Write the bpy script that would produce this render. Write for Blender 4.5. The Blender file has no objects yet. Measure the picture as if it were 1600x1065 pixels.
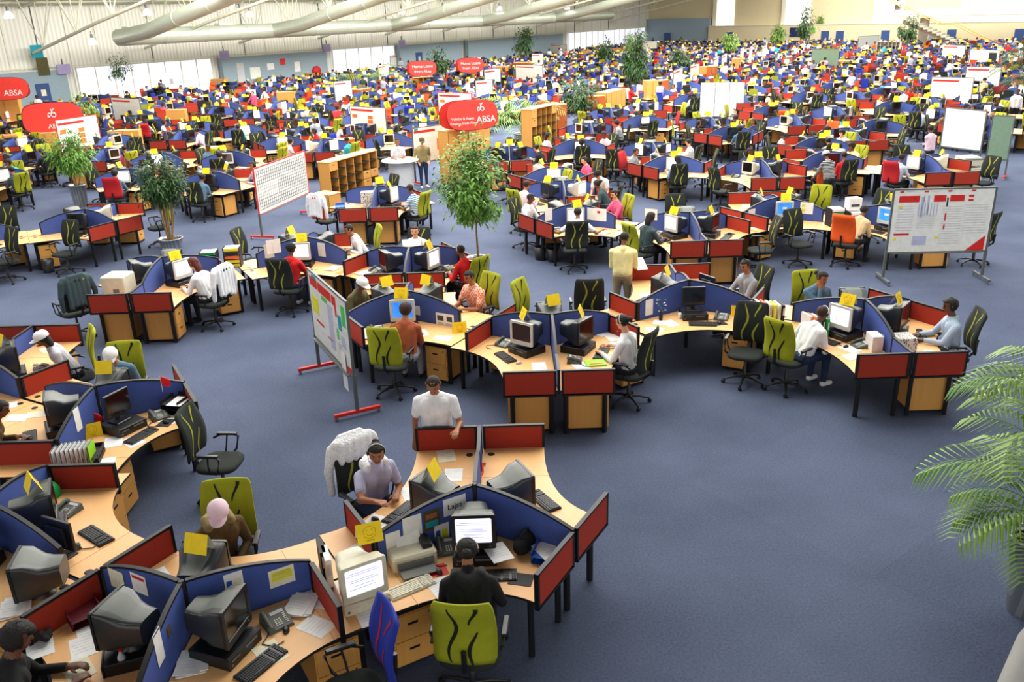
import bpy, math, random
import numpy as np
from mathutils import Vector, Matrix
from math import sin, cos, pi, radians as rad

# ------------------------------------------------------------------ camera, world, lights, exposure
scene = bpy.context.scene
COL = scene.collection
cam_data = bpy.data.cameras.new('camera')
cam_data.sensor_width = 36.0
cam_data.lens = 1341.3 / 1600 * 36.0
cam_data.clip_end = 600
camera = bpy.data.objects.new('camera', cam_data)
COL.objects.link(camera)
CAM_P, CAM_R, CAM_H = 0.367833, -0.0315627, 5.669
camera.matrix_world = Matrix.Translation((0, 0, CAM_H)) @ Matrix.Rotation(pi / 2 - CAM_P, 4, 'X') @ Matrix.Rotation(CAM_R, 4, 'Z')
scene.camera = camera

world = bpy.data.worlds.new('daylight'); scene.world = world
world.use_nodes = True
wbg = world.node_tree.nodes['Background']
wbg.inputs[0].default_value = (1.0, 0.985, 0.95, 1); wbg.inputs[1].default_value = 1.0

def area(name, loc, sx, sy, power, color=(1, 0.97, 0.9), rot=(0, 0, 0)):
    l = bpy.data.lights.new(name, 'AREA'); l.shape = 'RECTANGLE'; l.size = sx; l.size_y = sy
    l.energy = power; l.color = color
    o = bpy.data.objects.new(name, l); o.location = loc; o.rotation_euler = rot; COL.objects.link(o)
    return o
area('skylight', (0, 19, 13.0), 18, 12, 2600)
area('skylight', (0, 42, 13.5), 40, 20, 15000)
area('skylight', (14, 85, 15.0), 70, 40, 36000)
area('wall_fill', (-4.6, 68.1, 8.9), 4, 62, 7500, rot=(0, rad(58), rad(-37.2)))  # fill light added out of view, aimed at the left wall to brighten it
scene.view_settings.view_transform = 'Standard'
scene.view_settings.look = 'None'
scene.view_settings.exposure = 0.55
scene.view_settings.gamma = 1.0
scene.view_settings.use_curve_mapping = False

F_PX, CXP, CYP = 1341.3, 797.6, 532.6
def at(px, py, z=0.0):
    c, s = cos(CAM_R), sin(CAM_R); A = px - CXP; B = py - CYP
    a = c * A + s * B; b = -s * A + c * B
    dx = a / F_PX; up = -b / F_PX
    dy = cos(CAM_P) + up * sin(CAM_P); dz = -sin(CAM_P) + up * cos(CAM_P)
    t = (z - CAM_H) / dz
    return (dx * t, dy * t)
def px_of(x, y, z):
    z = z - CAM_H; d = y * cos(CAM_P) - z * sin(CAM_P); u = y * sin(CAM_P) + z * cos(CAM_P)
    if d < 0.3: return (-9999, -9999)
    a = F_PX * x / d; b = -F_PX * u / d; c, s = cos(CAM_R), sin(CAM_R)
    return (CXP + c * a - s * b, CYP + s * a + c * b)

# ------------------------------------------------------------------ materials
def srgb(r, g, b):
    f = lambda c: (c / 255 / 12.92) if c / 255 <= 0.04045 else ((c / 255 + 0.055) / 1.055) ** 2.4
    return (f(r), f(g), f(b), 1)
MATS = {}
def mat(name, rgb, rough=0.6, metal=0.0, kind='plain', rgb2=None, scale=10.0, emit=0.0, spec=0.35, bump=0.0, amount=None):
    m = bpy.data.materials.new(name); m.use_nodes = True; nt = m.node_tree; n = nt.nodes; l = nt.links
    b = n['Principled BSDF']; c1 = srgb(*rgb)
    b.inputs['Base Color'].default_value = c1; b.inputs['Roughness'].default_value = rough
    b.inputs['Metallic'].default_value = metal; b.inputs['Specular IOR Level'].default_value = spec
    m.diffuse_color = c1
    if emit:
        b.inputs['Emission Color'].default_value = c1; b.inputs['Emission Strength'].default_value = emit
    if kind == 'plain' and rgb2 is None and not emit:
        kind = 'noise'; rgb2 = tuple(int(v * 0.94) for v in rgb)
    if kind != 'plain':
        tc = n.new('ShaderNodeTexCoord'); mp = n.new('ShaderNodeMapping'); l.new(tc.outputs['Object'], mp.inputs[0])
        mix = n.new('ShaderNodeMix'); mix.data_type = 'RGBA'
        mix.inputs[6].default_value = c1; mix.inputs[7].default_value = srgb(*(rgb2 or rgb))
        if kind == 'wood':
            mp.inputs['Scale'].default_value = (scale, scale, scale * 0.06)
            t = n.new('ShaderNodeTexNoise'); t.inputs['Scale'].default_value = 3.0; t.inputs['Detail'].default_value = 5
            l.new(mp.outputs[0], t.inputs[0]); fac = t.outputs[0]
        elif kind == 'woodx':
            mp.inputs['Scale'].default_value = (scale * 0.06, scale, scale)
            t = n.new('ShaderNodeTexNoise'); t.inputs['Scale'].default_value = 3.0; t.inputs['Detail'].default_value = 5
            l.new(mp.outputs[0], t.inputs[0]); fac = t.outputs[0]
        elif kind == 'check':
            t = n.new('ShaderNodeTexChecker'); t.inputs['Scale'].default_value = scale
            l.new(mp.outputs[0], t.inputs[0]); fac = t.outputs[1]
        elif kind in ('wavex', 'wavez'):
            t = n.new('ShaderNodeTexWave'); t.bands_direction = kind[-1].upper(); t.inputs['Scale'].default_value = scale
            t.inputs['Distortion'].default_value = 0.6; l.new(mp.outputs[0], t.inputs[0])
            r = n.new('ShaderNodeMath'); r.operation = 'GREATER_THAN'; r.inputs[1].default_value = amount or 0.5
            l.new(t.outputs[0], r.inputs[0]); fac = r.outputs[0]
        elif kind == 'marble':
            t = n.new('ShaderNodeTexVoronoi'); t.inputs['Scale'].default_value = scale
            mp.inputs['Scale'].default_value = (1.6, 1.6, .7)
            l.new(mp.outputs[0], t.inputs[0])
            r = n.new('ShaderNodeMath'); r.operation = 'GREATER_THAN'; r.inputs[1].default_value = 0.42
            l.new(t.outputs[0], r.inputs[0]); fac = r.outputs[0]
        else:
            t = n.new('ShaderNodeTexNoise'); t.inputs['Scale'].default_value = scale; t.inputs['Detail'].default_value = 4
            l.new(mp.outputs[0], t.inputs[0]); fac = t.outputs[0]
            cr = n.new('ShaderNodeMapRange'); cr.inputs[1].default_value = 0.3; cr.inputs[2].default_value = 0.7
            l.new(fac, cr.inputs[0]); fac = cr.outputs[0]
        l.new(fac, mix.inputs[0]); l.new(mix.outputs[2], b.inputs['Base Color'])
        if emit: l.new(mix.outputs[2], b.inputs['Emission Color'])
        if bump:
            bp = n.new('ShaderNodeBump'); bp.inputs['Strength'].default_value = bump; bp.inputs['Distance'].default_value = 0.01
            l.new(fac, bp.inputs['Height']); l.new(bp.outputs[0], b.inputs['Normal'])
    MATS[name] = m
    return m
mat('blue_fabric', (58, 78, 146), .9, kind='noise', rgb2=(68, 90, 160), scale=60)
mat('red_fabric', (154, 43, 25), .8, kind='noise', rgb2=(166, 50, 30), scale=60)
mat('black_trim', (16, 17, 19), .5)
mat('grey_trim', (92, 98, 96), .45)
mat('beech', (232, 182, 124), .42, kind='woodx', rgb2=(222, 168, 108), scale=9)
mat('beech_door', (214, 158, 82), .5, kind='wood', rgb2=(200, 140, 66), scale=9)
mat('cherry', (176, 92, 40), .5, kind='wood', rgb2=(160, 78, 32), scale=9)
mat('desk_edge', (38, 36, 34), .5)
mat('black_plastic', (22, 23, 25), .4, spec=.5)
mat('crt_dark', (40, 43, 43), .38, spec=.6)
mat('crt_top_lit', (92, 98, 92), .45)  # lighter grey paints the light falling on the dark monitor tops
mat('beige_plastic', (214, 208, 184), .5)
mat('light_plastic', (200, 200, 192), .5)
mat('grey_plastic', (110, 112, 108), .5)
mat('key', (50, 52, 54), .5)
mat('beige_key', (226, 222, 200), .5)
mat('phone_grey', (86, 90, 84), .5)
mat('phone_key', (200, 200, 190), .5)
mat('screen_off', (14, 15, 15), .12, spec=.8)
mat('screen_lavender', (216, 214, 244), .3, kind='noise', rgb2=(236, 234, 252), scale=7, emit=.75)
mat('screen_blue', (30, 110, 214), .3, kind='noise', rgb2=(60, 140, 226), scale=9, emit=.65)
mat('screen_line', (70, 80, 190), .3, emit=.4)
mat('brown_glass', (52, 34, 22), .15, spec=.8)
mat('paper', (240, 240, 238), .8)
mat('paper_cream', (234, 228, 196), .8)
mat('ink', (70, 72, 84), .8)
mat('yellow_card', (250, 214, 24), .7)
mat('yellow_ink', (176, 130, 10), .7)
mat('card_back', (214, 206, 184), .8)
mat('chair_black', (32, 38, 34), .9)
mat('chair_lime', (148, 152, 20), .85)
mat('chair_orange', (224, 84, 20), .8)
mat('chair_blue', (24, 44, 150), .8)
mat('chair_red', (176, 24, 30), .8)
mat('squiggle_lime', (158, 156, 46), .8)
mat('squiggle_black', (18, 22, 16), .8)
mat('chrome', (190, 192, 194), .25, metal=1)
mat('steel', (150, 152, 150), .35, metal=.8, kind='wavex', rgb2=(180, 182, 180), scale=4)
mat('soil', (66, 44, 28), .95, kind='noise', rgb2=(40, 28, 18), scale=20)
mat('bark', (150, 124, 84), .9, kind='noise', rgb2=(118, 94, 60), scale=18)
mat('leaf_fig', (76, 126, 40), .5, kind='noise', rgb2=(116, 160, 66), scale=3)
mat('leaf_dark', (34, 62, 30), .5, kind='noise', rgb2=(62, 96, 48), scale=3)
mat('leaf_palm', (70, 120, 44), .5, kind='noise', rgb2=(150, 180, 90), scale=2)
mat('terracotta', (30, 30, 28), .8)
mat('board_white', (236, 236, 228), .35)
mat('board_red', (214, 36, 28), .5)
mat('board_orange', (240, 110, 40), .5)
mat('board_green', (124, 150, 128), .8)
mat('board_grey', (150, 154, 150), .8)
mat('mark_yellow', (226, 222, 40), .7); mat('mark_green', (70, 200, 90), .7); mat('mark_teal', (20, 150, 170), .7)
mat('mark_grey', (196, 198, 200), .7); mat('mark_dark', (40, 44, 50), .7); mat('mark_lav', (186, 190, 216), .7)
mat('banner_red', (222, 58, 48), .55); mat('banner_white', (244, 232, 228), .6)
mat('flag_red', (214, 20, 30), .7); mat('flag_white', (230, 230, 226), .7)
mat('green_plastic', (20, 150, 70), .4); mat('blue_plastic', (20, 90, 190), .4); mat('burgundy', (96, 20, 34), .5)
mat('lime_folder', (150, 214, 30), .6); mat('orange_card', (244, 110, 30), .6); mat('red_plastic', (200, 24, 24), .5)
mat('marble_card', (28, 28, 28), .5, kind='marble', rgb2=(206, 204, 196), scale=34)
mat('binder_black', (24, 24, 28), .6); mat('binder_white', (224, 224, 222), .6); mat('binder_purple', (120, 20, 110), .6)
mat('skin_dark', (96, 58, 38), .55, kind='noise', rgb2=(108, 66, 44), scale=6)
mat('skin_mid', (150, 96, 62), .55, kind='noise', rgb2=(162, 106, 70), scale=6)
mat('skin_light', (206, 150, 118), .55, kind='noise', rgb2=(214, 160, 128), scale=6)
mat('eye', (20, 14, 12), .3); mat('lip', (120, 58, 50), .5)
mat('hair_black', (18, 15, 14), .7, kind='noise', rgb2=(32, 26, 22), scale=60, bump=.6)
mat('hair_brown', (62, 32, 20), .7, kind='noise', rgb2=(40, 22, 14), scale=60, bump=.6)
mat('hair_red', (84, 26, 18), .6); mat('hair_blond', (206, 176, 120), .7); mat('hair_shaved', (38, 27, 22), .9)
CL = dict(white=(238, 238, 240), black=(26, 27, 29), cream=(238, 226, 160), red=(204, 26, 28), pink=(226, 90, 130),
          grey=(150, 152, 156), olive=(92, 86, 56), khaki=(146, 128, 84), denim=(86, 116, 140), lightblue=(178, 196, 216),
          rust=(164, 84, 52), tan=(206, 180, 134), navy=(34, 44, 84), brown=(92, 72, 40), green=(126, 184, 76), teal=(60, 170, 180),
          slate=(56, 74, 80), palepink=(232, 200, 214), yellow=(240, 206, 40), trousers=(34, 36, 42), jeans=(40, 54, 84), beige=(170, 150, 116),
          lightgrey=(196, 196, 204), lavender=(190, 186, 214), orange=(230, 96, 30))
for k_, v_ in CL.items(): mat('cloth_' + k_, v_, .9, kind='noise', rgb2=tuple(int(a * .88) for a in v_), scale=7, bump=.25)
mat('cloth_plaid', (224, 108, 84), .9, kind='check', rgb2=(240, 206, 176), scale=34)
mat('cloth_bluestripe', (60, 110, 160), .9, kind='wavez', rgb2=(226, 232, 236), scale=7)
mat('cloth_bwstripe', (24, 24, 26), .9, kind='wavez', rgb2=(170, 170, 166), scale=8)
mat('fur_white', (246, 246, 246), .95, kind='noise', rgb2=(214, 214, 218), scale=40, bump=1)
mat('lamp_glow', (255, 252, 240), .5, emit=14.0)
mat('duct', (206, 216, 204), .36, metal=.45)
mat('truss_paint', (214, 216, 196), .5)
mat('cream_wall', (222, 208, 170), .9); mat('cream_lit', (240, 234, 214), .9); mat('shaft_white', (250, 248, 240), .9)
mat('pale_blue_wall', (150, 170, 182), .9); mat('blue_door_paint', (50, 78, 130), .6); mat('lilac', (172, 160, 206), .6)
mat('concrete', (176, 172, 156), .9); mat('rail_cream', (226, 224, 206), .6)
mat('glass_pane', (226, 228, 240), .2, emit=.6)
mat('white_blur', (216, 214, 208), .7)

def carpet_mat():
    m = bpy.data.materials.new('carpet'); m.use_nodes = True; nt = m.node_tree; n = nt.nodes; l = nt.links
    b = n['Principled BSDF']; b.inputs['Roughness'].default_value = .95; b.inputs['Specular IOR Level'].default_value = .15
    tc = n.new('ShaderNodeTexCoord')
    big = n.new('ShaderNodeTexNoise'); big.inputs['Scale'].default_value = .55; big.inputs['Detail'].default_value = 3
    fine = n.new('ShaderNodeTexNoise'); fine.inputs['Scale'].default_value = 38; fine.inputs['Detail'].default_value = 6
    brick = n.new('ShaderNodeTexBrick'); brick.offset = 0; brick.inputs['Scale'].default_value = 1.0
    brick.inputs['Brick Width'].default_value = 1.0; brick.inputs['Row Height'].default_value = 1.0; brick.inputs['Mortar Size'].default_value = .0
    brick.inputs['Color1'].default_value = (.42, .42, .42, 1); brick.inputs['Color2'].default_value = (.58, .58, .58, 1)
    mp = n.new('ShaderNodeMapping'); mp.inputs['Rotation'].default_value = (0, 0, rad(-37)); mp.inputs['Scale'].default_value = (.8, .8, .8)
    l.new(tc.outputs['Object'], mp.inputs[0]); l.new(mp.outputs[0], brick.inputs[0])
    l.new(tc.outputs['Object'], big.inputs[0]); l.new(tc.outputs['Object'], fine.inputs[0])
    a1 = n.new('ShaderNodeMath'); a1.operation = 'MULTIPLY_ADD'; a1.inputs[1].default_value = .5; l.new(big.outputs[0], a1.inputs[0])
    sx = n.new('ShaderNodeSeparateColor'); l.new(brick.outputs[0], sx.inputs[0])
    a2 = n.new('ShaderNodeMath'); a2.operation = 'MULTIPLY_ADD'; a2.inputs[1].default_value = .35; l.new(sx.outputs[0], a2.inputs[0])
    a3 = n.new('ShaderNodeMath'); a3.operation = 'MULTIPLY'; a3.inputs[1].default_value = .5; l.new(fine.outputs[0], a3.inputs[0])
    l.new(a3.outputs[0], a2.inputs[2]); l.new(a2.outputs[0], a1.inputs[2])
    r = n.new('ShaderNodeMapRange'); r.inputs[1].default_value = .45; r.inputs[2].default_value = .9; l.new(a1.outputs[0], r.inputs[0])
    mix = n.new('ShaderNodeMix'); mix.data_type = 'RGBA'
    mix.inputs[6].default_value = srgb(56, 64, 84); mix.inputs[7].default_value = srgb(90, 99, 122)
    l.new(r.outputs[0], mix.inputs[0]); l.new(mix.outputs[2], b.inputs['Base Color'])
    bp = n.new('ShaderNodeBump'); bp.inputs['Strength'].default_value = .3; bp.inputs['Distance'].default_value = .01
    l.new(fine.outputs[0], bp.inputs['Height']); l.new(bp.outputs[0], b.inputs['Normal'])
    MATS['carpet'] = m
carpet_mat()
def cladding_mat():
    m = bpy.data.materials.new('white_cladding'); m.use_nodes = True; nt = m.node_tree; n = nt.nodes; l = nt.links
    b = n['Principled BSDF']; b.inputs['Roughness'].default_value = .7
    tc = n.new('ShaderNodeTexCoord'); mp = n.new('ShaderNodeMapping'); l.new(tc.outputs['Object'], mp.inputs[0])
    w = n.new('ShaderNodeTexWave'); w.inputs['Scale'].default_value = 1.1; w.bands_direction = 'X'; l.new(mp.outputs[0], w.inputs[0])
    mix = n.new('ShaderNodeMix'); mix.data_type = 'RGBA'; mix.inputs[6].default_value = srgb(214, 214, 204); mix.inputs[7].default_value = srgb(236, 236, 228)
    l.new(w.outputs[0], mix.inputs[0]); l.new(mix.outputs[2], b.inputs['Base Color'])
    MATS['white_cladding'] = m
    m2 = m.copy(); m2.name = 'roof_sheet'
    for nn in m2.node_tree.nodes:
        if nn.type == 'MIX': nn.inputs[6].default_value = srgb(196, 198, 180); nn.inputs[7].default_value = srgb(216, 216, 200)
    MATS['roof_sheet'] = m2
cladding_mat()

# ------------------------------------------------------------------ mesh builder
class MB:
    def __init__(s): s.v = []; s.f = []; s.m = []; s.sm = []; s.mats = []
    def mi(s, m):
        if m not in s.mats: s.mats.append(m)
        return s.mats.index(m)
    def add(s, vs, fs, m, smooth=False, M=None):
        o = len(s.v); k = s.mi(m)
        if M is not None: vs = [tuple(M @ Vector(v)) for v in vs]
        s.v += [tuple(v) for v in vs]
        for f in fs: s.f.append(tuple(i + o for i in f)); s.m.append(k); s.sm.append(smooth)
    def box(s, c, d, m, M=None, rz=0, rx=0):
        x, y, z = d[0] / 2, d[1] / 2, d[2] / 2
        vs = [(-x, -y, -z), (x, -y, -z), (x, y, -z), (-x, y, -z), (-x, -y, z), (x, -y, z), (x, y, z), (-x, y, z)]
        R = Matrix.Translation(c) @ Matrix.Rotation(rz, 4, 'Z') @ Matrix.Rotation(rx, 4, 'X')
        if M is not None: R = M @ R
        s.add(vs, [(0, 3, 2, 1), (4, 5, 6, 7), (0, 1, 5, 4), (1, 2, 6, 5), (2, 3, 7, 6), (3, 0, 4, 7)], m, M=R)
    def bbox(s, c, d, m, b=.01, M=None, rz=0, rx=0):
        # box with chamfered vertical corners and chamfered top
        x, y, z = d[0] / 2, d[1] / 2, d[2] / 2
        def ring(ix, zz): return [(-x + ix + b, -y + ix, zz), (x - ix - b, -y + ix, zz), (x - ix, -y + ix + b, zz), (x - ix, y - ix - b, zz), (x - ix - b, y - ix, zz), (-x + ix + b, y - ix, zz), (-x + ix, y - ix - b, zz), (-x + ix, -y + ix + b, zz)]
        vs = ring(0, -z) + ring(0, z - b) + ring(b, z)
        fs = [tuple(range(7, -1, -1)), tuple(range(16, 24))]
        for k in (0, 8):
            for i in range(8): fs.append((k + i, k + (i + 1) % 8, k + 8 + (i + 1) % 8, k + 8 + i))
        R = Matrix.Translation(c) @ Matrix.Rotation(rz, 4, 'Z') @ Matrix.Rotation(rx, 4, 'X')
        if M is not None: R = M @ R
        s.add(vs, fs, m, M=R)
    def prism(s, poly, z0, z1, m, M=None, mside=None):
        n = len(poly); vs = [(p[0], p[1], z0) for p in poly] + [(p[0], p[1], z1) for p in poly]
        s.add(vs, [tuple(range(n - 1, -1, -1)), tuple(range(n, 2 * n))], m, M=M)
        s.add(vs, [(i, (i + 1) % n, n + (i + 1) % n, n + i) for i in range(n)], mside or m, M=M)
    def loft(s, rings, m, smooth=True, cap=True, M=None):
        n = len(rings[0]); vs = [p for r in rings for p in r]; fs = []
        for k in range(len(rings) - 1):
            for i in range(n): fs.append((k * n + i, k * n + (i + 1) % n, (k + 1) * n + (i + 1) % n, (k + 1) * n + i))
        s.add(vs, fs, m, smooth, M)
        if cap:
            s.add(rings[0], [tuple(range(n - 1, -1, -1))], m, False, M); s.add(rings[-1], [tuple(range(n))], m, False, M)
    def tube(s, pts, r, m, n=8, M=None, smooth=True, r2=None):
        pts = [Vector(p) for p in pts]; rings = []; up = None
        for i, p in enumerate(pts):
            d = (pts[min(i + 1, len(pts) - 1)] - pts[max(i - 1, 0)]).normalized()
            if up is None:
                up = Vector((0, 0, 1)) if abs(d.z) < .9 else Vector((1, 0, 0))
            a = d.cross(up)
            if a.length < 1e-5: a = d.cross(Vector((0, 1, 0)))
            a.normalize(); b = a.cross(d); up = b if False else up
            rr = r if r2 is None else r + (r2 - r) * i / (len(pts) - 1)
            rings.append([tuple(p + a * rr * cos(2 * pi * k / n) + b * rr * sin(2 * pi * k / n)) for k in range(n)])
        s.loft([list(reversed(q)) for q in rings], m, smooth, True, M)
    def lathe(s, prof, m, n=16, M=None, smooth=True, c=(0, 0)):
        rings = [[(c[0] + r * cos(2 * pi * k / n), c[1] + r * sin(2 * pi * k / n), z) for k in range(n)] for r, z in prof]
        s.loft(rings, m, smooth, True, M)
    def quad(s, a, b, c, d, m): s.add([a, b, c, d], [(0, 1, 2, 3)], m)
    def mesh(s, name):
        me = bpy.data.meshes.new(name); me.from_pydata(s.v, [], s.f)
        for x in s.mats: me.materials.append(MATS[x])
        me.polygons.foreach_set('material_index', s.m); me.polygons.foreach_set('use_smooth', s.sm)
        me.update(); return me

def link(name, data, parent=None, loc=(0, 0, 0), rz=0.0):
    o = bpy.data.objects.new(name, data); COL.objects.link(o)
    if parent is not None: o.parent = parent
    o.location = loc
    if rz: o.rotation_euler = (0, 0, rz)
    return o
def tag(o, label, cat, group=None, kind=None):
    o['label'] = label; o['category'] = cat
    if group: o['group'] = group
    if kind: o['kind'] = kind
    return o
def struct(name, mb, loc=(0, 0, 0), rz=0):
    o = link(name, mb.mesh(name), None, loc, rz); o['kind'] = 'structure'; return o

# A kit is (name, category, mesh or None, [child kits]) ; children are (name, mesh, [children])
def as_mesh(x, nm): return x.mesh(nm) if isinstance(x, MB) else x
def kit(name, cat, root, kids=()):
    return [name, cat, as_mesh(root, name) if root is not None else None, [[k[0], as_mesh(k[1], k[0]), [[q[0], as_mesh(q[1], q[0])] for q in (k[2] if len(k) > 2 else ())]] for k in kids], None]
def place(k, loc, rz, label, group=None, scale=1.0, rx=0):
    """first use builds the thing, later uses copy the thing and each of its parts"""
    if k[4] is None:
        r = link(k[0], k[2]); parts = []
        for nm, me, subs in k[3]:
            c = link(nm, me, r); parts.append((c, [link(n2, m2, c) for n2, m2 in subs]))
        k[4] = (r, parts)
    else:
        src, sparts = k[4]
        r = src.copy(); COL.objects.link(r)
        for c0, subs in sparts:
            c = c0.copy(); COL.objects.link(c); c.parent = r
            for q0 in subs:
                q = q0.copy(); COL.objects.link(q); q.parent = c
    r.location = loc; r.rotation_euler = (rx, 0, rz); r.scale = (scale,) * 3
    if 'group' in r.keys(): del r['group']
    tag(r, label, k[1], group)
    return r

# ------------------------------------------------------------------ furniture kits
ZD = 0.73          # worktop height
L_ARM, L_EXT, L_LNK, W_RED = 1.10, 1.72, 1.41, .77
def rrect(w, h, r, y, z, n=3):
    """rounded rectangle loop in the xz plane at depth y, centred at height z"""
    pts = []
    for cx, cz, a0 in ((w / 2 - r, h / 2 - r, 0), (-w / 2 + r, h / 2 - r, 90), (-w / 2 + r, -h / 2 + r, 180), (w / 2 - r, -h / 2 + r, 270)):
        for i in range(n + 1):
            a = rad(a0 + 90 * i / n); pts.append((cx + r * cos(a), y, z + cz + r * sin(a)))
    return pts

def desk_kit(La, Lb, lod=0):
    ua = Vector((cos(rad(-150)), sin(rad(-150)), 0)); ub = Vector((cos(rad(-30)), sin(rad(-30)), 0))
    na = Vector((.5, -.866, 0)); nb = Vector((-.5, -.866, 0))
    g = .025
    A0 = ua * La; B0 = ub * Lb
    Pb = B0 + nb * W_RED; Pa = A0 + na * W_RED
    C = Vector((0, -.80, 0)); seg = 12 if lod == 0 else 5
    curve = [tuple((Pb * (1 - t) ** 2 + C * 2 * t * (1 - t) + Pa * t * t)[:2]) for t in [i / seg for i in range(seg + 1)]]
    poly = [(0, -g * 1.15), tuple((A0 + na * g)[:2])] + curve[::-1] + [tuple((B0 + nb * g)[:2])]
    top = MB(); top.prism(poly, ZD - .028, ZD, 'beech', mside='desk_edge')
    kids = []
    def leg(u, n, L):
        q = []
        for dn in (.10, W_RED - .12):
            p = u * (L - .13) + n * dn
            m = MB(); m.bbox((p.x, p.y, (ZD - .03) / 2), (.06, .06, ZD - .034), 'black_trim', .012); q.append(m)
        return q
    if lod == 0:
        kids = [('leg', m) for m in leg(ua, na, La) + leg(ub, nb, Lb)]
        f = MB()
        for u, n, L in ((ua, na, La), (ub, nb, Lb)):
            p0 = u * .25 + n * .1; p1 = u * (L - .13) + n * .1
            f.tube([(p0.x, p0.y, ZD - .05), (p1.x, p1.y, ZD - .05)], .018, 'black_trim', 6)
            p2 = u * (L - .13) + n * (W_RED - .12)
            f.tube([(p1.x, p1.y, ZD - .05), (p2.x, p2.y, ZD - .05)], .018, 'black_trim', 6)
        kids.append(('under_frame', f))
        for u, n, L in ((ua, na, La), (ub, nb, Lb)):
            p = u * (L - .16) + n * .13; cp = MB()
            cp.lathe([(.042, ZD), (.042, ZD + .004), (.034, ZD + .005)], 'black_trim', 12, c=(p.x, p.y)); kids.append(('cable_port', cp))
        mid = MB()
        for u, n, L in ((ua, na, La), (ub, nb, Lb)):     # worktop joints
            if L > 1.3:
                p0 = u * 1.02 + n * .03; p1 = u * 1.02 + n * (W_RED + .02)
                mid.box(((p0.x + p1.x) / 2, (p0.y + p1.y) / 2, ZD + .0006), (.004, (p1 - p0).length, .001), 'cherry', rz=math.atan2(n.y, n.x) + pi / 2)
        if mid.v: kids.append(('worktop_joint', mid))
        k = kit('corner_desk', 'desk', None, [('worktop', top)] + kids)
    else:
        for u, n, L in ((ua, na, La), (ub, nb, Lb)):
            for m in leg(u, n, L): top.v and top.add(m.v, m.f, 'black_trim')
        k = kit('corner_desk', 'desk', top)
    return k

Z_HUB, Z_END, Z_BOT = 1.24, 1.03, .68
def arch_z(t):  # t 0..1 along the arm
    return Z_HUB - (Z_HUB - Z_END) * (t ** 2.1)
def blue_panel(L=L_ARM, ext=False):
    m = MB(); n = 12; x0 = .035
    xs = [x0 + (L - x0) * i / n for i in range(n + 1)]
    top = [(x, arch_z((x - x0) / (L - x0))) for x in xs]
    for yy, rev in ((-.016, False), (.016, True)):
        vs = [(x, yy, Z_BOT) for x in xs] + [(x, yy, z) for x, z in top]
        fs = [(i, i + 1, n + 2 + i, n + 1 + i) for i in range(n)]
        if rev: fs = [tuple(reversed(f)) for f in fs]
        m.add(vs, fs, 'blue_fabric')
    t = MB()
    rings = [[(x, -.021, z - .008), (x, .021, z - .008), (x, .021, z + .014), (x, -.021, z + .014)] for x, z in top]
    t.loft(rings, 'black_trim', False)
    t.box((L - .012, 0, (Z_BOT + Z_END) / 2), (.026, .044, Z_END - Z_BOT + .02), 'black_trim')
    t.box(((x0 + L) / 2, 0, Z_BOT), (L - x0, .04, .02), 'black_trim')
    return m, t
def ext_panel(x0, x1):
    m = MB(); m.box(((x0 + x1) / 2, 0, (Z_BOT + Z_END) / 2), (x1 - x0 - .01, .032, Z_END - Z_BOT - .01), 'blue_fabric')
    t = MB(); t.box(((x0 + x1) / 2, 0, Z_END - .002), (x1 - x0, .042, .022), 'black_trim'); t.box((x1 - .012, 0, (Z_BOT + Z_END) / 2), (.026, .044, Z_END - Z_BOT + .02), 'black_trim')
    return m, t
def red_panel(s, L):
    """screen across an arm's end, on side s"""
    m = MB(); c = s * (W_RED / 2 + .02); w = W_RED - .03
    m.box((L, c, (Z_BOT + Z_END) / 2 - .01), (.034, w - .05, Z_END - Z_BOT - .03), 'red_fabric')
    t = MB()
    for dz, z in ((.022, Z_END - .004), (.022, Z_BOT - .02)): t.box((L, c, z), (.044, w, dz), 'black_trim')
    for dy in (-w / 2 + .014, w / 2 - .014): t.box((L, c + dy, (Z_BOT + Z_END) / 2 - .012), (.044, .03, Z_END - Z_BOT + .03), 'black_trim')
    return m, t
_arm_meshes = {}
def arm_mesh(key, fn):
    if key not in _arm_meshes:
        a, b = fn(); _arm_meshes[key] = (a.mesh(key), b.mesh(key + '_trim'))
    return _arm_meshes[key]
post_me = None
def partition(hub, theta, arms, label, lod=0):
    """arms: list of (angle offset, type, red sides)   type in link ext end"""
    global post_me
    if post_me is None:
        p = MB(); p.lathe([(.034, .0), (.034, Z_HUB), (.026, Z_HUB + .018)], 'black_trim', 8); post_me = p.mesh('post')
    r = link('desk_partition', None, None, (hub[0], hub[1], 0), theta)
    tag(r, label, 'desk partition', 'blue and red screens between the desks')
    link('post', post_me, r)
    for off, typ, reds in arms:
        a = rad(off)
        def kid(nm, key, fn):
            me = arm_mesh(key, fn); o = link(nm, me[0], r, (0, 0, 0), a); link('trim', me[1], o)
        kid('blue_screen', 'blue_arch_screen', lambda: blue_panel())
        L = L_ARM
        if typ == 'ext':
            kid('blue_screen', 'blue_low_screen', lambda: ext_panel(L_ARM, L_EXT)); L = L_EXT
        for s in reds:
            kid('red_screen', 'red_screen_%d_%d' % (s, int(L * 100)), lambda s=s, L=L: red_panel(s, L))
    return r

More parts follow.
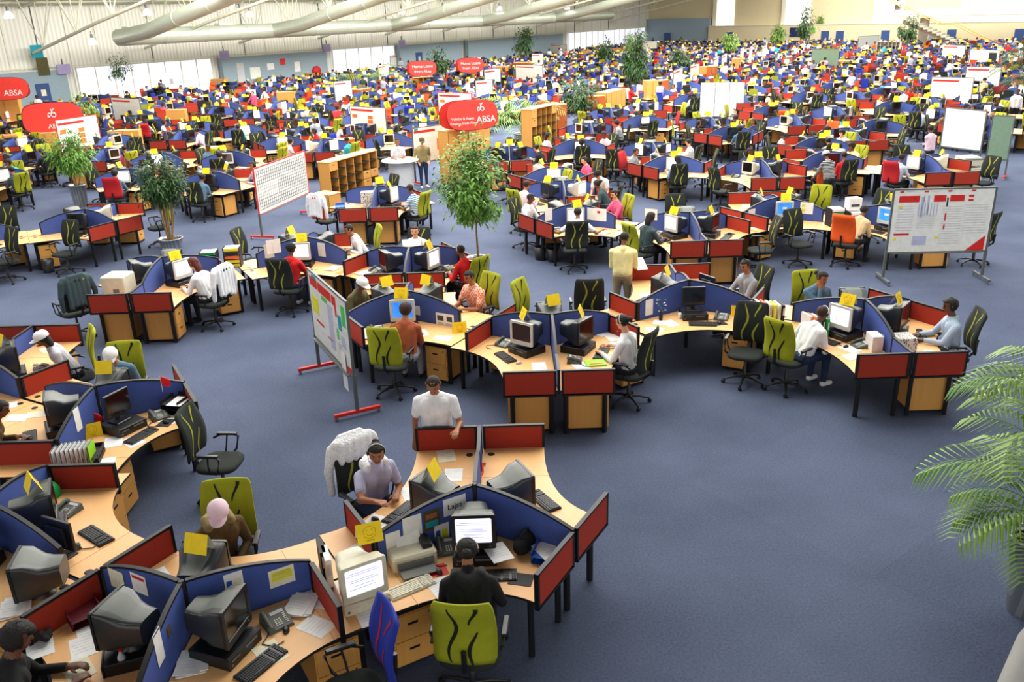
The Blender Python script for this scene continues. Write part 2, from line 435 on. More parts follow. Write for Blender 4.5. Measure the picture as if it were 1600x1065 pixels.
def pedestal_kit(lod=0):
    b = MB(); b.box((0, 0, .34), (.40, .56, .56), 'beech_door'); b.box((0, 0, .045), (.38, .52, .03), 'black_trim')
    b.box((0, 0, .632), (.405, .565, .02), 'desk_edge')
    for x in (-.19, .19):
        for y in (-.27, .27): b.box((x, y, .34), (.018, .018, .57), 'black_trim')
    kids = []
    for z, h in ((.475, .27), (.20, .26)):
        d = MB(); d.box((0, -.286, z), (.375, .014, h), 'beech_door')
        hd = MB(); hd.box((-.01, -.2945, z + .03), (.10, .004, .024), 'black_trim')
        lk = MB(); lk.lathe([(.010, 0), (.010, .004)], 'chrome', 8, M=Matrix.Translation((.15, -.293, z + .09)) @ Matrix.Rotation(pi / 2, 4, 'X'))
        kids.append(('drawer', d, [('handle', hd), ('lock', lk)]))
    if lod:
        for k in kids: b.add(k[1].v, k[1].f, 'beech_door'); b.add(k[2][0][1].v, k[2][0][1].f, 'black_trim')
        for x in (-.15, .15):
            for y in (-.2, .2): b.box((x, y, .016), (.05, .05, .032), 'black_trim')
        return kit('drawer_pedestal', 'drawer pedestal', b)
    for x in (-.15, .15):
        for y in (-.2, .2):
            c = MB(); c.lathe([(.022, -.012), (.022, .012)], 'black_trim', 10, M=Matrix.Translation((x, y, .022)) @ Matrix.Rotation(pi / 2, 4, 'Y')); kids.append(('castor', c))
    return kit('drawer_pedestal', 'drawer pedestal', None, [('body', b)] + kids)

def back_surface(u, v, off, W=.50, H=.60):
    """chair back: u -1..1 across, v 0..1 up ; returns point, faces +y (the sitter)"""
    w = W / 2 * (1 - .10 * (v - .35) ** 2 * 2 - (.16 * max(0, abs(v - .5) - .42) / .08) * .5)
    x = u * w; y = -.26 - .05 * v * 1.2 - .035 * (1 - u * u) + .05 * sin(pi * min(1, v * 1.1)) + off
    return (x, y, .56 + H * v)
def squiggle(mb, m, off, fr):
    def strip(path, wd):
        vs = []; fs = []
        for i, (u, v, k) in enumerate(path):
            for s in (-1, 1):
                p = back_surface(u + s * wd * k, v, off); vs.append(p)
        for i in range(len(path) - 1):
            q = (2 * i, 2 * i + 1, 2 * i + 3, 2 * i + 2); fs.append(q if fr else tuple(reversed(q)))
        mb.add(vs, fs, m)
    n = 16
    sx = 1 if fr else -1
    strip([((.34 + .15 * sin(2 * pi * (t / n) * 1.05 + .6)) * sx, .05 + .9 * t / n, .4 + .6 * sin(pi * t / n)) for t in range(n + 1)], .064)
    strip([((-.32 + .16 * sin(2 * pi * (t / n) * .6 + .2)) * sx, .02 + .50 * t / n, .3 + .7 * sin(pi * (.12 + .8 * t / n))) for t in range(n + 1)], .064)
    strip([((-.36 + .16 * cos(pi * (t / n) * .9)) * sx, .66 + .30 * t / n, .3 + .7 * t / n) for t in range(n + 1)], .08)
def chair_kit(color, sq, arms=True, lod=0, plain_back=None):
    kids = []
    nb = (6, 8) if lod else (8, 12)
    def slab(m, nu, nv):
        b = MB(); g = {}; vs = []; fs = []
        for side, off in ((0, .028), (1, -.028)):
            for j in range(nv + 1):
                for i in range(nu + 1):
                    u, v = -1 + 2 * i / nu, j / nv
                    e = max(abs(u), abs(2 * v - 1)); k = off * (1 if e < .9 else .35)
                    g[side, i, j] = len(vs); vs.append(back_surface(u, v, k))
        for j in range(nv):
            for i in range(nu):
                fs.append((g[0, i, j], g[0, i, j + 1], g[0, i + 1, j + 1], g[0, i + 1, j]))
                fs.append((g[1, i, j], g[1, i + 1, j], g[1, i + 1, j + 1], g[1, i, j + 1]))
        for j in range(nv):
            fs.append((g[0, 0, j], g[1, 0, j], g[1, 0, j + 1], g[0, 0, j + 1])); fs.append((g[0, nu, j], g[0, nu, j + 1], g[1, nu, j + 1], g[1, nu, j]))
        for i in range(nu):
            fs.append((g[0, i, nv], g[1, i, nv], g[1, i + 1, nv], g[0, i + 1, nv])); fs.append((g[0, i, 0], g[0, i + 1, 0], g[1, i + 1, 0], g[1, i, 0]))
        b.add(vs, fs, m, True); return b
    back = slab('chair_' + color, *nb)
    if sq: squiggle(back, sq, .0315, True); squiggle(back, sq, -.0315, False)
    seat = MB()
    sm = 'chair_' + (color if color in ('lime', 'orange', 'blue', 'red') and lod == 0 else 'black')
    pl = []
    for i in range(20):
        a = 2 * pi * i / 20; pl.append((.25 * (abs(cos(a)) ** .6) * (1 if cos(a) > 0 else -1), .24 * (abs(sin(a)) ** .6) * (1 if sin(a) > 0 else -1)))
    rings = [[(x * k, y * k, z) for x, y in pl] for k, z in ((.86, .425), (1, .44), (1.02, .465), (.96, .488), (.7, .497), (.2, .492))]
    seat.loft(rings, 'chair_black', True)
    spine = MB(); spine.tube([(0, -.05, .42), (0, -.22, .43), (0, -.33, .52), (0, -.345, .72)], .022, 'black_plastic', 6)
    colm = MB(); colm.lathe([(.03, .09), (.03, .26), (.02, .27), (.02, .42)], 'black_plastic', 10)
    colm.bbox((0, -.01, .412), (.16, .22, .03), 'black_plastic')
    base = []; cast = []
    for i in range(5):
        a = 2 * pi * i / 5 + .3; m = MB()
        m.tube([(.02 * cos(a), .02 * sin(a), .115), (.14 * cos(a), .14 * sin(a), .108), (.29 * cos(a), .29 * sin(a), .068)], .023, 'black_plastic', 6, r2=.014); base.append(m)
        c = MB(); M = Matrix.Translation((.30 * cos(a), .30 * sin(a), .029)) @ Matrix.Rotation(a + .6, 4, 'Z') @ Matrix.Rotation(pi / 2, 4, 'X')
        for z in (-.02, .006): c.lathe([(.026, z), (.028, z + .007), (.026, z + .014)], 'black_plastic', 10, M=M)
        c.tube([(.30 * cos(a), .30 * sin(a), .03), (.30 * cos(a), .30 * sin(a), .075)], .007, 'black_plastic', 5); cast.append(c)
    armr = []
    if arms:
        for s in (-1, 1):
            m = MB(); m.tube([(s * .22, .03, .43), (s * .285, .09, .50), (s * .29, .13, .66), (s * .285, .07, .69), (s * .28, -.08, .685), (s * .28, -.17, .64)], .014, 'black_plastic', 6)
            m.tube([(s * .285, .0, .69), (s * .27, -.02, .56), (s * .22, -.03, .43)], .010, 'black_plastic', 6)
            m.bbox((s * .284, -.0, .697), (.052, .24, .026), 'black_plastic', .008); armr.append(m)
    if lod:
        allm = MB()
        for m in [back, seat, spine, colm] + base + cast + armr:
            o = len(allm.v); allm.v += m.v
            for f, k, sh in zip(m.f, m.m, m.sm): allm.f.append(tuple(i + o for i in f)); allm.m.append(allm.mi(m.mats[k])); allm.sm.append(sh)
        return kit('swivel_chair', 'office chair', allm)
    kids = [('seat', seat), ('backrest', back), ('back_bracket', spine), ('gas_column', colm)]
    kids += [('armrest', m) for m in armr] + [('base_spoke', b, [('castor', c)]) for b, c in zip(base, cast)]
    return kit('swivel_chair', 'office chair', None, kids)

def crt_kit(body, top, bezel, screen, lod=0):
    b = MB(); W, H, zc = .405, .36, .235
    n = 1 if lod else 3
    secs = [(-.15, W, H, zc, .02), (-.05, W * .97, H * .96, zc - .005, .03), (.05, W * .82, H * .74, zc - .03, .05), (.12, W * .72, H * .66, zc - .03, .05), (.225, W * .62, H * .60, zc - .02, .05)]
    rings = [rrect(w, h, r, y, z, n) for y, w, h, z, r in secs]
    b.loft(rings, body, not lod)
    # top skin with the sagging waist, lit tone painted on dark sets
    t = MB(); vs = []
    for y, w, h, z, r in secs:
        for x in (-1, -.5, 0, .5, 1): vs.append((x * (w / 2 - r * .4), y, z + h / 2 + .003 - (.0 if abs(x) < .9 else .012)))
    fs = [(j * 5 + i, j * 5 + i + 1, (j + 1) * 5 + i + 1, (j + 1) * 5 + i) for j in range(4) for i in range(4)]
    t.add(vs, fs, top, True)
    f = MB(); fr = [rrect(W + .012, H + .012, .02, y, zc, n) for y in (-.15, -.178)]
    inner = rrect(W - .055, H - .085, .016, -.178, zc + .014, n); deep = rrect(W - .065, H - .095, .016, -.170, zc + .014, n)
    f.loft(fr + [inner, deep], bezel, False, False)
    s = MB(); ring = rrect(W - .063, H - .093, .016, -.1715, zc + .014, n); s.add(ring, [tuple(reversed(range(len(ring))))], screen)
    if screen.startswith('screen_lav') and not lod:
        for i, (zz, w_) in enumerate(((.10, .26), (.08, .30), (.03, .22), (.01, .26), (-.03, .18), (-.06, .24))):
            s.box((-.01 * (i % 3), -.1728, zc + zz), (w_, .0006, .004), 'screen_line')
    if screen == 'screen_blue' and not lod: s.box((0, -.1728, zc + .03), (.10, .0006, .05), 'paper')
    st = MB(); st.lathe([(.12, 0), (.12, .012), (.07, .03), (.07, .06)], body, 14)
    led = MB(); led.box((W / 2 - .05, -.1795, zc - H / 2 + .022), (.012, .003, .005), 'mark_green')
    if lod:
        for m in (t, f, s, st):
            o = len(b.v); b.v += m.v
            for q, k, sh in zip(m.f, m.m, m.sm): b.f.append(tuple(i + o for i in q)); b.m.append(b.mi(m.mats[k])); b.sm.append(sh)
        return kit('computer_monitor', 'monitor', b)
    return kit('computer_monitor', 'monitor', None, [('housing', b, [('housing_top', t)]), ('bezel', f, [('power_button', led)]), ('screen', s), ('swivel_foot', st)])
def lcd_kit(screen):
    b = MB(); b.bbox((0, .0, .25), (.39, .035, .32), 'black_plastic', .006); b.bbox((0, .03, .24), (.24, .03, .2), 'black_plastic', .006)
    s = MB(); s.box((0, -.0185, .252), (.35, .002, .275), screen)
    st = MB(); st.bbox((0, .02, .01), (.24, .20, .02), 'black_plastic'); st.bbox((0, .045, .1), (.07, .03, .2), 'black_plastic')
    return kit('flat_monitor', 'monitor', None, [('housing', b), ('screen', s), ('stand', st)])
def case_kit(m, m2, lod=0):
    b = MB(); b.bbox((0, 0, .055), (.42, .40, .11), m, .008)
    if lod: return kit('desktop_computer', 'computer case', b)
    f = MB(); f.bbox((0, -.206, .055), (.424, .02, .112), m, .006)
    d = MB(); d.box((.08, -.2175, .078), (.15, .003, .02), m2); d2 = MB(); d2.box((-.12, -.2175, .07), (.10, .003, .012), m2)
    pb = MB(); pb.box((-.17, -.2175, .035), (.022, .004, .022), 'grey_plastic')
    return kit('desktop_computer', 'computer case', None, [('case', b), ('front_cover', f, [('disc_drive', d), ('drive_slot', d2), ('power_button', pb)])])
def keyboard_kit(m, mk, lod=0):
    b = MB(); b.bbox((0, 0, .011), (.45, .17, .02), m, .006, rx=rad(2.5))
    k = MB(); 
    if lod: k.box((-.0, .0, .0235), (.41, .125, .004), mk, rx=rad(2.5))
    else:
        for r in range(6):
            for c in range(21):
                if (r == 0 and 3 < c < 10) or c in (14, 18): continue
                k.box((-.205 + c * .0205, -.062 + r * .0225 + (.006 if r == 5 else 0), .0235 + r * .001), (.0165, .017, .006), mk)
        k.box((-.205 + 6.5 * .0205, -.062, .0235), (.115, .017, .006), mk)
    if lod:
        b.add(k.v, k.f, mk); return kit('keyboard', 'keyboard', b)
    return kit('keyboard', 'keyboard', None, [('keyboard_base', b), ('keys', k)])
def phone_kit(lod=0):
    b = MB(); b.add([(-.115, -.11, 0), (.115, -.11, 0), (.115, .11, 0), (-.115, .11, 0), (-.11, -.105, .025), (.11, -.105, .025), (.11, .10, .075), (-.11, .10, .075)],
                    [(0, 3, 2, 1), (4, 5, 6, 7), (0, 1, 5, 4), (1, 2, 6, 5), (2, 3, 7, 6), (3, 0, 4, 7)], 'phone_grey')
    h = MB(); h.tube([(-.083, -.10, .047), (-.083, -.04, .066), (-.083, .04, .086), (-.083, .10, .093)], .02, 'phone_grey', 8)
    h.bbox((-.083, -.085, .046), (.052, .05, .028), 'phone_grey', .008, rx=rad(13)); h.bbox((-.083, .085, .086), (.052, .05, .028), 'phone_grey', .008, rx=rad(13))
    k = MB()
    for r in range(4):
        for c in range(3): k.box((.0 + c * .022 - .02, -.07 + r * .02, .036 + r * .0049), (.014, .012, .006), 'phone_key', rx=rad(13))
    for r in range(6): k.box((.075, -.07 + r * .02, .036 + r * .0049), (.026, .010, .005), 'phone_key', rx=rad(13))
    d = MB(); d.box((.03, .065, .068), (.12, .035, .006), 'mark_grey', rx=rad(13))
    if lod:
        for m in (h, k, d): b.add(m.v, m.f, m.mats[0])
        return kit('desk_phone', 'telephone', b)
    cd = MB(); pts = [(-.115, -.08 - .01 * i * .4, .012 + .004 * sin(i * 1.6)) for i in range(2)] + [(-.13 - .02 * i, -.10 - .018 * i, .008) for i in range(5)] + [(-.18, -.22, .008), (-.12, -.27, .008), (-.05, -.26, .008)]
    cd.tube(pts, .005, 'black_plastic', 5)
    return kit('desk_phone', 'telephone', None, [('phone_body', b), ('handset', h), ('keypad', k), ('display', d), ('coiled_cord', cd)])
def mouse_kit(m, pad):
    b = MB(); b.loft([[(.030 * k * cos(a), .052 * k * sin(a), z) for a in [2 * pi * i / 12 for i in range(12)]] for k, z in ((.95, 0), (1, .010), (.85, .026), (.45, .034))], m)
    return kit('computer_mouse', 'mouse', None, [('mouse_body', b), ('mouse_wheel', (lambda w: (w.box((0, .024, .031), (.006, .016, .008), 'grey_plastic'), w)[1])(MB()))])
def pad_kit(m):
    b = MB(); b.prism([(-.11, -.09), (.11, -.09), (.11, .09), (-.11, .09)], 0, .004, m); return kit('mouse_pad', 'mouse mat', b)
def sign_kit(face=True, m='yellow_card'):
    b = MB(); w, h, d = .115, .17, .07
    b.add([(-w, -d, 0), (w, -d, 0), (w, 0, h), (-w, 0, h), (-w, d, 0), (w, d, 0)], [(0, 1, 2, 3)], m)
    b.add([(-w, -d, .0), (w, -d, .0), (w, .002, h), (-w, .002, h), (-w, d, 0), (w, d, 0)], [(3, 2, 5, 4)], m)
    b.add([(-w + .002, -d + .003, 0), (w - .002, -d + .003, 0), (w - .002, 0, h - .003), (-w + .002, 0, h - .003), (-w + .002, d - .003, 0), (w - .002, d - .003, 0)], [(3, 2, 1, 0), (4, 5, 2, 3)], 'card_back')
    if face:
        T = Matrix.Translation((0, -d / 2 - .0015, h / 2)) @ Matrix.Rotation(math.atan2(d, h), 4, 'X') @ Matrix.Rotation(0, 4, 'Z')
        T = Matrix.Translation((0, -d / 2 - .003, h / 2)) @ Matrix.Rotation(-math.atan2(d, h), 4, 'X')
        P = lambda pts, r=.0016: b.tube([(x, 0, z) for x, z in pts], r, 'yellow_ink', 4, M=T)
        P([(.062 * cos(a) , .06 * sin(a) + .008) for a in [2 * pi * i / 6 + pi / 6 for i in range(7)]])
        P([(.026 * cos(a), .022 * sin(a)) for a in [pi + pi * i / 6 for i in range(7)]])
        for s in (-1, 1): b.tube([(s * .022, -.001, .026), (s * .022, -.001, .034)], .004, 'yellow_ink', 5, M=T)
        b.box((0, 0, -.064), (.07, .001, .006), 'yellow_ink', M=T)
    return kit('tent_card', 'tent card', b)
def sheet(w=.21, h=.297, m='paper', lines=True, t=.0025, n=1):
    b = MB(); rg = random.Random(int(w * 1000 + h * 77 + n))
    for i in range(n):
        a = (rg.random() - .5) * (.5 if n > 1 else 0); dx = (rg.random() - .5) * .06 * (n > 1)
        M = Matrix.Translation((dx, dx * .7, i * (t + .0004))) @ Matrix.Rotation(a, 4, 'Z')
        b.prism([(-w / 2, -h / 2), (w / 2, -h / 2), (w / 2, h / 2), (-w / 2, h / 2)], 0, t, m, M=M)
        if lines and i == n - 1:
            for k in range(5): b.box((-.02 * (k % 2), h * .3 - k * h * .13, t + .0004), (w * .7, .004, .0004), 'mark_grey', M=M)
    return b
def paper_kit(n=1, m='paper'): return kit('paper_sheet' if n == 1 else 'paper_stack', 'paper', sheet(m=m, n=n, t=.0022 if n < 4 else .006))
def binders(n, mats, w=.055):
    return [kit('ring_binder', 'binder', *_binder(m, w)) for m in mats]
def _binder(m, w=.055):
    b = MB(); b.box((0, 0, .15), (w, .26, .30), m); b.box((0, .006, .15), (w - .01, .262, .28), 'paper')
    lb = MB(); lb.box((0, -.1315, .19), (w * .6, .002, .12), 'paper' if m != 'binder_white' else 'mark_grey')
    return b, [('spine_label', lb)]
def tray_kit(m, n=3):
    b = MB(); kids = []
    for i in range(n):
        t = MB(); z = .07 * i
        t.box((0, 0, z + .004), (.26, .34, .005), m)
        for s in (-1, 1): t.box((s * .13, 0, z + .028), (.006, .34, .05), m)
        t.box((0, .17, z + .028), (.26, .006, .05), m)
        if i: t.box((-.12, -.15, z - .02), (.012, .012, .05), m); t.box((.12, -.15, z - .02), (.012, .012, .05), m); t.box((-.12, .15, z - .02), (.012, .012, .05), m); t.box((.12, .15, z - .02), (.012, .012, .05), m)
        kids.append(('tray', t))
    return kit('letter_tray', 'letter tray', None, kids)
def printer_kit():
    b = MB(); b.bbox((0, 0, .07), (.44, .34, .14), 'beige_plastic', .02)
    f = MB(); f.box((0, -.18, .06), (.36, .02, .06), 'grey_plastic'); f.box((0, -.26, .03), (.34, .16, .008), 'grey_plastic')
    t = MB(); t.box((.0, .12, .21), (.28, .015, .2), 'beige_plastic', rx=rad(-20)); t.box((0, .06, .17), (.24, .012, .24), 'paper', rx=rad(-35))
    c = MB(); c.bbox((.15, .0, .155), (.10, .20, .05), 'black_plastic', .012)
    return kit('desk_printer', 'printer', None, [('housing', b), ('output_slot', f), ('paper_feed', t), ('cartridge_cover', c)])
def copier_kit():
    b = MB(); b.bbox((0, 0, .32), (.62, .60, .64), 'beige_plastic', .02)
    p = MB()
    for z in (.14, .32): p.box((0, -.305, z), (.56, .012, .15), 'light_plastic')
    u = MB(); u.bbox((0, 0, .80), (.64, .62, .18), 'beige_plastic', .02); u.box((-.05, -.1, .72), (.45, .3, .02), 'grey_plastic')
    lid = MB(); lid.bbox((-.03, .02, .925), (.58, .52, .06), 'light_plastic', .015)
    cp = MB(); cp.box((0, -.27, .895), (.60, .10, .02), 'grey_plastic', rx=rad(-15))
    return kit('photocopier', 'photocopier', None, [('cabinet', b, [('paper_drawer', p)]), ('scanner_unit', u), ('lid', lid), ('control_panel', cp)])
def box_kit(m, w, d, h, nm='box_file'):
    b = MB(); b.box((0, 0, h / 2), (w, d, h), m); b.box((0, 0, h + .001), (w - .02, d - .02, .003), m)
    return kit(nm, 'box', b)
def planter_geo(r0, r1, h, m='steel'):
    p = MB(); p.lathe([(r0, 0), (r0 + (r1 - r0) * .5, h * .5), (r1, h), (r1 + .012, h + .004), (r1 + .012, h + .02), (r1 - .015, h + .02), (r1 - .03, h - .05)], m, 28)
    s = MB(); s.lathe([(r1 - .03, h - .06), (r1 - .03, h - .045), (.02, h - .02)], 'soil', 20)
    return p, s
def leaf_card(mb, p, d, l, w, m, droop=.3, up=Vector((0, 0, 1))):
    d = d.normalized(); s = d.cross(up)
    if s.length < .01: s = Vector((1, 0, 0))
    s.normalize(); n = s.cross(d)
    a = p; mid = p + d * l * .5 + n * .06 * l; tip = p + d * l - Vector((0, 0, 1)) * droop * l
    q = [a, mid + s * w / 2 - n * w * .15, tip, mid - s * w / 2 - n * w * .15, mid]
    mb.add(q, [(0, 1, 4), (0, 4, 3), (1, 2, 4), (4, 2, 3)], m)
def fig_tree(name, label, loc, trunk_h, crown_h, crown_r, n, pot, lm, seed, stems=1, leaf=(.10, .04), cat='potted plant', group='plants standing among the desks'):
    rg = random.Random(seed); r = link(name, None, None, (loc[0], loc[1], 0)); tag(r, label, cat, group)
    p, s = planter_geo(*pot); link('planter', p.mesh('planter'), r); so = link('soil', s.mesh('soil'), r)
    tr = MB(); z0 = pot[2] - .05; top = Vector((0, 0, z0 + trunk_h)); tips = []
    for k in range(stems):
        a = 2 * pi * k / max(1, stems) + rg.random(); b = .04 * (stems > 1) + .01
        q = Vector((b * cos(a), b * sin(a), z0)); e = Vector((crown_r * .35 * cos(a) * (stems > 1), crown_r * .35 * sin(a) * (stems > 1), z0 + trunk_h + crown_h * .4 * rg.random()))
        m1 = q.lerp(e, .5) + Vector((rg.uniform(-.04, .04), rg.uniform(-.04, .04), 0))
        tr.tube([q, m1, e], .022 if stems > 1 else .028, 'bark', 6, r2=.012); tips.append(e)
    cz = z0 + trunk_h + crown_h * .5; lv = MB()
    nb = 26 if n > 700 else 14
    ends = []
    for k in range(nb):
        b0 = rg.choice(tips); th = rg.uniform(0, 2 * pi); ph = rg.uniform(-.9, 1.35)
        e = Vector((crown_r * .8 * cos(th) * cos(ph), crown_r * .8 * sin(th) * cos(ph), cz + crown_h * .42 * sin(ph)))
        tr.tube([b0, b0.lerp(e, .5) + Vector((0, 0, .08 * crown_h)), e], .009, 'bark', 4, r2=.003); ends.append((b0, e))
    for i in range(n):
        b0, e = rg.choice(ends); t = rg.uniform(.25, 1.12); p0 = b0.lerp(e, t) + Vector((rg.gauss(0, 1), rg.gauss(0, 1), rg.gauss(0, 1))) * crown_r * .17
        d = Vector((rg.uniform(-1, 1), rg.uniform(-1, 1), rg.uniform(-.7, .5))) + (p0 - Vector((0, 0, cz))).normalized() * .6
        leaf_card(lv, p0, d, leaf[0] * rg.uniform(.7, 1.3), leaf[1], lm, .35)
    link('trunk', tr.mesh('trunk'), r); link('foliage', lv.mesh('foliage'), r)
    return r
def palm(name, label, loc, h, nf, flen, pot, seed, lm='leaf_palm', spread=1.0, aim=None, group='plants standing among the desks'):
    rg = random.Random(seed); r = link(name, None, None, (loc[0], loc[1], 0)); tag(r, label, 'potted palm', group)
    p, s = planter_geo(*pot); link('planter', p.mesh('planter'), r); link('soil', s.mesh('soil'), r)
    z0 = pot[2] - .05; st = MB()
    for k in range(nf):
        th = 2 * pi * k * .382 + rg.uniform(-.2, .2); fr = MB()
        el = rg.uniform(.75, 1.35); L = flen * rg.uniform(.75, 1.1); bz = z0 + h * rg.uniform(0, 1)
        b0 = Vector((.05 * cos(th), .05 * sin(th), z0)); pts = [b0]
        d = Vector((cos(th) * cos(el), sin(th) * cos(el), sin(el))); p0 = Vector((.03 * cos(th), .03 * sin(th), bz)); pts = [b0, p0]
        nseg = 9; cur = p0
        for i in range(nseg):
            d = (d + Vector((cos(th) * .10 * spread, sin(th) * .10 * spread, -.17 * spread * (.5 + i / nseg)))).normalized(); cur = cur + d * L / nseg; pts.append(cur)
        fr.tube(pts, .009, lm, 5, r2=.003)
        side = d.cross(Vector((0, 0, 1)))
        for i in range(3, len(pts)):
            for half in (0, .5):
                if i + half > len(pts) - 1: continue
                pp = pts[i].lerp(pts[min(i + 1, len(pts) - 1)], half); dd = (pts[i] - pts[i - 1]).normalized()
                sd = dd.cross(Vector((0, 0, 1))); sd.normalize()
                t = (i + half) / len(pts); ll = L * .42 * sin(pi * min(.97, t * .92 + .06)) + .05
                for s_ in (-1, 1): leaf_card(fr, pp, sd * s_ + dd * .75, ll, .03, lm, .35)
        link('frond', fr.mesh('frond'), r)
    return r

# ------------------------------------------------------------------ people: one continuous remeshed body per figure, hair / cap / headset as children
def capsule(mb, p0, r0, p1, r1, n=10):
    p0 = Vector(p0); p1 = Vector(p1); d = p1 - p0
    if d.length < 1e-5: d = Vector((0, 0, 1e-3)); p1 = p0 + d
    q = d.to_track_quat('Z', 'Y').to_matrix().to_4x4(); L = d.length; rings = []
    for k in range(0, 4): a = -pi / 2 + pi / 2 * (k + .35) / 4; rings.append((r0 * cos(a), r0 * sin(a)))
    rings.append((r0, 0)); rings.append((r1, L))
    for k in range(0, 4): a = pi / 2 * (k + .65) / 4; rings.append((r1 * cos(a), L + r1 * sin(a)))
    M = Matrix.Translation(p0) @ q
    mb.loft([[(r * cos(2 * pi * i / n), r * sin(2 * pi * i / n), z) for i in range(n)] for r, z in rings], 'paper', False, True, M)
def ik(s, w, l1, l2, pole):
    s = Vector(s); w = Vector(w); d = w - s; L = min(d.length, (l1 + l2) * .995); d.normalize(); w = s + d * L
    a = (l1 * l1 - l2 * l2 + L * L) / (2 * L); h = math.sqrt(max(0, l1 * l1 - a * a))
    p = Vector(pole); p = p - d * p.dot(d); p.normalize()
    return s + d * a + p * h, w
def remesh(mb, voxel, smooth=4):
    me = mb.mesh('tmp'); o = bpy.data.objects.new('tmp', me); COL.objects.link(o)
    r = o.modifiers.new('r', 'REMESH'); r.mode = 'VOXEL'; r.voxel_size = voxel; r.use_smooth_shade = True
    s = o.modifiers.new('s', 'SMOOTH'); s.factor = .5; s.iterations = smooth
    dg = bpy.context.evaluated_depsgraph_get(); ev = o.evaluated_get(dg)
    out = bpy.data.meshes.new_from_object(ev); bpy.data.objects.remove(o); bpy.data.meshes.remove(me)
    out.polygons.foreach_set('use_smooth', [True] * len(out.polygons))
    return out
ARMS = dict(
    type_=((-.13, .42, .80), (.13, .42, .80)), write=((-.16, .34, .79), (.06, .40, .80)), chin=((-.10, .32, .80), (.03, .24, 1.12)),
    lap=((-.10, .26, .66), (.10, .26, .66)), reach=((-.10, .34, .80), (.30, .58, .98)), spread=((-.62, .28, .86), (.60, .22, .86)),
    mouse=((-.15, .36, .80), (.26, .44, .80)), hold=((-.10, .36, .92), (.12, .38, .90)),
    s_hold=((-.10, .30, 1.10), (.14, .34, 1.08)), s_side=((-.26, .04, .80), (.26, .06, .80)), s_lean=((-.26, .40, 1.09), (.28, .05, .80)),
    s_cross=((.10, .24, 1.12), (-.10, .26, 1.08)), s_desk=((-.20, .50, .80), (.18, .52, .80)), s_pocket=((-.20, .10, .92), (.20, .12, .92)))
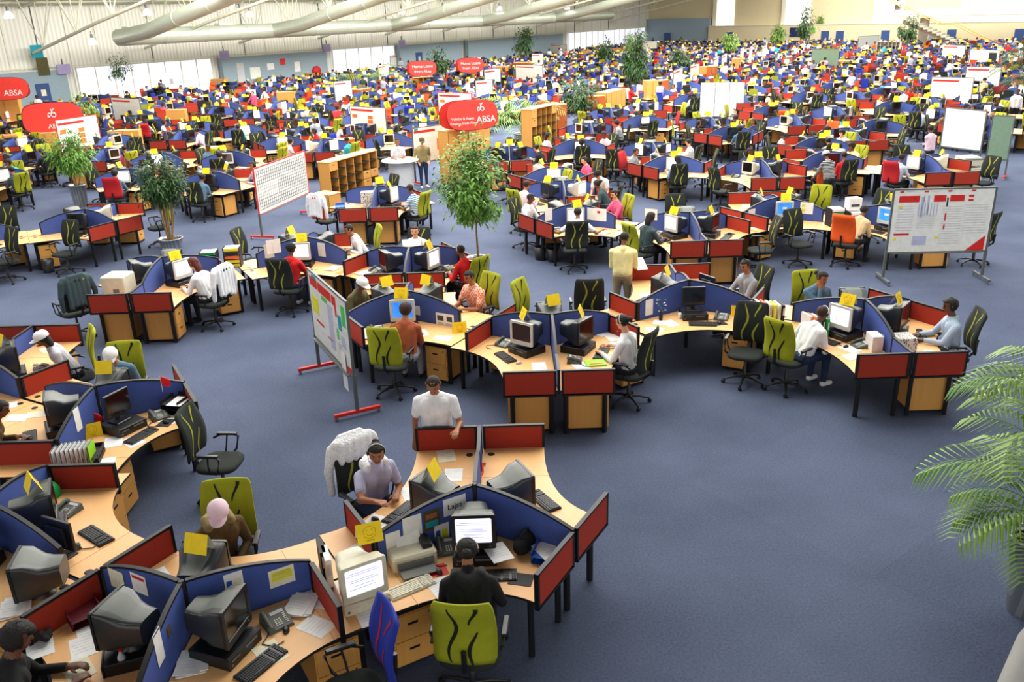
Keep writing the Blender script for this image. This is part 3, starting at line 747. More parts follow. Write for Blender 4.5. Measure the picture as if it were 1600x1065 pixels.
def figure(name_label, loc, rz, pose='type_', top='white', legs='trousers', skin='skin_dark', hair='short', haircol='hair_black', sit=True, lean=10, turn=0, nod=12,
           head_turn=0, sleeve=1.0, cap=None, headset=False, long_coat=False, hood=None, voxel=.011, fingers=True, scale=1.04, build=1.0, zoff=0, group='people at work in the hall', fur=None, proto_only=False, bag=None, glasses=False):
    tops = top if top.startswith(('cloth_', 'fur')) else 'cloth_' + top; lg = 'cloth_' + legs
    caps = []   # p0,r0,p1,r1,tag
    A = lambda p0, r0, p1, r1, t: caps.append((Vector(p0), r0, Vector(p1), r1, t))
    w = build
    if sit:
        hz = .55; hip = Vector((0, 0, hz))
        for s in (-1, 1):
            A((s * .09, -.02, hz), .105 * w, (s * .12, .40, hz - .02), .075, 'l'); A((s * .12, .40, hz - .02), .07, (s * .13, .38, .12), .045, 'l')
            A((s * .13, .36, .06), .045, (s * .14, .52, .045), .036, 'f')
        A((-.07, -.04, hz), .11 * w, (.07, -.04, hz), .11 * w, 'l'); base = Vector((0, -.03, hz))
    else:
        hz = .90; base = Vector((0, 0, hz))
        for s in (-1, 1):
            k = .03 * s
            A((s * .09, 0, hz - .02), .098 * w, (s * .10, .02 + k, .50), .065, 'l'); A((s * .10, .02 + k, .50), .062, (s * .11, -.01 + k * 2, .10), .045, 'l')
            A((s * .11, -.02 + k * 2, .05), .045, (s * .13, .14 + k * 2, .04), .036, 'f')
        A((-.06, 0, hz), .105 * w, (.06, 0, hz), .105 * w, 'l')
    ub = Matrix.Translation(base) @ Matrix.Rotation(rad(-turn), 4, 'Z') @ Matrix.Rotation(-rad(lean), 4, 'X')
    U = lambda x, y, z: ub @ Vector((x, y, z))
    th = .50   # hip to shoulder
    for s in (-1, 1):
        A(U(s * .065, 0, .06), .115 * w, U(s * .075, .0, .22), .105 * w, 't'); A(U(s * .075, 0, .22), .105 * w, U(s * .085, .01, .40), .115 * w, 't')
        A(U(s * .04, .01, th - .06), .088 * w, U(s * .15 * w, .0, th - .065), .072, 't'); A(U(s * .02, .0, th + .01), .062, U(s * .16 * w, .0, th - .05), .058, 't')
    A(U(0, -.01, .2), .10, U(0, .0, th - .02), .10, 't')
    A(U(0, .0, th), .062, U(0, .015, th + .07), .055, 's' if not hood else 't'); A(U(0, .01, th + .03), .05, U(0, .03, th + .13), .048, 's')
    if long_coat: A(U(0, -.04, .0), .15, U(0, -.02, .3), .14, 't')
    wl, wr = ARMS[pose]; wr_pts = []
    l1, l2 = .29, .255
    for s, wt in ((-1, wl), (1, wr)):
        sh = U(s * .185 * w, 0, th - .065); wt = Vector(wt)
        if sit: wt = wt * (.98 / scale)
        if not sit and False: pass
        pole = Vector((s * (.7 if sit else .35), -.5, -.9))
        el, wt = ik(sh, wt, l1, l2, pole)
        A(sh, .062 * w, el, .048, 't')
        if sleeve >= 1: A(el, .047, sh.lerp(wt, 0) * 0 + el.lerp(wt, .9), .037, 't'); A(el.lerp(wt, .85), .027, wt, .026, 's')
        elif sleeve <= 0: caps[-1] = (sh, .055, el, .041, 's'); A(sh, .062, sh.lerp(el, .18), .060, 't'); A(el, .040, wt, .026, 's')
        else:
            caps[-1] = (sh.lerp(el, .5), .043, el, .040, 's'); A(sh, .062 * w, sh.lerp(el, .62), .060, 't'); A(el, .040, wt, .026, 's')
        # hand
        fd = (wt - el).normalized(); dn = Vector((0, 0, -1)); n = (dn - fd * dn.dot(fd))
        if n.length < .1: n = Vector((0, 1, 0)) - fd * fd.y
        n.normalize(); sd = fd.cross(n) * 1.0
        if sd.dot(Vector((s, 0, 0))) > 0: sd = -sd          # sd points to the thumb side (inwards)
        pc = wt + fd * .05
        A(wt + sd * .012, .022, wt + fd * .085 + sd * .022, .017, 'h'); A(wt - sd * .012, .022, wt + fd * .08 - sd * .024, .016, 'h'); A(wt, .022, wt + fd * .085, .018, 'h')
        if fingers:
            for i, (o, ln) in enumerate(((.032, .070), (.011, .080), (-.011, .074), (-.032, .058))):
                b0 = wt + fd * .088 + sd * o; k1 = b0 + fd * ln * .5 + n * ln * .12; k2 = k1 + fd * ln * .34 + n * ln * .42
                A(b0, .0098, k1, .0092, 'h'); A(k1, .0092, k2, .0082, 'h')
            tb = wt + fd * .025 + sd * .026; t1 = tb + fd * .028 + sd * .030 + n * .006; t2 = t1 + fd * .034 + sd * .006 + n * .012
            A(tb, .0135, t1, .0115, 'h'); A(t1, .0115, t2, .0095, 'h')
        wr_pts.append((wt, fd, n, sd))
    # head
    hb = U(0, .03, th + .12)
    H = Matrix.Translation(hb) @ Matrix.Rotation(rad(-turn - head_turn), 4, 'Z') @ Matrix.Rotation(-rad(nod), 4, 'X')
    hp = lambda x, y, z: H @ Vector((x, y, z))
    A(hp(0, -.012, .112), .083, hp(0, .018, .118), .080, 's'); A(hp(0, .03, .06), .058, hp(0, .045, .022), .040, 's')       # cranium, jaw
    A(hp(-.032, .03, .065), .046, hp(.032, .03, .065), .046, 's'); A(hp(0, .062, .10), .040, hp(0, .055, .13), .045, 's')   # cheeks, brow
    A(hp(0, .088, .098), .010, hp(0, .106, .068), .014, 's')                                                               # nose
    A(hp(-.018, .088, .040), .010, hp(.018, .088, .040), .010, 'm')                                                        # mouth
    for s in (-1, 1): A(hp(s * .080, .0, .085), .012, hp(s * .086, -.008, .105), .014, 's')                                # ears
    if hood:   # hood hangs behind the neck
        A(U(-.10, -.06, th + .02), .055, U(0, -.13, th - .01), .065, 'd'); A(U(.10, -.06, th + .02), .055, U(0, -.13, th - .01), .065, 'd'); A(U(-.11, .02, th + .03), .042, U(-.10, -.07, th + .03), .05, 'd'); A(U(.11, .02, th + .03), .042, U(.10, -.07, th + .03), .05, 'd')
    mb = MB()
    for c in caps: capsule(mb, c[0], c[1], c[2], c[3], 10)
    me = remesh(mb, voxel, 3)
    n = len(me.vertices); co = np.empty(n * 3, 'f'); me.vertices.foreach_get('co', co); co = co.reshape(-1, 3)
    best = np.full(n, 9.0); lab = np.zeros(n, int); names = ['t', 'l', 's', 'h', 'f', 'd', 'm']
    for p0, r0, p1, r1, t in caps:
        p0 = np.array(p0); p1 = np.array(p1); d = p1 - p0; L2 = (d * d).sum() + 1e-9
        tt = np.clip(((co - p0) @ d) / L2, 0, 1); dist = np.linalg.norm(co - (p0 + tt[:, None] * d), axis=1) - (r0 + (r1 - r0) * tt)
        k = dist < best; best[k] = dist[k]; lab[k] = names.index(t)
    Hi = np.array(H.inverted()); lc = co @ Hi[:3, :3].T + Hi[:3, 3]
    eye = ((np.abs(np.abs(lc[:, 0]) - .032) < .013) & (np.abs(lc[:, 2] - .098) < .009) & (lc[:, 1] > .06)); lab[eye] = 7
    brow = ((np.abs(np.abs(lc[:, 0]) - .033) < .019) & (np.abs(lc[:, 2] - .121) < .006) & (lc[:, 1] > .06)); lab[brow] = 7
    slots = [tops, lg, skin, skin, 'cloth_black' if legs != 'jeans' else 'paper', fur or tops, 'lip', 'eye']
    me.materials.clear()
    for s_ in slots: me.materials.append(MATS[s_])
    fl = np.empty(len(me.loops), int); me.loops.foreach_get('vertex_index', fl); st = np.empty(len(me.polygons), int); me.polygons.foreach_get('loop_start', st)
    me.polygons.foreach_set('material_index', lab[fl[st]].astype(int)); me.update()
    kids = []
    # hair
    hm = MB(); hv = 20
    def shell(grow, drop_back, m, rough=0.0, face_z=.149, side_z=.07, seed=1):
        rg = random.Random(seed); vs = []; fs = []; nu, nv = 22, 12
        for j in range(nv + 1):
            ph = pi * j / nv
            for i in range(nu):
                a = 2 * pi * i / nu; x = sin(ph) * cos(a); y = sin(ph) * sin(a); z = cos(ph)
                g = grow + rough * rg.uniform(-1, 1)
                p = Vector((x * (.083 + g), .003 + y * (.097 + g), .112 + z * (.083 + g)))
                lim = face_z if y > .45 else (side_z if y > -.1 else -drop_back)
                if y > -.1 and p.z < lim: p = Vector((x * .05, .0 + y * .04, max(p.z, .06)))
                elif y <= -.1 and drop_back > 0 and z < 0: p.z = .112 + z * (.083 + drop_back)
                vs.append(tuple(p))
        for j in range(nv):
            for i in range(nu): fs.append((j * nu + i, (j + 1) * nu + i, (j + 1) * nu + (i + 1) % nu, j * nu + (i + 1) % nu))
        hm.add(vs, fs, m, True, H)
    def cap_geo(m):
        c = MB(); prof = [(.097, .098), (.100, .118), (.092, .160), (.066, .192), (.030, .206), (.004, .208)]
        c.lathe(prof, m, 20, M=H @ Matrix.Scale(1.12, 4, (0, 1, 0)), c=(0, .0))
        vz = [[(x, y, z) for x, y, z in ((.082 * cos(a), .07 + ext * sin(a) * .9 + (0.02 if ext else 0), .118 - .018 * (ext > .05) - .006 * abs(cos(a)) * 2)) ] for ext, a in ()]
        vs = []; N = 10
        for i in range(N + 1):
            a = pi * i / N; vs.append((.085 * cos(a), .055 + .05 * sin(a), .116)); 
        for i in range(N + 1):
            a = pi * i / N; vs.append((.080 * cos(a), .060 + .125 * sin(a), .104 - .012 * abs(cos(a))))
        fs = [(i, i + 1, N + 2 + i, N + 1 + i) for i in range(N)]; c.add(vs, fs, m, True, H); c.add([(x, y, z - .004) for x, y, z in vs], [tuple(reversed(f)) for f in fs], m, True, H)
        return c
    if hair == 'short': shell(.007, .0, haircol, .0015)
    elif hair == 'shaved': shell(.0035, .0, haircol, 0)
    elif hair == 'bun':
        shell(.008, .01, haircol, .002); hm.lathe([(.004, -.04), (.034, -.026), (.044, 0), (.034, .026), (.004, .04)], haircol, 12, M=H @ Matrix.Translation((0, -.125, .115)))
    elif hair == 'afro': shell(.03, .04, haircol, .006, face_z=.14, side_z=.05)
    elif hair == 'long':
        shell(.014, .04, haircol, .003, side_z=.03); hm.loft([[(.08 * k * cos(a), -.055 + .045 * k * sin(a), z) for a in [2 * pi * i / 12 for i in range(12)]] for k, z in ((.6, .17), (1.05, .10), (1.1, .0), (.95, -.08), (.5, -.13))], haircol, True, True, H)
    elif hair == 'bob': shell(.018, .035, haircol, .004, side_z=.02)
    if hm.v: kids.append(('hair', hm))
    if cap: kids.append(('cap', cap_geo('cloth_' + cap)))
    if headset:
        hs = MB(); hs.tube([tuple(hp(.094 * cos(a), .0, .10 + .108 * sin(a))) for a in [pi * i / 10 for i in range(11)]], .0055, 'binder_white' if headset == 'white' else 'black_plastic', 6)
        e = hp(.092, 0, .09); hs.lathe([(.024, -.01), (.026, 0), (.02, .01)], 'black_plastic', 10, M=Matrix.Translation(e) @ H.to_3x3().to_4x4() @ Matrix.Rotation(pi / 2, 4, 'Y'))
        hs.tube([hp(.092, .01, .08), hp(.085, .07, .04), hp(.045, .11, .03)], .003, 'black_plastic', 5); kids.append(('headset', hs))
    if glasses:
        g = MB()
        for s in (-1, 1): g.tube([tuple(hp(s * .034 + .02 * cos(a), .106, .097 + .014 * sin(a))) for a in [2 * pi * i / 10 for i in range(11)]], .0015, 'black_trim', 4); g.tube([hp(s * .054, .105, .1), hp(s * .085, .01, .1)], .0015, 'black_trim', 4)
        kids.append(('glasses', g))
    K = ['person', 'person', me, [[a, b.mesh(a), []] for a, b in kids], None]
    if proto_only: return K
    return place(K, (loc[0], loc[1], zoff), rz, name_label, group, scale)
def recolour(K, top, skin):
    me = K[2].copy(); me.materials[0] = MATS['cloth_' + top]; me.materials[5] = MATS['cloth_' + top]; me.materials[2] = MATS[skin]; me.materials[3] = MATS[skin]
    return ['person', 'person', me, K[3], None]
def jacket_kit(name, m, seed=0, fur=False):
    """jacket hanging over a chair back, sleeves down"""
    b = MB(); rg = random.Random(seed)
    c = lambda p, r, q, r2: capsule(b, p, r, q, r2, 8)
    for x in (-.16, -.08, 0, .08, .16):
        z1 = .66 + rg.uniform(-.04, .04)
        c((x, -.335, 1.14), .045, (x * 1.1, -.36, z1), .04); c((x, -.25, 1.14), .04, (x * 1.05, -.245, .95), .035)
    c((-.2, -.29, 1.15), .05, (.2, -.29, 1.15), .05)
    for s in (-1, 1): c((s * .24, -.30, 1.10), .06, (s * .30, -.31, .86), .05); c((s * .30, -.31, .86), .048, (s * .29, -.29, .62), .04)
    c((-.12, -.33, 1.19), .04, (.12, -.33, 1.19), .04)
    me = remesh(b, .018, 3); me.materials.clear(); me.materials.append(MATS[m])
    return [name, name.replace('_', ' '), me, [], None]

# ------------------------------------------------------------------ the hall
W0 = Vector((-30.677, 60.27)); WD = Vector((.60438, .79670)); WN = Vector((.79670, -.60438))
WANG = math.atan2(WD.y, WD.x)
def wp(s, t, z=0.0):
    """point at s along the left wall, t out from it"""
    p = W0 + WD * s + WN * t; return Vector((p.x, p.y, z))
S_BACK = 84.4
m = MB(); m.box((20, 60, -.05), (220, 190, .1), 'carpet'); struct('floor', m)
WM = Matrix.Translation((W0.x, W0.y, 0)) @ Matrix.Rotation(WANG, 4, 'Z')      # x along wall, -y into hall
def wallmb(fn, name):
    m = MB(); fn(m); o = link(name, m.mesh(name)); o.matrix_world = WM; o['kind'] = 'structure'; return o
def f(m):
    m.box((20, .25, 3.5), (132, .3, 7.0), 'white_cladding')
    for i in range(-18, 42): m.box((i * 2.05, .07, 3.5), (.05, .06, 7), 'grey_trim' if i % 4 == 0 else 'rail_cream')
    m.box((20, .05, 3.0), (130, .08, .07), 'rail_cream')
wallmb(f, 'wall_left')
def f(m):
    m.box((20, -11.5, 8.85), (132, 24.2, .12), 'roof_sheet')
o = wallmb(f, 'ceiling')
o.matrix_world = WM @ Matrix.Translation((0, 0, 6.9)) @ Matrix.Rotation(-.17, 4, 'X') @ Matrix.Translation((0, 0, -8.85))
mm = MB(); mm.box((3, 3, 8.6), (46, 14, .2), 'roof_sheet'); struct('ceiling', mm)  # unseen roof slab, added to cut the light over the near desks
# glazed bays on the left wall
for i, (a, b_) in enumerate(((2.2, 13.0), (25.6, 33.5), (64.0, 83.5))):
    def f(m, a=a, b_=b_):
        m.box(((a + b_) / 2, .0, 1.5), (b_ - a, .06, 2.6), 'glass_pane')
        n = int((b_ - a) / 1.35)
        for k in range(n + 1): m.box((a + (b_ - a) * k / n, -.04, 1.5), (.07, .08, 2.8), 'rail_cream')
        m.box(((a + b_) / 2, -.04, 2.85), (b_ - a, .08, .08), 'rail_cream'); m.box(((a + b_) / 2, -.04, .9), (b_ - a, .08, .05), 'rail_cream')
    wallmb(f, 'window_%d' % (i + 1))
for i, (a, b_) in enumerate(((-9, 1.2), (13.6, 24.4), (33.7, 43.0), (44, 62))):
    def f(m, a=a, b_=b_): m.box(((a + b_) / 2, -.35, 1.42), (b_ - a, .5, 2.84), 'pale_blue_wall'); m.box(((a + b_) / 2, -.35, 2.86), (b_ - a, .54, .06), 'rail_cream')
    wallmb(f, 'partition_wall_%d' % (i + 1))
def wobj(name, fn, label=None, cat=None, kind=None, group=None):
    m = MB(); fn(m); o = link(name, m.mesh(name)); o.matrix_world = WM
    if kind: o['kind'] = kind
    else: tag(o, label, cat, group)
    return o
nd = 0
for s_ in (-.6, 8.9, 36.3):
    nd += 1
    wobj('door_%d' % nd, lambda m: (m.box((s_, -.63, 1.02), (.9, .05, 2.04), 'blue_door_paint' if s_ != 8.9 else 'glass_pane'), m.box((s_, -.665, 1.45), (.32, .01, .4), 'paper_cream' if s_ < 5 else 'mark_grey')), kind='structure')
for s_, z_, w_ in ((1.0, 2.75, .9), (13.8, 2.95, .8), (24.4, 2.95, .8), (33.9, 2.9, .8)):
    wobj('hanging_screen', lambda m: (m.box((s_, -.75, z_ + .1), (w_, .08, .62), 'lilac'), m.box((s_, -.7, z_ + .5), (.06, .06, .5), 'grey_trim')), 'lilac square hanging panel on the wall of the hall, one of four', 'panel', group='lilac panels on the pale blue wall')
for k, (s_, z_, w_, h_, c_) in enumerate(((15.2, 1.6, .7, 1.5, 'mark_grey'), (16.6, 1.5, 1.0, .9, 'board_white'), (18.2, 1.9, .7, .5, 'paper'), (21.0, 1.7, .6, .8, 'board_white'), (19.5, 2.2, .5, .5, 'board_red'))):
    wobj('pinned_poster', lambda m: m.box((s_, -.62, z_), (w_, .03, h_), c_), ['tall pale grey notice on the blue partition wall', 'wide white notice board on the blue partition wall', 'small white notice on the blue partition wall', 'framed white notice by the round red hose reel', 'small red poster on the blue partition wall'][k], 'notice')
wobj('hose_reel', lambda m: m.lathe([(.42, -.1), (.45, 0), (.42, .1), (.2, .12)], 'red_plastic', 20, M=Matrix.Translation((23.0, -.72, 1.2)) @ Matrix.Rotation(pi / 2, 4, 'X')), 'round red fire hose reel on the pale blue wall', 'hose reel')
wobj('hanging_banner', lambda m: (m.box((-.5, -.7, 4.05), (.75, .03, .8), 'mark_teal'), m.box((-.3, -.7, 3.1), (.75, .03, 1.1), 'cloth_olive')), 'narrow teal and olive banner hanging on the white wall', 'banner')
# back wall, perpendicular to the left wall
BC = wp(S_BACK, 0); BM = Matrix.Translation((BC.x, BC.y, 0)) @ Matrix.Rotation(WANG - pi / 2, 4, 'Z')   # x along the back wall to the right, -y into hall
def bobj(name, fn, label=None, cat=None, kind='structure', group=None):
    m = MB(); fn(m); o = link(name, m.mesh(name)); o.matrix_world = BM
    if label: tag(o, label, cat, group)
    else: o['kind'] = kind
    return o
def f(m):
    m.box((45, .6, 5.5), (90, .4, 11), 'cream_wall')
    m.box((49.6, -.1, 1.42), (80.4, 1.0, 2.84), 'cream_wall')
    m.box((49.6, -.12, 2.86), (80.4, 1.1, .07), 'rail_cream')
bobj('wall_back', f)
bobj('partition_wall_5', lambda m: (m.box((4.7, .1, 1.95), (9.4, .6, 3.9), 'pale_blue_wall')))
for i, (a, b_) in enumerate(((10.0, 12.5), (19.3, 22.5), (30.5, 33.5), (40.0, 47.0))):
    bobj('window_%d' % (i + 4), lambda m: (m.box(((a + b_) / 2, .35, 6.9), (b_ - a, .1, 8.0), 'shaft_white'), m.box((a - .1, .2, 6.9), (.5, .4, 8.0), 'cream_lit')))  # light shafts on the wall, glow and lit edge put into the colour
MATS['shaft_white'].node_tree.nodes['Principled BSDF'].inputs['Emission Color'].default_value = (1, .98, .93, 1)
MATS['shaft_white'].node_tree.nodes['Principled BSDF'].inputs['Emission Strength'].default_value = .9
for i, x_ in enumerate((3.4, 12.4, 24.9, 26.7, 32.0, 39.2, 46.0)):
    bobj('door_%d' % (i + 4), lambda m: (m.box((x_, -.63, 1.05), (.95, .06, 2.1), 'blue_door_paint'), m.box((x_ - .36, -.67, 1.0), (.05, .03, .12), 'chrome')))
for i, (x_, z_, c_, w_, h_) in enumerate(((21.3, 2.0, 'navy', 1.7, 1.1), (23.2, 2.2, 'green', .9, .6), (37.2, 1.6, 'grey', .8, 1.2))):
    bobj('wall_picture', lambda m: m.box((x_, -.65, z_), (w_, .05, h_), 'cloth_' + c_), ['dark blue picture high on the far cream wall', 'small green picture on the far cream wall', 'grey panel on the far cream wall behind the stair'][i], 'picture')
# mezzanine, column and stair at the far right
def f(m):
    m.box((45.5, -6, 3.75), (22, 3.0, .42), 'rail_cream'); m.box((45.5, -7.6, 4.05), (22, .08, .55), 'glass_pane')
    m.box((45.5, -7.6, 4.36), (22, .1, .07), 'rail_cream')
    for k in range(12): m.box((35 + k * 1.9, -7.6, 4.1), (.08, .12, .6), 'rail_cream')
bobj('mezzanine', f)
bobj('column_1', lambda m: m.lathe([(.50, 0), (.50, 3.6)], 'concrete', 20, c=(37.4, -6.2)))
def f(m):
    for k in range(16):
        x = 36.0 + k * .46; z = 3.5 - k * .2; m.box((x, -8.6, z), (.5, 1.9, .2), 'concrete')
    m.tube([(35.8, -8.6, 3.3), (43.4, -8.6, .1)], .3, 'concrete', 6)
    for y in (-9.6, -7.7): m.tube([(33.4, y, 5.8), (36.0, y, 4.5), (39.6, y, 2.9), (41.0, y, 2.9), (43.4, y, 1.7), (45.4, y, .9)], .05, 'beech_door', 6)
bobj('staircase', f, 'pale concrete staircase rising to the mezzanine beside the round column', 'staircase', None)
# duct work
def ductmat(o): o.matrix_world = WM
def duct(name, pts, r, label):
    m = MB(); m.tube(pts, r, 'duct', 18)
    o = link(name, m.mesh(name)); o.matrix_world = WM; tag(o, label, 'air duct', 'silver round air ducts under the roof')
    P = [Vector(p) for p in pts]
    for a, b_ in zip(P[:-1], P[1:]):
        n = int((b_ - a).length / 3.2)
        for i in range(1, n):
            k = MB(); c = a.lerp(b_, i / n); d = (b_ - a).normalized(); k.tube([c - d * .03, c + d * .03], r + .025, 'duct', 18); link('duct_collar', k.mesh('duct_collar'), o)
duct('air_duct', [(2.2, -6, 4.75), (64, -6, 4.75)], .52, 'long silver air duct running beside the white wall')
for i, s_ in enumerate((2.2, 14.5, 27, 39.5, 52)):
    duct('air_duct', [(s_, -6, 4.75), (s_ + .6, -8.5, 5.1), (s_ + .6, -19, 7.2)], .46, ['silver branch duct rising from the near end of the wall duct', 'second silver branch duct along the wall from the near end', 'third silver branch duct along the wall from the near end', 'fourth silver branch duct along the wall from the near end', 'fifth and furthest silver branch duct under the roof'][i])
for i, s_ in enumerate((3.5, 10.5, 20.5)):
    wobj('duct_outlet', lambda m: m.bbox((s_, -5.6, 5.15), (.9, .7, .5), 'rail_cream'), 'cream outlet box on the long wall duct', 'duct outlet', group='cream outlet boxes on the wall duct')
# trusses
for i in range(11):
    s_ = -9.0 + i * 8.25
    o = link('roof_truss', None); o.matrix_world = WM
    tag(o, 'white tubular roof truss, number %s from the near end of the wall' % ['one', 'two', 'three', 'four', 'five', 'six', 'seven', 'eight', 'nine', 'ten', 'eleven'][i], 'roof truss', 'white roof trusses')
    c = MB(); c.tube([(s_, -.2, 3.85), (s_, -9, 5.65), (s_, -22, 8.1)], .10, 'truss_paint', 8); link('bottom_chord', c.mesh('bottom_chord'), o)
    c = MB(); c.tube([(s_, -.1, 6.7), (s_, -22, 10.3)], .09, 'truss_paint', 8); link('top_chord', c.mesh('top_chord'), o)
    c = MB()
    for k in range(5):
        t = 2.2 + k * 4.4; zb = 3.85 + .2 * t
        for dt, ds in ((-1.9, 0), (-.9, 1.5), (.9, -1.5), (1.9, 0), (0, 0)):
            c.tube([(s_, -t, zb), (s_ + ds, -(t + dt), 6.7 + .17 * (t + dt))], .035, 'truss_paint', 5)
    link('web_struts', c.mesh('web_struts'), o)
# purlins
for i in range(6):
    t = 1.5 + i * 3.8
    wobj('trim_%d' % (i + 1), lambda m: m.tube([(-14, -t, 6.75 + .17 * t), (82, -t, 6.75 + .17 * t)], .07, 'truss_paint', 6), kind='structure')
# dome lamps
def lamp_kit():
    s = MB(); s.lathe([(.27, .0), (.26, .06), (.21, .20), (.12, .31), (.05, .36)], 'light_plastic', 20)
    b = MB(); b.lathe([(.262, -.02), (.24, .03), (.12, .055)], 'lamp_glow', 20)
    g = MB(); g.lathe([(.075, .35), (.075, .58), (.03, .6), (.03, .75)], 'grey_plastic', 12)
    k = kit('dome_lamp', 'ceiling lamp', None, [('lamp_shade', s), ('lamp_lens', b), ('lamp_gear', g)]); return k
MATS['lamp_shade_glow'] = None
mat('lamp_shade_glow', (252, 248, 230), .5, emit=1.6)
LK = lamp_kit()
LK[3][0][1].materials[0] = MATS['lamp_shade_glow']
OW = ['first', 'second', 'third', 'fourth', 'fifth', 'sixth', 'seventh', 'eighth', 'ninth', 'tenth']
for row, (t, z, px) in enumerate(((8, 5.95, [(12, 22), (228, 17), (388, 20), (510, 17), (625, 15), (708, 13), (778, 10), (835, 10), (884, 8), (930, 5)]), (6, 4.62, [(143, 63), (305, 57), (432, 50), (549, 45), (632, 36), (709, 36), (769, 32), (820, 30), (868, 28), (911, 24)]))):
    for i, p in enumerate(px):
        x, y = at(p[0], p[1] + 8, z) if abs(z - CAM_H) > .5 and z < CAM_H else (None, None)
        # ray against the vertical plane t metres from the wall
        r = Vector(at(p[0], p[1] + 6, 0)); tt = ((W0 + WN * t).dot(WN)) / r.dot(WN); P = r * tt; zz = CAM_H * (1 - tt)
        place(LK, (P.x, P.y, zz), 0, '%s dome lamp from the near end of the %s row of lamps' % (OW[i], ['upper', 'lower'][row]), 'dome lamps under the roof')
# balustrade corner beside the camera
bm_ = MB()
def rail_pt(px_, py_, z):
    x, y = at(px_, py_, z); return Vector((x, y, z))
q0 = rail_pt(1556, 1085, 4.6); q1 = rail_pt(1588, 1010, 4.6); q2 = rail_pt(1640, 950, 4.6)
bm_.tube([q0 + (q0 - q1) * .6 + Vector((.03, 0, 0)), q0 + Vector((.03, 0, 0)), q1 + Vector((.03, 0, 0)), q2 + Vector((.03, 0, 0))], .03, 'white_blur', 18)
bm_.prism([(q0.x + .03, q0.y - .3), (q2.x + .5, q0.y - .3), (q2.x + .5, q2.y), (q2.x + .03, q2.y), (q1.x + .03, q1.y), (q0.x + .03, q0.y)], 4.40, 4.60, 'white_blur')
tag(link('balustrade_rail', bm_.mesh('balustrade_rail')), 'pale rounded balcony rail corner close to the viewer', 'balustrade')

# ------------------------------------------------------------------ desk islands
DK = {}
def desk(La, Lb, lod):
    k = (round(La, 2), round(Lb, 2), lod)
    if k not in DK: DK[k] = desk_kit(La, Lb, lod)
    return DK[k]
K0, K1 = {}, {}
for lod, K in ((0, K0), (1, K1)):
    K['ch_black'] = chair_kit('black', 'squiggle_lime', True, lod); K['ch_lime'] = chair_kit('lime', 'squiggle_black', True, lod)
    for c in ('orange', 'blue', 'red'): K['ch_' + c] = chair_kit(c, 'chair_red' if c == 'blue' and lod == 0 else None, True, lod)
    K['crt'] = crt_kit('crt_dark', 'crt_top_lit', 'black_plastic', 'screen_off', lod); K['crt_on'] = crt_kit('crt_dark', 'crt_top_lit', 'black_plastic', 'screen_lavender', lod)
    K['crtw'] = crt_kit('crt_dark', 'crt_top_lit', 'light_plastic', 'brown_glass', lod); K['crtw_on'] = crt_kit('crt_dark', 'crt_top_lit', 'light_plastic', 'screen_lavender', lod)
    K['crtw_blue'] = crt_kit('crt_dark', 'crt_top_lit', 'light_plastic', 'screen_blue', lod)
    K['beige'] = crt_kit('beige_plastic', 'beige_plastic', 'beige_plastic', 'screen_off', lod); K['beige_on'] = crt_kit('beige_plastic', 'beige_plastic', 'beige_plastic', 'screen_lavender', lod)
    K['case'] = case_kit('black_plastic', 'grey_plastic', lod); K['bcase'] = case_kit('beige_plastic', 'light_plastic', lod)
    K['kb'] = keyboard_kit('black_plastic', 'key', lod); K['bkb'] = keyboard_kit('beige_plastic', 'beige_key', lod)
    K['phone'] = phone_kit(lod); K['sign'] = sign_kit(lod == 0); K['ped'] = pedestal_kit(lod)
    K['mouse'] = mouse_kit('black_plastic', 0); K['wmouse'] = mouse_kit('light_plastic', 0); K['pad'] = pad_kit('binder_black')
    K['paper'] = paper_kit(1); K['cream'] = paper_kit(1, 'paper_cream'); K['stack'] = paper_kit(4)
    K['lcd'] = lcd_kit('screen_off'); K['lcd_on'] = lcd_kit('screen_lavender')
DESC = dict(ch_black='black squiggle-patterned chair', ch_lime='lime green chair', ch_orange='orange swivel chair', ch_blue='blue swivel chair', ch_red='red swivel chair',
            crt='dark bulky monitor', crt_on='lit dark-framed monitor', crtw='unlit pale-framed monitor', crtw_on='lit pale-framed monitor', crtw_blue='blue-screened monitor',
            beige='beige bulky monitor', beige_on='beige monitor with lit screen', lcd='thin black flat monitor', lcd_on='thin flat monitor, screen lit,', case='black desktop computer', bcase='beige desktop computer', kb='black keyboard', bkb='beige keyboard',
            phone='grey desk phone', sign='yellow tent card', ped='beech drawer pedestal', mouse='black mouse', wmouse='white mouse', pad='black mouse mat', paper='loose white paper', cream='loose cream paper', stack='untidy stack of papers')
GRP = dict(ch='swivel chairs at the desks', crt='monitors on the desks', beige='monitors on the desks', lcd='monitors on the desks', case='desktop computers under the monitors', bcase='desktop computers under the monitors', kb='keyboards on the desks', bkb='keyboards on the desks',
           phone='telephones on the desks', sign='yellow tent cards on the monitors', ped='drawer pedestals under the desks', mouse='mice on the desks', wmouse='mice on the desks', pad='mouse mats on the desks', paper='papers lying on the desks', cream='papers lying on the desks', stack='papers lying on the desks')
def grp(k): return GRP.get(k) or GRP.get(k.split('_')[0]) or GRP['crt']
def words(s_, n=16):
    if len(s_.split()) > n: print('LONG', s_)
    return ' '.join(s_.split()[:n])
def put(K, key, loc, rz, where, verb='on'):
    d = DESC[key]
    return place(K[key], loc, rz, words('%s %s' % (d.rstrip(','), where) if where.startswith('near') else '%s %s %s' % (d.rstrip(',') if verb != 'on' else d, 'on the' if verb == 'on' else verb, where)), grp(key))
rng = random.Random(7)
CHAIR_SPOTS = []
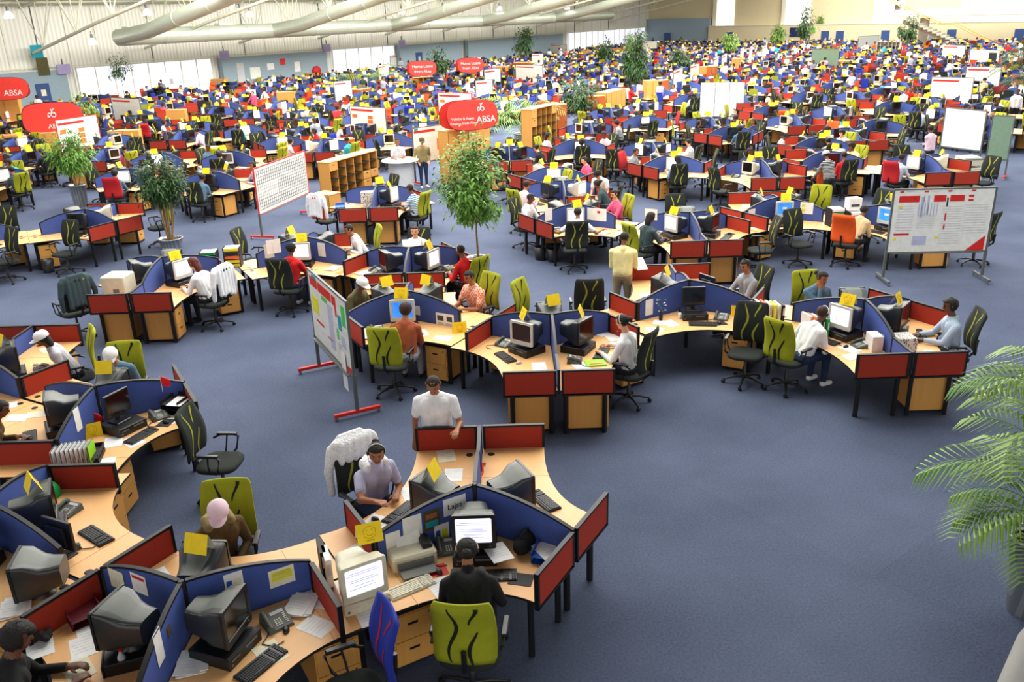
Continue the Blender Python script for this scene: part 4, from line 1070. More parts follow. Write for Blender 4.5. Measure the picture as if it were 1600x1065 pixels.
def station(hx, hy, phi, La, Lb, where, spec, lod):
    K = K1 if lod else K0
    rot = rad(phi + 90); c, s = cos(rot), sin(rot)
    def wld(x, y, z=0): return (hx + c * x - s * y, hy + s * x + c * y, z)
    place(desk(La, Lb, lod), (hx, hy, 0), rot, words('beech corner desk, ' + where if not where.startswith('desk') else 'beech corner ' + where), 'beech corner desks')
    rg = random.Random(spec.get('seed', int(hx * 100) ^ int(hy * 37) ^ int(phi)))
    # pedestal
    pd = spec.get('ped', 'a' if phi in (150, 330) else ('b' if phi in (30, 210) else rg.choice('ab')))
    if pd:
        for w_ in pd:
            L = La if w_ == 'a' else Lb; u = Vector((cos(rad(-150 if w_ == 'a' else -30)), -.5, 0)); n = Vector((.5 if w_ == 'a' else -.5, -.866, 0))
            p = u * (L - (.36 if L > 1.3 else .33)) + n * .42
            put(K, 'ped', wld(p.x, p.y), rot + math.atan2(n.y, n.x) + pi / 2, where, 'under the')
    z = ZD
    mon = spec.get('mon', 'crt')
    mx, my, mr = spec.get('mpos', (0, -.44, 0))
    if mon:
        cs = 'bcase' if mon.startswith('beige') else 'case'
        if mon.startswith('lcd') and spec.get('nocase'): pass
        else:
            put(K, cs, wld(mx, my, z), rot + rad(mr), where); z += .112
        put(K, mon, wld(mx, my + .02, z), rot + rad(mr + spec.get('mrot', rg.uniform(-10, 10))), where)
        if spec.get('sign', True):
            put(K, 'sign', wld(mx + rg.uniform(-.06, .06), my + .0, z + (.419 if not mon.startswith('lcd') else .412)) if not mon.startswith('lcd') else wld(.38, -.6, ZD), rot + rad(rg.uniform(-25, 25)), where)
    if spec.get('kb', True): put(K, 'bkb' if mon and mon.startswith('beige') else 'kb', wld(mx + rg.uniform(-.05, .08), my - .41, ZD + .003), rot + rad(mr + rg.uniform(-14, 14)), where)
    if spec.get('mouse', lod == 0):
        if rg.random() < .6: put(K, 'pad', wld(mx + .36, my - .38, ZD + .001), rot + rad(rg.uniform(-20, 20)), where); put(K, 'mouse', wld(mx + .36, my - .38, ZD + .006), rot, where)
        else: put(K, rg.choice(('mouse', 'wmouse')), wld(mx + .34, my - .36, ZD + .001), rot, where)
    if spec.get('phone', rg.random() < .8):
        sx = spec.get('phx', rg.choice((-1, 1))); put(K, 'phone', wld(mx + sx * .44, my - .16 + .0, ZD + .001), rot + rad(-sx * 22), where)
    npap = spec.get('papers', rg.randint(1, 3) if lod == 0 else rg.randint(1, 2)); lim = []
    for i in range(npap):
        w_ = rg.choice('ab'); L = La if w_ == 'a' else Lb; u = Vector((cos(rad(-150 if w_ == 'a' else -30)), -.5, 0)); n = Vector((.5 if w_ == 'a' else -.5, -.866, 0))
        p = u * rg.uniform(.72, L - .22) + n * rg.uniform(.24, .56)
        if any((p - q).length < .2 for q in lim): continue
        lim.append(p)
        put(K, rg.choice(('paper', 'paper', 'cream', 'stack')), wld(p.x, p.y, ZD + .001), rg.uniform(0, 6), where)
    ch = spec.get('chair', 'black'); P = spec.get('person')
    if ch:
        dx, dy, dr = spec.get('cpos', (rg.uniform(-.08, .08), -1.36 if P else -1.55 - rg.uniform(0, .2), rg.uniform(-12, 12) if P else rg.uniform(-70, 70)))
        put(K, 'ch_' + ch, wld(dx, dy), rot + rad(dr), where, 'at the').scale = (1.08, 1.08, 1.08); CHAIR_SPOTS.append((wld(dx, dy), rot + rad(dr)))
        if spec.get('jacket'):
            jl, jm = spec['jacket']; place(jacket_kit(jl.split(' ')[-1] if ' ' not in jl else 'hanging_jacket', jm, seed=int(phi)), wld(dx, dy), rot + rad(dr), words('%s on the chair at the %s' % (jl, where)), 'jackets hung on chair backs', 1.08)
    if P:
        dx, dy, dr = spec.get('cpos', (0, -1.36, 0)) if 'cpos' in spec else (dx, dy, dr)
        px_, py_, pr_ = spec.get('ppos', (dx, dy + .03, dr))
        if isinstance(P, dict):
            d = dict(P); lb = d.pop('label'); figure(lb, wld(px_, py_), rot + rad(pr_), **d)
        else:
            place(P[0], wld(px_, py_, 0), rot + rad(pr_), P[1], 'people at work in the hall', 1.04)
    return wld
# id: x, y, type, arms {n: (type, reds)}
HUBS = []
def arms_of(t, conf):
    out = []
    for k in range(3):
        ty, reds = conf.get(k, ('ext', (-1, 1)) if k == 0 else ('link', (-1,) if k == 1 else (1,)))
        out.append((ty, reds))
    return out
LEN = dict(link=L_LNK, ext=L_EXT, end=L_ARM)
def cluster(x, y, t, conf, stations, where, lod=0, plabel=None):
    ar = arms_of(t, conf); base = 90 if t == 'U' else 270
    offs = (0, 120, -120)
    partition((x, y), rad(base), [(offs[k], ar[k][0], ar[k][1]) for k in range(3)], words(plabel or ('blue and red screens, ' + (where[0] if isinstance(where, (list, tuple)) else where))), lod)
    for s_, (ka, kb, ph) in enumerate(((1, 2, base + 180), (0, 1, base + 60), (2, 0, base - 60))):
        sp = stations.get(s_) if isinstance(stations, dict) else stations(s_)
        if sp is None: continue
        station(x, y, ph % 360, LEN[ar[ka][0]], LEN[ar[kb][0]], where[s_] if isinstance(where, (list, tuple)) else where, sp, lod)
    HUBS.append((x, y, t, ar))

# near islands -----------------------------------------------------
P_ = dict
_bx, _by = at(528, 1035, .85); _dx, _dy = _bx + 2.86, _by - 6.07; BLUEPOS = (cos(rad(60)) * _dx + sin(rad(60)) * _dy + .05, -sin(rad(60)) * _dx + cos(rad(60)) * _dy - .06, 55)
lb = lambda s_: s_
# A: the island in front
cluster(-.42, 7.52, 'U', {0: ('ext', (-1, 1)), 1: ('link', (-1,)), 2: ('end', (-1, 1))}, {
    0: P_(mon='crt_on', sign=False, mrot=0, chair='lime', cpos=(-.02, -1.50, -6), phone=False, papers=0, seed=3, kb=False, mouse=False, ped='a',
          person=P_(label='woman in a black hooded jacket with a white hair band, seen from behind', top='black', hood=True, hair='bun', skin='skin_mid', pose='type_', lean=14, nod=14, voxel=.008, headset='white', turn=-6), ppos=(-.02, -1.36, -4)),
    1: P_(mon='crt', sign=True, mrot=6, mpos=(.06, -.46, -8), chair='black', cpos=(-.12, -1.46, -20), phone=False, papers=1, seed=5, mouse=False, jacket=('white fluffy jacket', 'fur_white'),
          person=P_(label='woman reaching over the desk, white fluffy jacket round her shoulders', top='lavender', sleeve=.5, hair='bun', skin='skin_mid', pose='reach', lean=14, nod=16, head_turn=30, voxel=.008, fur='fur_white', hood=True, headset='white', legs='jeans')),
    2: P_(mon='crt', sign=False, mrot=-6, chair=None, phone=False, papers=0, seed=6, ped='b')},
    ['desk of the woman in the black hooded jacket', 'desk of the woman reaching across', 'empty-seated desk beyond the nearest blue screen'])
# B: bottom left island
cluster(-2.86, 6.07, 'D', {0: ('link', (-1,)), 1: ('link', (-1,)), 2: ('link', (-1, 1))}, {
    0: P_(mon='crt', sign=True, mrot=-4, chair='lime', cpos=(.10, -1.34, 6), phone=False, papers=1, seed=8, ped='a',
          person=P_(label='person in a pink cap and a dark brown jacket with a furry hood', top='brown', cap='palepink', hair='short', skin='skin_mid', pose='lap', hood=True, fur='cloth_khaki', lean=20, nod=24, head_turn=30, voxel=.009), ppos=(.16, -1.28, 40)),
    1: P_(mon='crt', sign=False, mrot=10, mpos=(-.02, -.44, 8), chair='blue', cpos=BLUEPOS, phone=True, phx=1, papers=1, seed=9, ped='b', mouse=False),
    2: P_(mon='crt', sign=False, mrot=-36, mpos=(.04, -.48, -10), chair='black', cpos=(.1, -1.5, 0), phone=False, papers=1, seed=11, kb=False,
          person=P_(label='dark haired person cut off by the lower left corner', top='black', hair='afro', pose='type_', lean=10, nod=14, voxel=.010), ppos=(.1, -1.36, 0))},
    ['desk of the person in the pink cap', 'desk in the lower left with the blue chair', 'desk with the burgundy and blue letter trays'])
# X
cluster(-5.30, 7.49, 'U', {0: ('link', (-1,)), 1: ('link', ()), 2: ('link', ())}, {
    2: P_(mon='crt', sign=True, mpos=(-.04, -.42, -4), chair=None, phone=True, phx=-1, papers=0, seed=12, kb=False, ped='b', mouse=False),
    0: P_(mon='crt', sign=False, mrot=12, chair='black', papers=2, seed=13, ped='b')},
    ['desk at the left edge below the blue screen', '', 'desk with the green bowl and two screens'])
# G2
cluster(-5.48, 10.31, 'D', {0: ('link', (-1,)), 1: ('end', (-1, 1)), 2: ('link', ())}, {
    0: P_(mon='crt', sign=True, chair='lime', papers=0, seed=14, phone=False, cpos=(.25, -1.30, 8), mrot=-8,
          person=P_(label='person in a white cap and denim jacket looking down', top='denim', cap='white', hair='short', pose='lap', lean=16, nod=26, skin='skin_mid', headset=False, voxel=.009)),
    1: P_(mon='lcd', sign=False, mrot=6, chair='black', cpos=(.20, -1.95, 205), phone=True, phx=1, papers=3, seed=15, ped='a', mouse=True),
    2: P_(mon='crt_on', sign=False, mrot=-4, chair='black', papers=2, seed=16, phone=False,
          person=P_(label='dark haired person in brown cut off by the left edge', top='brown', hair='short', pose='write', lean=20, nod=20, voxel=.011))},
    ['desk of the person in the white cap and denim jacket', 'desk with the row of standing files', 'desk left of the row of standing files'])
cluster(-7.93, 11.72, 'U', {0: ('ext', (-1, 1)), 2: ('link', (1,)), 1: ('link', ())}, {
    2: P_(mon='crt', sign=True, chair='lime', papers=1, seed=17, phone=True, phx=-1, cpos=(.1, -1.3, 0),
          person=P_(label='woman in a white cap and pale jumper leaning on her elbow', top='lightgrey', cap='white', hair='long', pose='chin', lean=26, nod=18, voxel=.009)),
    0: P_(mon='crt_on', sign=True, chair='black', papers=2, seed=18)},
    ['desk at the left edge with the lit screen', '', 'desk of the woman leaning on her elbow'])
# F
cluster(-1.80, 14.06, 'U', {0: ('link', (1,)), 1: ('end', (1,)), 2: ('link', ())}, {
    0: P_(mon='crtw_blue', sign=True, mrot=0, chair='lime', cpos=(-.10, -1.50, -12), phone=True, phx=-1, papers=2, seed=21, kb=False, ped='b',
          person=P_(label='woman in a rust coloured wrap seen from behind', top='rust', hair='bob', haircol='hair_brown', pose='write', lean=16, nod=18, skin='skin_mid', voxel=.009, legs='grey'), ppos=(.10, -1.32, -6)),
    1: P_(mon='crt', sign=True, chair=None, papers=1, seed=22, phone=False,
          person=P_(label='person in a white cap and dark olive top', top='olive', cap='white', hair='short', pose='type_', lean=22, nod=24, voxel=.010), cpos=(0, -1.25, 0)),
    2: P_(mon='crt', sign=True, chair='lime', papers=1, seed=23, phone=False,
          person=P_(label='man in an orange and white checked shirt', top='cloth_plaid', sleeve=.5, hair='short', pose='type_', lean=10, nod=14, skin='skin_mid', voxel=.009, build=1.08))},
    ['desk of the woman in the rust coloured wrap', 'desk of the person in the white cap and olive top', 'desk of the man in the checked shirt'])
# C
cluster(.63, 12.57, 'D', {0: ('ext', (-1, 1)), 1: ('link', (-1,)), 2: ('link', (-1, 1))}, {
    0: P_(mon='crt', sign=True, chair='lime', papers=1, seed=24, phone=False, cpos=(.2, -1.7, 60)),
    1: P_(mon='crt', sign=True, mrot=-8, chair='black', papers=3, seed=25, phone=True, phx=-1, cpos=(.0, -1.30, -4), ped='ab',
          person=P_(label='woman in a white blouse with a headset, black hair tied back', top='white', hair='bun', pose='mouse', lean=6, nod=16, skin='skin_light', headset='white', voxel=.009)),
    2: P_(mon='crtw', sign=True, mrot=12, mpos=(.0, -.46, 10), chair=None, papers=1, seed=26, phone=True, phx=-1, ped='b')},
    ['desk behind the brown-screened monitor', 'desk of the woman in the white blouse', 'vacant desk with the brown-screened monitor'])
# D
cluster(3.08, 14.14, 'U', {0: ('ext', (-1, 1)), 1: ('link', (-1,)), 2: ('link', (-1, 1))}, {
    0: P_(mon='lcd', sign=False, mrot=0, chair='black', cpos=(.60, -1.62, 155), phone=True, phx=1, papers=2, seed=27, ped='b'),
    1: P_(mon='crt', sign=True, chair='black', cpos=(.35, -1.75, 120), papers=1, seed=28, phone=False),
    2: P_(mon='lcd', sign=False, chair='black', papers=0, seed=29, phone=False,
          person=P_(label='man in a pale grey jumper turned sideways', top='grey', hair='short', pose='type_', lean=4, nod=16, head_turn=-10, skin='skin_mid', headset=True, voxel=.010))},
    ['desk with the thin black screen and flower vase', 'desk of the standing man in pale yellow', 'desk of the man in the pale grey jumper'])
# E
cluster(5.60, 12.80, 'D', {0: ('ext', (-1, 1)), 1: ('end', (-1, 1)), 2: ('link', ())}, {
    0: P_(mon='crt', sign=False, chair='lime', papers=0, seed=31, phone=False, cpos=(.35, -1.32, 10),
          person=P_(label='woman in a denim jacket resting her chin on her hand', top='denim', hair='bun', pose='chin', lean=14, nod=16, head_turn=-20, skin='skin_mid', voxel=.009)),
    1: P_(mon='crt', sign=True, mrot=-10, chair='black', papers=2, seed=32, phone=False, cpos=(.05, -1.28, 20),
          person=P_(label='woman with a headset and pale blue shirt', top='lightblue', hair='bob', pose='type_', lean=4, nod=10, headset='white', voxel=.009, bag=None)),
    2: P_(mon='crtw_on', sign=True, mrot=2, chair='lime', papers=2, seed=33, phone=True, phx=1, cpos=(-.18, -1.45, 8), ped='',
          person=P_(label='person in white with a brown and white headband bending over the desk', top='white', hair='short', haircol='hair_brown', pose='write', lean=30, nod=30, headset='white', voxel=.009, legs='jeans'), ppos=(-.05, -1.30, 0))},
    ['desk of the woman resting her chin on her hand', 'desk of the woman in the pale blue shirt', 'desk of the person in white with the headband'])
# H
cluster(-2.02, 16.92, 'D', {0: ('link', (1, -1)), 1: ('end', (-1, 1)), 2: ('link', (1,))}, {
    0: P_(mon='beige', sign=False, chair='black', papers=0, seed=34, phone=False,
          person=P_(label='person whose face shows above a grey monitor back', top='white', hair='shaved', pose='type_', skin='skin_light', nod=6, voxel=.012)),
    1: P_(mon='crtw_on', sign=True, chair='lime', papers=1, seed=35, phone=True, phx=1, person=P_(label='man in a red shirt with a thin headset', top='red', hair='shaved', pose='mouse', headset='white', lean=12, nod=20, voxel=.010)),
    2: P_(mon='crt', sign=False, chair=None, papers=2, seed=36, phone=True)},
    ['desk hidden behind a grey monitor back', 'desk of the man in the red shirt', 'desk with the small red flags'])
# G
cluster(-4.38, 18.12, 'U', {0: ('end', (-1, 1)), 1: ('link', ()), 2: ('link', ())}, {
    0: P_(mon='crtw_on', sign=True, mrot=0, chair='black', cpos=(-.12, -1.42, -14), papers=1, seed=37, ped='b', phone=False,
          person=P_(label='person in a red tracksuit top and black cap', top='red', cap='black', hair='short', pose='type_', lean=6, nod=10, legs='jeans', voxel=.010), ppos=(-.05, -1.3, -14)),
    1: P_(mon='crt', sign=True, chair='black', papers=0, seed=38, phone=False), 
    2: P_(mon='crt', sign=False, chair='lime', papers=1, seed=39, phone=False, person=P_(label='man in a white long-sleeved shirt leaning forward over papers', top='white', hair='short', pose='write', lean=26, nod=14, skin='skin_mid', voxel=.010))},
    ['desk of the person in the red tracksuit top', 'desk behind the red tracksuit, beside the black hat', 'desk of the man leaning over papers'])
# I
cluster(-6.99, 16.78, 'D', {0: ('ext', (-1, 1)), 1: ('link', (-1,)), 2: ('end', ())}, {
    0: P_(mon='crt', sign=False, chair=None, papers=0, seed=40, phone=False),
    1: P_(mon='crtw_on', sign=True, chair='black', papers=1, seed=41, phone=False, kb=True, ped='ab', jacket=('white jacket', 'cloth_white'), cpos=(-.1, -1.42, 10),
          person=P_(label='woman with dark red hair in a white top', top='white', hair='long', haircol='hair_red', pose='type_', lean=14, nod=20, skin='skin_light', voxel=.010), ppos=(-.1, -1.27, 10)),
    2: P_(mon='crt', sign=False, chair='black', cpos=(.25, -1.75, 110), jacket=('black jacket', 'cloth_slate'), papers=0, seed=42, phone=False)},
    ['desk at the back of the file tower island', 'desk of the woman with dark red hair', 'desk with the big beige printer box'])
# K
cluster(1.60, 20.60, 'U', {0: ('link', (-1,)), 1: ('end', (-1, 1)), 2: ('link', ())}, {
    0: P_(mon='crtw_on', sign=True, mrot=0, chair='black', papers=1, seed=43, ped=None, cpos=(-.1, -1.5, 6), phone=True, phx=-1,
          person=P_(label='man in a white shirt stretching both arms wide', top='white', sleeve=.5, hair='shaved', pose='spread', lean=10, nod=6, skin='skin_mid', voxel=.011), ppos=(0, -1.3, 0)),
    1: P_(mon='crt', sign=False, chair='black', papers=1, seed=44, phone=False, person=P_(label='man in white with a black jacket over his shoulder', top='white', hair='shaved', pose='type_', head_turn=-30, voxel=.012)),
    2: P_(mon='crt', sign=True, chair='lime', papers=1, seed=45, phone=False, person=P_(label='woman in a bright pink top with black hair', top='pink', hair='bun', pose='type_', skin='skin_light', lean=4, voxel=.012))},
    ['desk of the man stretching his arms', 'desk of the man in white with a black jacket', 'desk of the woman in the bright pink top'])
# L
cluster(4.17, 19.27, 'D', {0: ('ext', (-1, 1)), 1: ('link', (-1,)), 2: ('link', ())}, {
    0: P_(mon='crt', sign=False, chair='black', papers=1, seed=46),
    1: P_(mon='crt', sign=True, chair='black', cpos=(.1, -1.6, 30), papers=1, seed=47, phone=True),
    2: P_(mon='crtw_on', sign=True, chair='lime', papers=1, seed=48, cpos=(.0, -1.45, 0), person=P_(label='woman with long black hair seen behind a lime chair', top='slate', hair='long', pose='type_', lean=8, voxel=.012), ppos=(.0, -1.28, 0))},
    ['desk behind the white paper tent on the monitor', 'desk with the small flags by the red panel', 'desk of the woman with long black hair'])
# M
cluster(6.55, 20.60, 'U', {0: ('ext', (-1, 1)), 1: ('link', (-1, 1)), 2: ('link', ())}, {
    0: P_(mon='crtw_blue', sign=True, mrot=0, chair='black', cpos=(.05, -1.65, 200), papers=1, seed=49, ped='a', phone=True, phx=-1),
    1: P_(mon='crt', sign=True, chair=None, papers=1, seed=50, phone=False), 2: P_(mon='crt', sign=True, chair='lime', cpos=(.2, -1.7, 30), papers=1, seed=51, phone=False)},
    ['desk with the bright blue screen by the file towers', 'desk left of the bright blue screen', 'desk behind the file towers'])
# N
cluster(9.05, 19.35, 'D', {0: ('end', ()), 1: ('end', (-1, 1)), 2: ('link', ())}, {
    0: P_(mon='crt', sign=True, chair='black', papers=1, seed=52), 1: P_(mon='crt', sign=False, chair='black', papers=1, seed=53),
    2: P_(mon='crtw_blue', sign=False, chair='orange', cpos=(-.25, -1.5, 18), papers=2, seed=54, ped='a', phone=False,
          person=P_(label='man in a tan shirt bent over the desk before the file towers', top='tan', hair='short', pose='write', lean=28, nod=30, voxel=.011), ppos=(-.2, -1.32, 14))},
    ['desk behind the wide chart board', 'desk hidden by the wide chart board', 'desk of the man in the tan shirt'])
# P
cluster(-10.8, 21.8, 'U', {0: ('ext', (-1, 1)), 1: ('link', ()), 2: ('end', (-1, 1))}, {
    0: P_(mon='crt', sign=False, mrot=0, chair='black', cpos=(.1, -1.6, 160), papers=1, seed=55, ped='a', phone=False),
    1: P_(mon='crt', sign=False, chair=None, papers=1, seed=56), 2: P_(mon='beige', sign=False, chair='lime', papers=2, seed=57, phone=False)},
    ['dim empty desk left of the bushy dark plant', 'desk behind the empty desk by the bushy plant', 'desk with a beige monitor by the bushy plant'])
cluster(-13.25, 20.45, 'D', {0: ('ext', (-1, 1)), 1: ('link', ()), 2: ('link', ())}, {
    0: P_(mon='crt', sign=False, chair='black', papers=1, seed=58), 1: P_(mon='crt', sign=False, chair='black', papers=1, seed=59, cpos=(.0, -1.6, 90)), 2: P_(mon='beige', sign=False, chair=None, papers=1, seed=60)},
    ['rear desk at the left edge below the red sign', 'desk with a black bin at the left edge', 'desk cut by the left edge of the view'])
# J
cluster(-3.60, 23.60, 'D', {0: ('ext', (-1, 1)), 1: ('link', (-1,)), 2: ('end', ())}, {
    0: P_(mon='crt', sign=True, chair='black', papers=1, seed=61),
    1: P_(mon='crtw_on', sign=True, chair='lime', papers=1, seed=62, phone=True, person=P_(label='man in a blue and white striped shirt', top='cloth_bluestripe', hair='short', pose='type_', lean=8, nod=20, voxel=.012, sleeve=.5)),
    2: P_(mon=None, chair='orange', cpos=(.0, -1.5, 30), papers=2, seed=63, jacket=('white shawl', 'cloth_white'), kb=False)},
    ['desk in front of the tall pigeonhole shelf', 'desk of the man in the striped shirt', 'desk with blue trays by the orange chair'])

# ------------------------------------------------------------------ mid field islands, labelled by the nearest landmark
LM = [(at(817, 222), 'near the feathery palm by the low shelves'), (at(845, 236), 'near the many-holed shelf'), (at(250, 300), 'near the bushy dark plant'), (at(115, 310), 'near the left leafy bush'),
      (at(955, 195), 'near the tall tambour cupboards'), (at(990, 150), 'near the tall drooping dark plant'), (at(1125, 200), 'near the three-part grey screen'), (at(1510, 262), 'near the blank white board on the right'),
      (at(1480, 185), 'near the red-headed board on the right'), (at(1285, 130), 'near the wide green board'), (at(1385, 100), 'near the pale pigeonholes by the column'), (at(540, 330), 'near the open pigeonhole cupboard'),
      (at(440, 330), 'near the grid calendar board'), (at(350, 230), 'near the lone beech cupboard'), (at(725, 275), 'near the red oval sign on cupboards'), (at(655, 150), 'near the first loans sign'),
      (at(733, 145), 'near the second loans sign'), (at(575, 235), 'near the chart board behind the calendar'), (at(710, 205), 'near the red-framed chart board'), (at(195, 215), 'near the white board by the windows'),
      (at(100, 245), 'near the big red oval sign'), (at(570, 160), 'near the arching palm by the wall'), (at(905, 200), 'near the dark shrub beside the cupboards'), (at(1290, 270), 'near the woman in stripes'), (at(1412, 185), 'near the man with crossed arms'),
      (at(1050, 150), 'near the row of narrow boards'), (at(1060, 330), 'near the gangway in the middle'), (at(440, 150), 'near the long pale blue wall'), (at(330, 190), 'near the windowed wall on the left'), (at(820, 110), 'near the tall plant by the wall'),
      (at(1170, 110), 'near the far line of narrow boards'), (at(1200, 150), 'near the yellow-carded shelf'), (at(1560, 150), 'near the right-hand palm'), (at(880, 260), 'near the drawing table')]
def zone(x, y):
    return min(LM, key=lambda q: (q[0][0] - x) ** 2 + ((q[0][1] - y) * .8) ** 2)[1]
MEAS = "200,263U 160,232D 331,167D 385,195U 280,203D 248,238U 330,268U 242,187U 239,156U 443,212U 465,173D 465,199D 901,217U 793,229D 877,283D 920,192D 1017,223D 1045,242U 1002,180U 1108,183D 1138,197U 1006,160D 1200,165U 1325,200D 1306,167D 1290,236U 1188,250D 1390,158U 1258,143U 1338,143D 1445,242D 1468,160U"
hubs = []
for t in MEAS.split():
    x, y = at(*map(float, t[:-1].split(',')), 1.24)
    if all((x - a) ** 2 + (y - b) ** 2 > 2.45 ** 2 for a, b, _ in hubs): hubs.append((x, y, t[-1]))
near = [(h[0], h[1], h[2]) for h in HUBS]
BLK = []      # keep-outs: x, y, radius
for px_, py_, r_ in ((540, 322, 2.3), (440, 345, 2.0), (730, 282, 2.6), (652, 288, 1.2), (850, 230, 2.6), (817, 224, 1.2), (945, 190, 2.8), (1125, 205, 2.0), (1510, 262, 2.0), (1490, 290, 1.6), (330, 268, 1.3), (625, 300, 1.3), (955, 300, 1.0), (905, 200, 1.2), (660, 330, 1.0)):
    bx, by = at(px_, py_, 0); BLK.append((bx, by, r_))
def inside(x, y):
    p = Vector((x, y)); q = p - W0.xy if hasattr(W0, 'xy') else p - Vector((W0.x, W0.y))
    t = q.dot(Vector((WN.x, WN.y))); s_ = q.dot(Vector((WD.x, WD.y)))
    return t > 2.6 and s_ < S_BACK - 3.2
def segs(x, y, t, L0=1.72, L1=1.12):
    b = 90 if t == 'U' else 270
    return [(x, y, x + cos(rad(b + o)) * l, y + sin(rad(b + o)) * l) for o, l in ((0, L0), (120, L1), (-120, L1))]
def chairs_(x, y, t):
    b = 90 if t == 'U' else 270
    return [(x + cos(rad(b + o)) * 1.5, y + sin(rad(b + o)) * 1.5) for o in (180, 60, -60)]
def pd(px, py, s_):
    ax, ay, bx, by = s_; dx, dy = bx - ax, by - ay; t = max(0, min(1, ((px - ax) * dx + (py - ay) * dy) / (dx * dx + dy * dy))); return math.hypot(px - ax - dx * t, py - ay - dy * t)
def linked(a, b):
    d = math.hypot(a[0] - b[0], a[1] - b[1])
    if not 2.3 < d < 3.3 or a[2] == b[2]: return None
    base = 90 if a[2] == 'U' else 270; ang = math.degrees(math.atan2(b[1] - a[1], b[0] - a[0])) % 360
    for k, o in enumerate((0, 120, -120)):
        df = abs((ang - (base + o) + 180) % 360 - 180)
        if df < 16: return k
    return None
def ok(c, others):
    for o in others:
        d = math.hypot(c[0] - o[0], c[1] - o[1])
        if d > 5: continue
        if linked(c, o) is not None: continue
        if d < 2.2: return False
        for q in chairs_(*c):
            if any(pd(q[0], q[1], s_) < .55 for s_ in segs(*o)): return False
        for q in chairs_(*o):
            if any(pd(q[0], q[1], s_) < .55 for s_ in segs(*c)): return False
        for s1 in segs(*c):
            if any(pd(s1[2], s1[3], s2) < .75 for s2 in segs(*o)): return False
        for s1 in segs(*o):
            if any(pd(s1[2], s1[3], s2) < .75 for s2 in segs(*c)): return False
    return True
allh = near + []
for h in sorted(hubs, key=lambda q: q[1]):
    if all((h[0] - a) ** 2 + (h[1] - b) ** 2 > 2.3 ** 2 for a, b, _ in allh): allh.append(h)
frg = random.Random(11); cand = []
for k in range(-1, 14):
    y0 = 24.6 + k * 8.35
    for j in range(-16, 34):
        xb = j * 4.9 + frg.uniform(-.05, .05) + (k % 2) * 1.3
        for dx, dy, t in ((0, 0, 'D'), (2.45, 1.42, 'U'), (2.45, 4.26, 'D'), (0, 5.68, 'U')):
            cand.append((xb + dx, y0 + dy, t))
for c in cand:
    x, y, t = c
    if y < 25 or not inside(x, y): continue
    if (x - 30) > 0 and y < 34 and x > 22: continue
    p = px_of(x, y, .8)
    if not (-60 < p[0] < 1660 and -40 < p[1]): continue
    if any(math.hypot(x - a, y - b) < r_ + 1.2 for a, b, r_ in BLK): continue
    done = False
    for jx, jy in ((0, 0), (.5, .3), (-.5, -.3), (1.0, 0), (-1.0, 0), (0, 1.0), (0, -1.0), (1.5, .6), (-1.5, -.6)):
        q = (x + jx, y + jy, t)
        if ok(q, allh): allh.append(q); done = True; break
mids = sorted(allh[len(near):], key=lambda q: q[0] ** 2 + q[1] ** 2)
N_IND = 96 - len(near)
TOPS = ['white', 'black', 'lightblue', 'red', 'grey', 'navy', 'palepink', 'white', 'cream', 'lavender', 'white', 'black', 'olive', 'slate', 'denim', 'brown', 'lightgrey', 'teal', 'pink']
SK = ['skin_dark', 'skin_mid', 'skin_dark', 'skin_mid', 'skin_light']
base_people = []
for i, (po, ha, le, nd_, ht) in enumerate((('type_', 'short', 12, 16, 0), ('write', 'bun', 22, 26, 10), ('mouse', 'long', 6, 10, -25), ('chin', 'afro', 14, 12, 30), ('lap', 'shaved', 4, 18, 15), ('type_', 'bob', 8, 12, -10))):
    base_people.append((ha, figure('', (0, 0), 0, pose=po, hair=ha, lean=le, nod=nd_, head_turn=ht, voxel=.020, fingers=False, proto_only=True, scale=1.04)))
PK = {}
def mid_person(rg, where):
    i = rg.randrange(len(base_people)); t = rg.choice(TOPS); sk = rg.choice(SK); ha, B = base_people[i]
    if (i, t, sk) not in PK: PK[i, t, sk] = recolour(B, t, sk)
    ht = dict(short='short hair', bun='hair tied back', long='long hair', afro='full hair', shaved='shaved head', bob='bobbed hair')[ha]
    return (PK[i, t, sk], words('seated person in %s with %s, %s' % ({'lightblue': 'pale blue'}.get(t, t), ht, where)))
def mid_spec(rg, where):
    r = rg.random()
    mon = 'crt' if r < .38 else 'crt_on' if r < .5 else 'crtw' if r < .6 else 'crtw_on' if r < .76 else 'beige' if r < .90 else 'beige_on'
    r = rg.random(); ch = 'black' if r < .60 else 'lime' if r < .88 else 'orange' if r < .93 else 'blue' if r < .97 else 'red'
    sp = dict(mon=mon, chair=ch, sign=rg.random() < .62, papers=rg.randint(1, 2), phone=rg.random() < .6, seed=rg.randrange(10 ** 6), mouse=False, kb=rg.random() < .8)
    if rg.random() < .55: sp['person'] = mid_person(rg, where)
    return sp
def conf_of(h, others):
    cf = {}; rg = random.Random(int(h[0] * 91) ^ int(h[1] * 53))
    lk = {}
    for o in others:
        if o is not h and abs(o[0] - h[0]) < 4 and abs(o[1] - h[1]) < 4:
            k = linked(h, o)
            if k is not None: lk[k] = 1
    for k in range(3):
        if k in lk: cf[k] = ('link', ((-1,) if k == 1 else (1,)) if k else ((1,) if h[2] == 'U' else (1,)))
        else: cf[k] = ('ext', (-1, 1)) if k == 0 else ('end', (-1, 1) if rg.random() < .6 else ())
    return cf
for i, h in enumerate(mids[:N_IND]):
    z_ = zone(h[0], h[1]); rg = random.Random(i * 17 + 5)
    cluster(h[0], h[1], h[2], conf_of(h, allh), lambda s_: mid_spec(rg, z_), z_, 1, 'blue and red desk screens ' + z_)

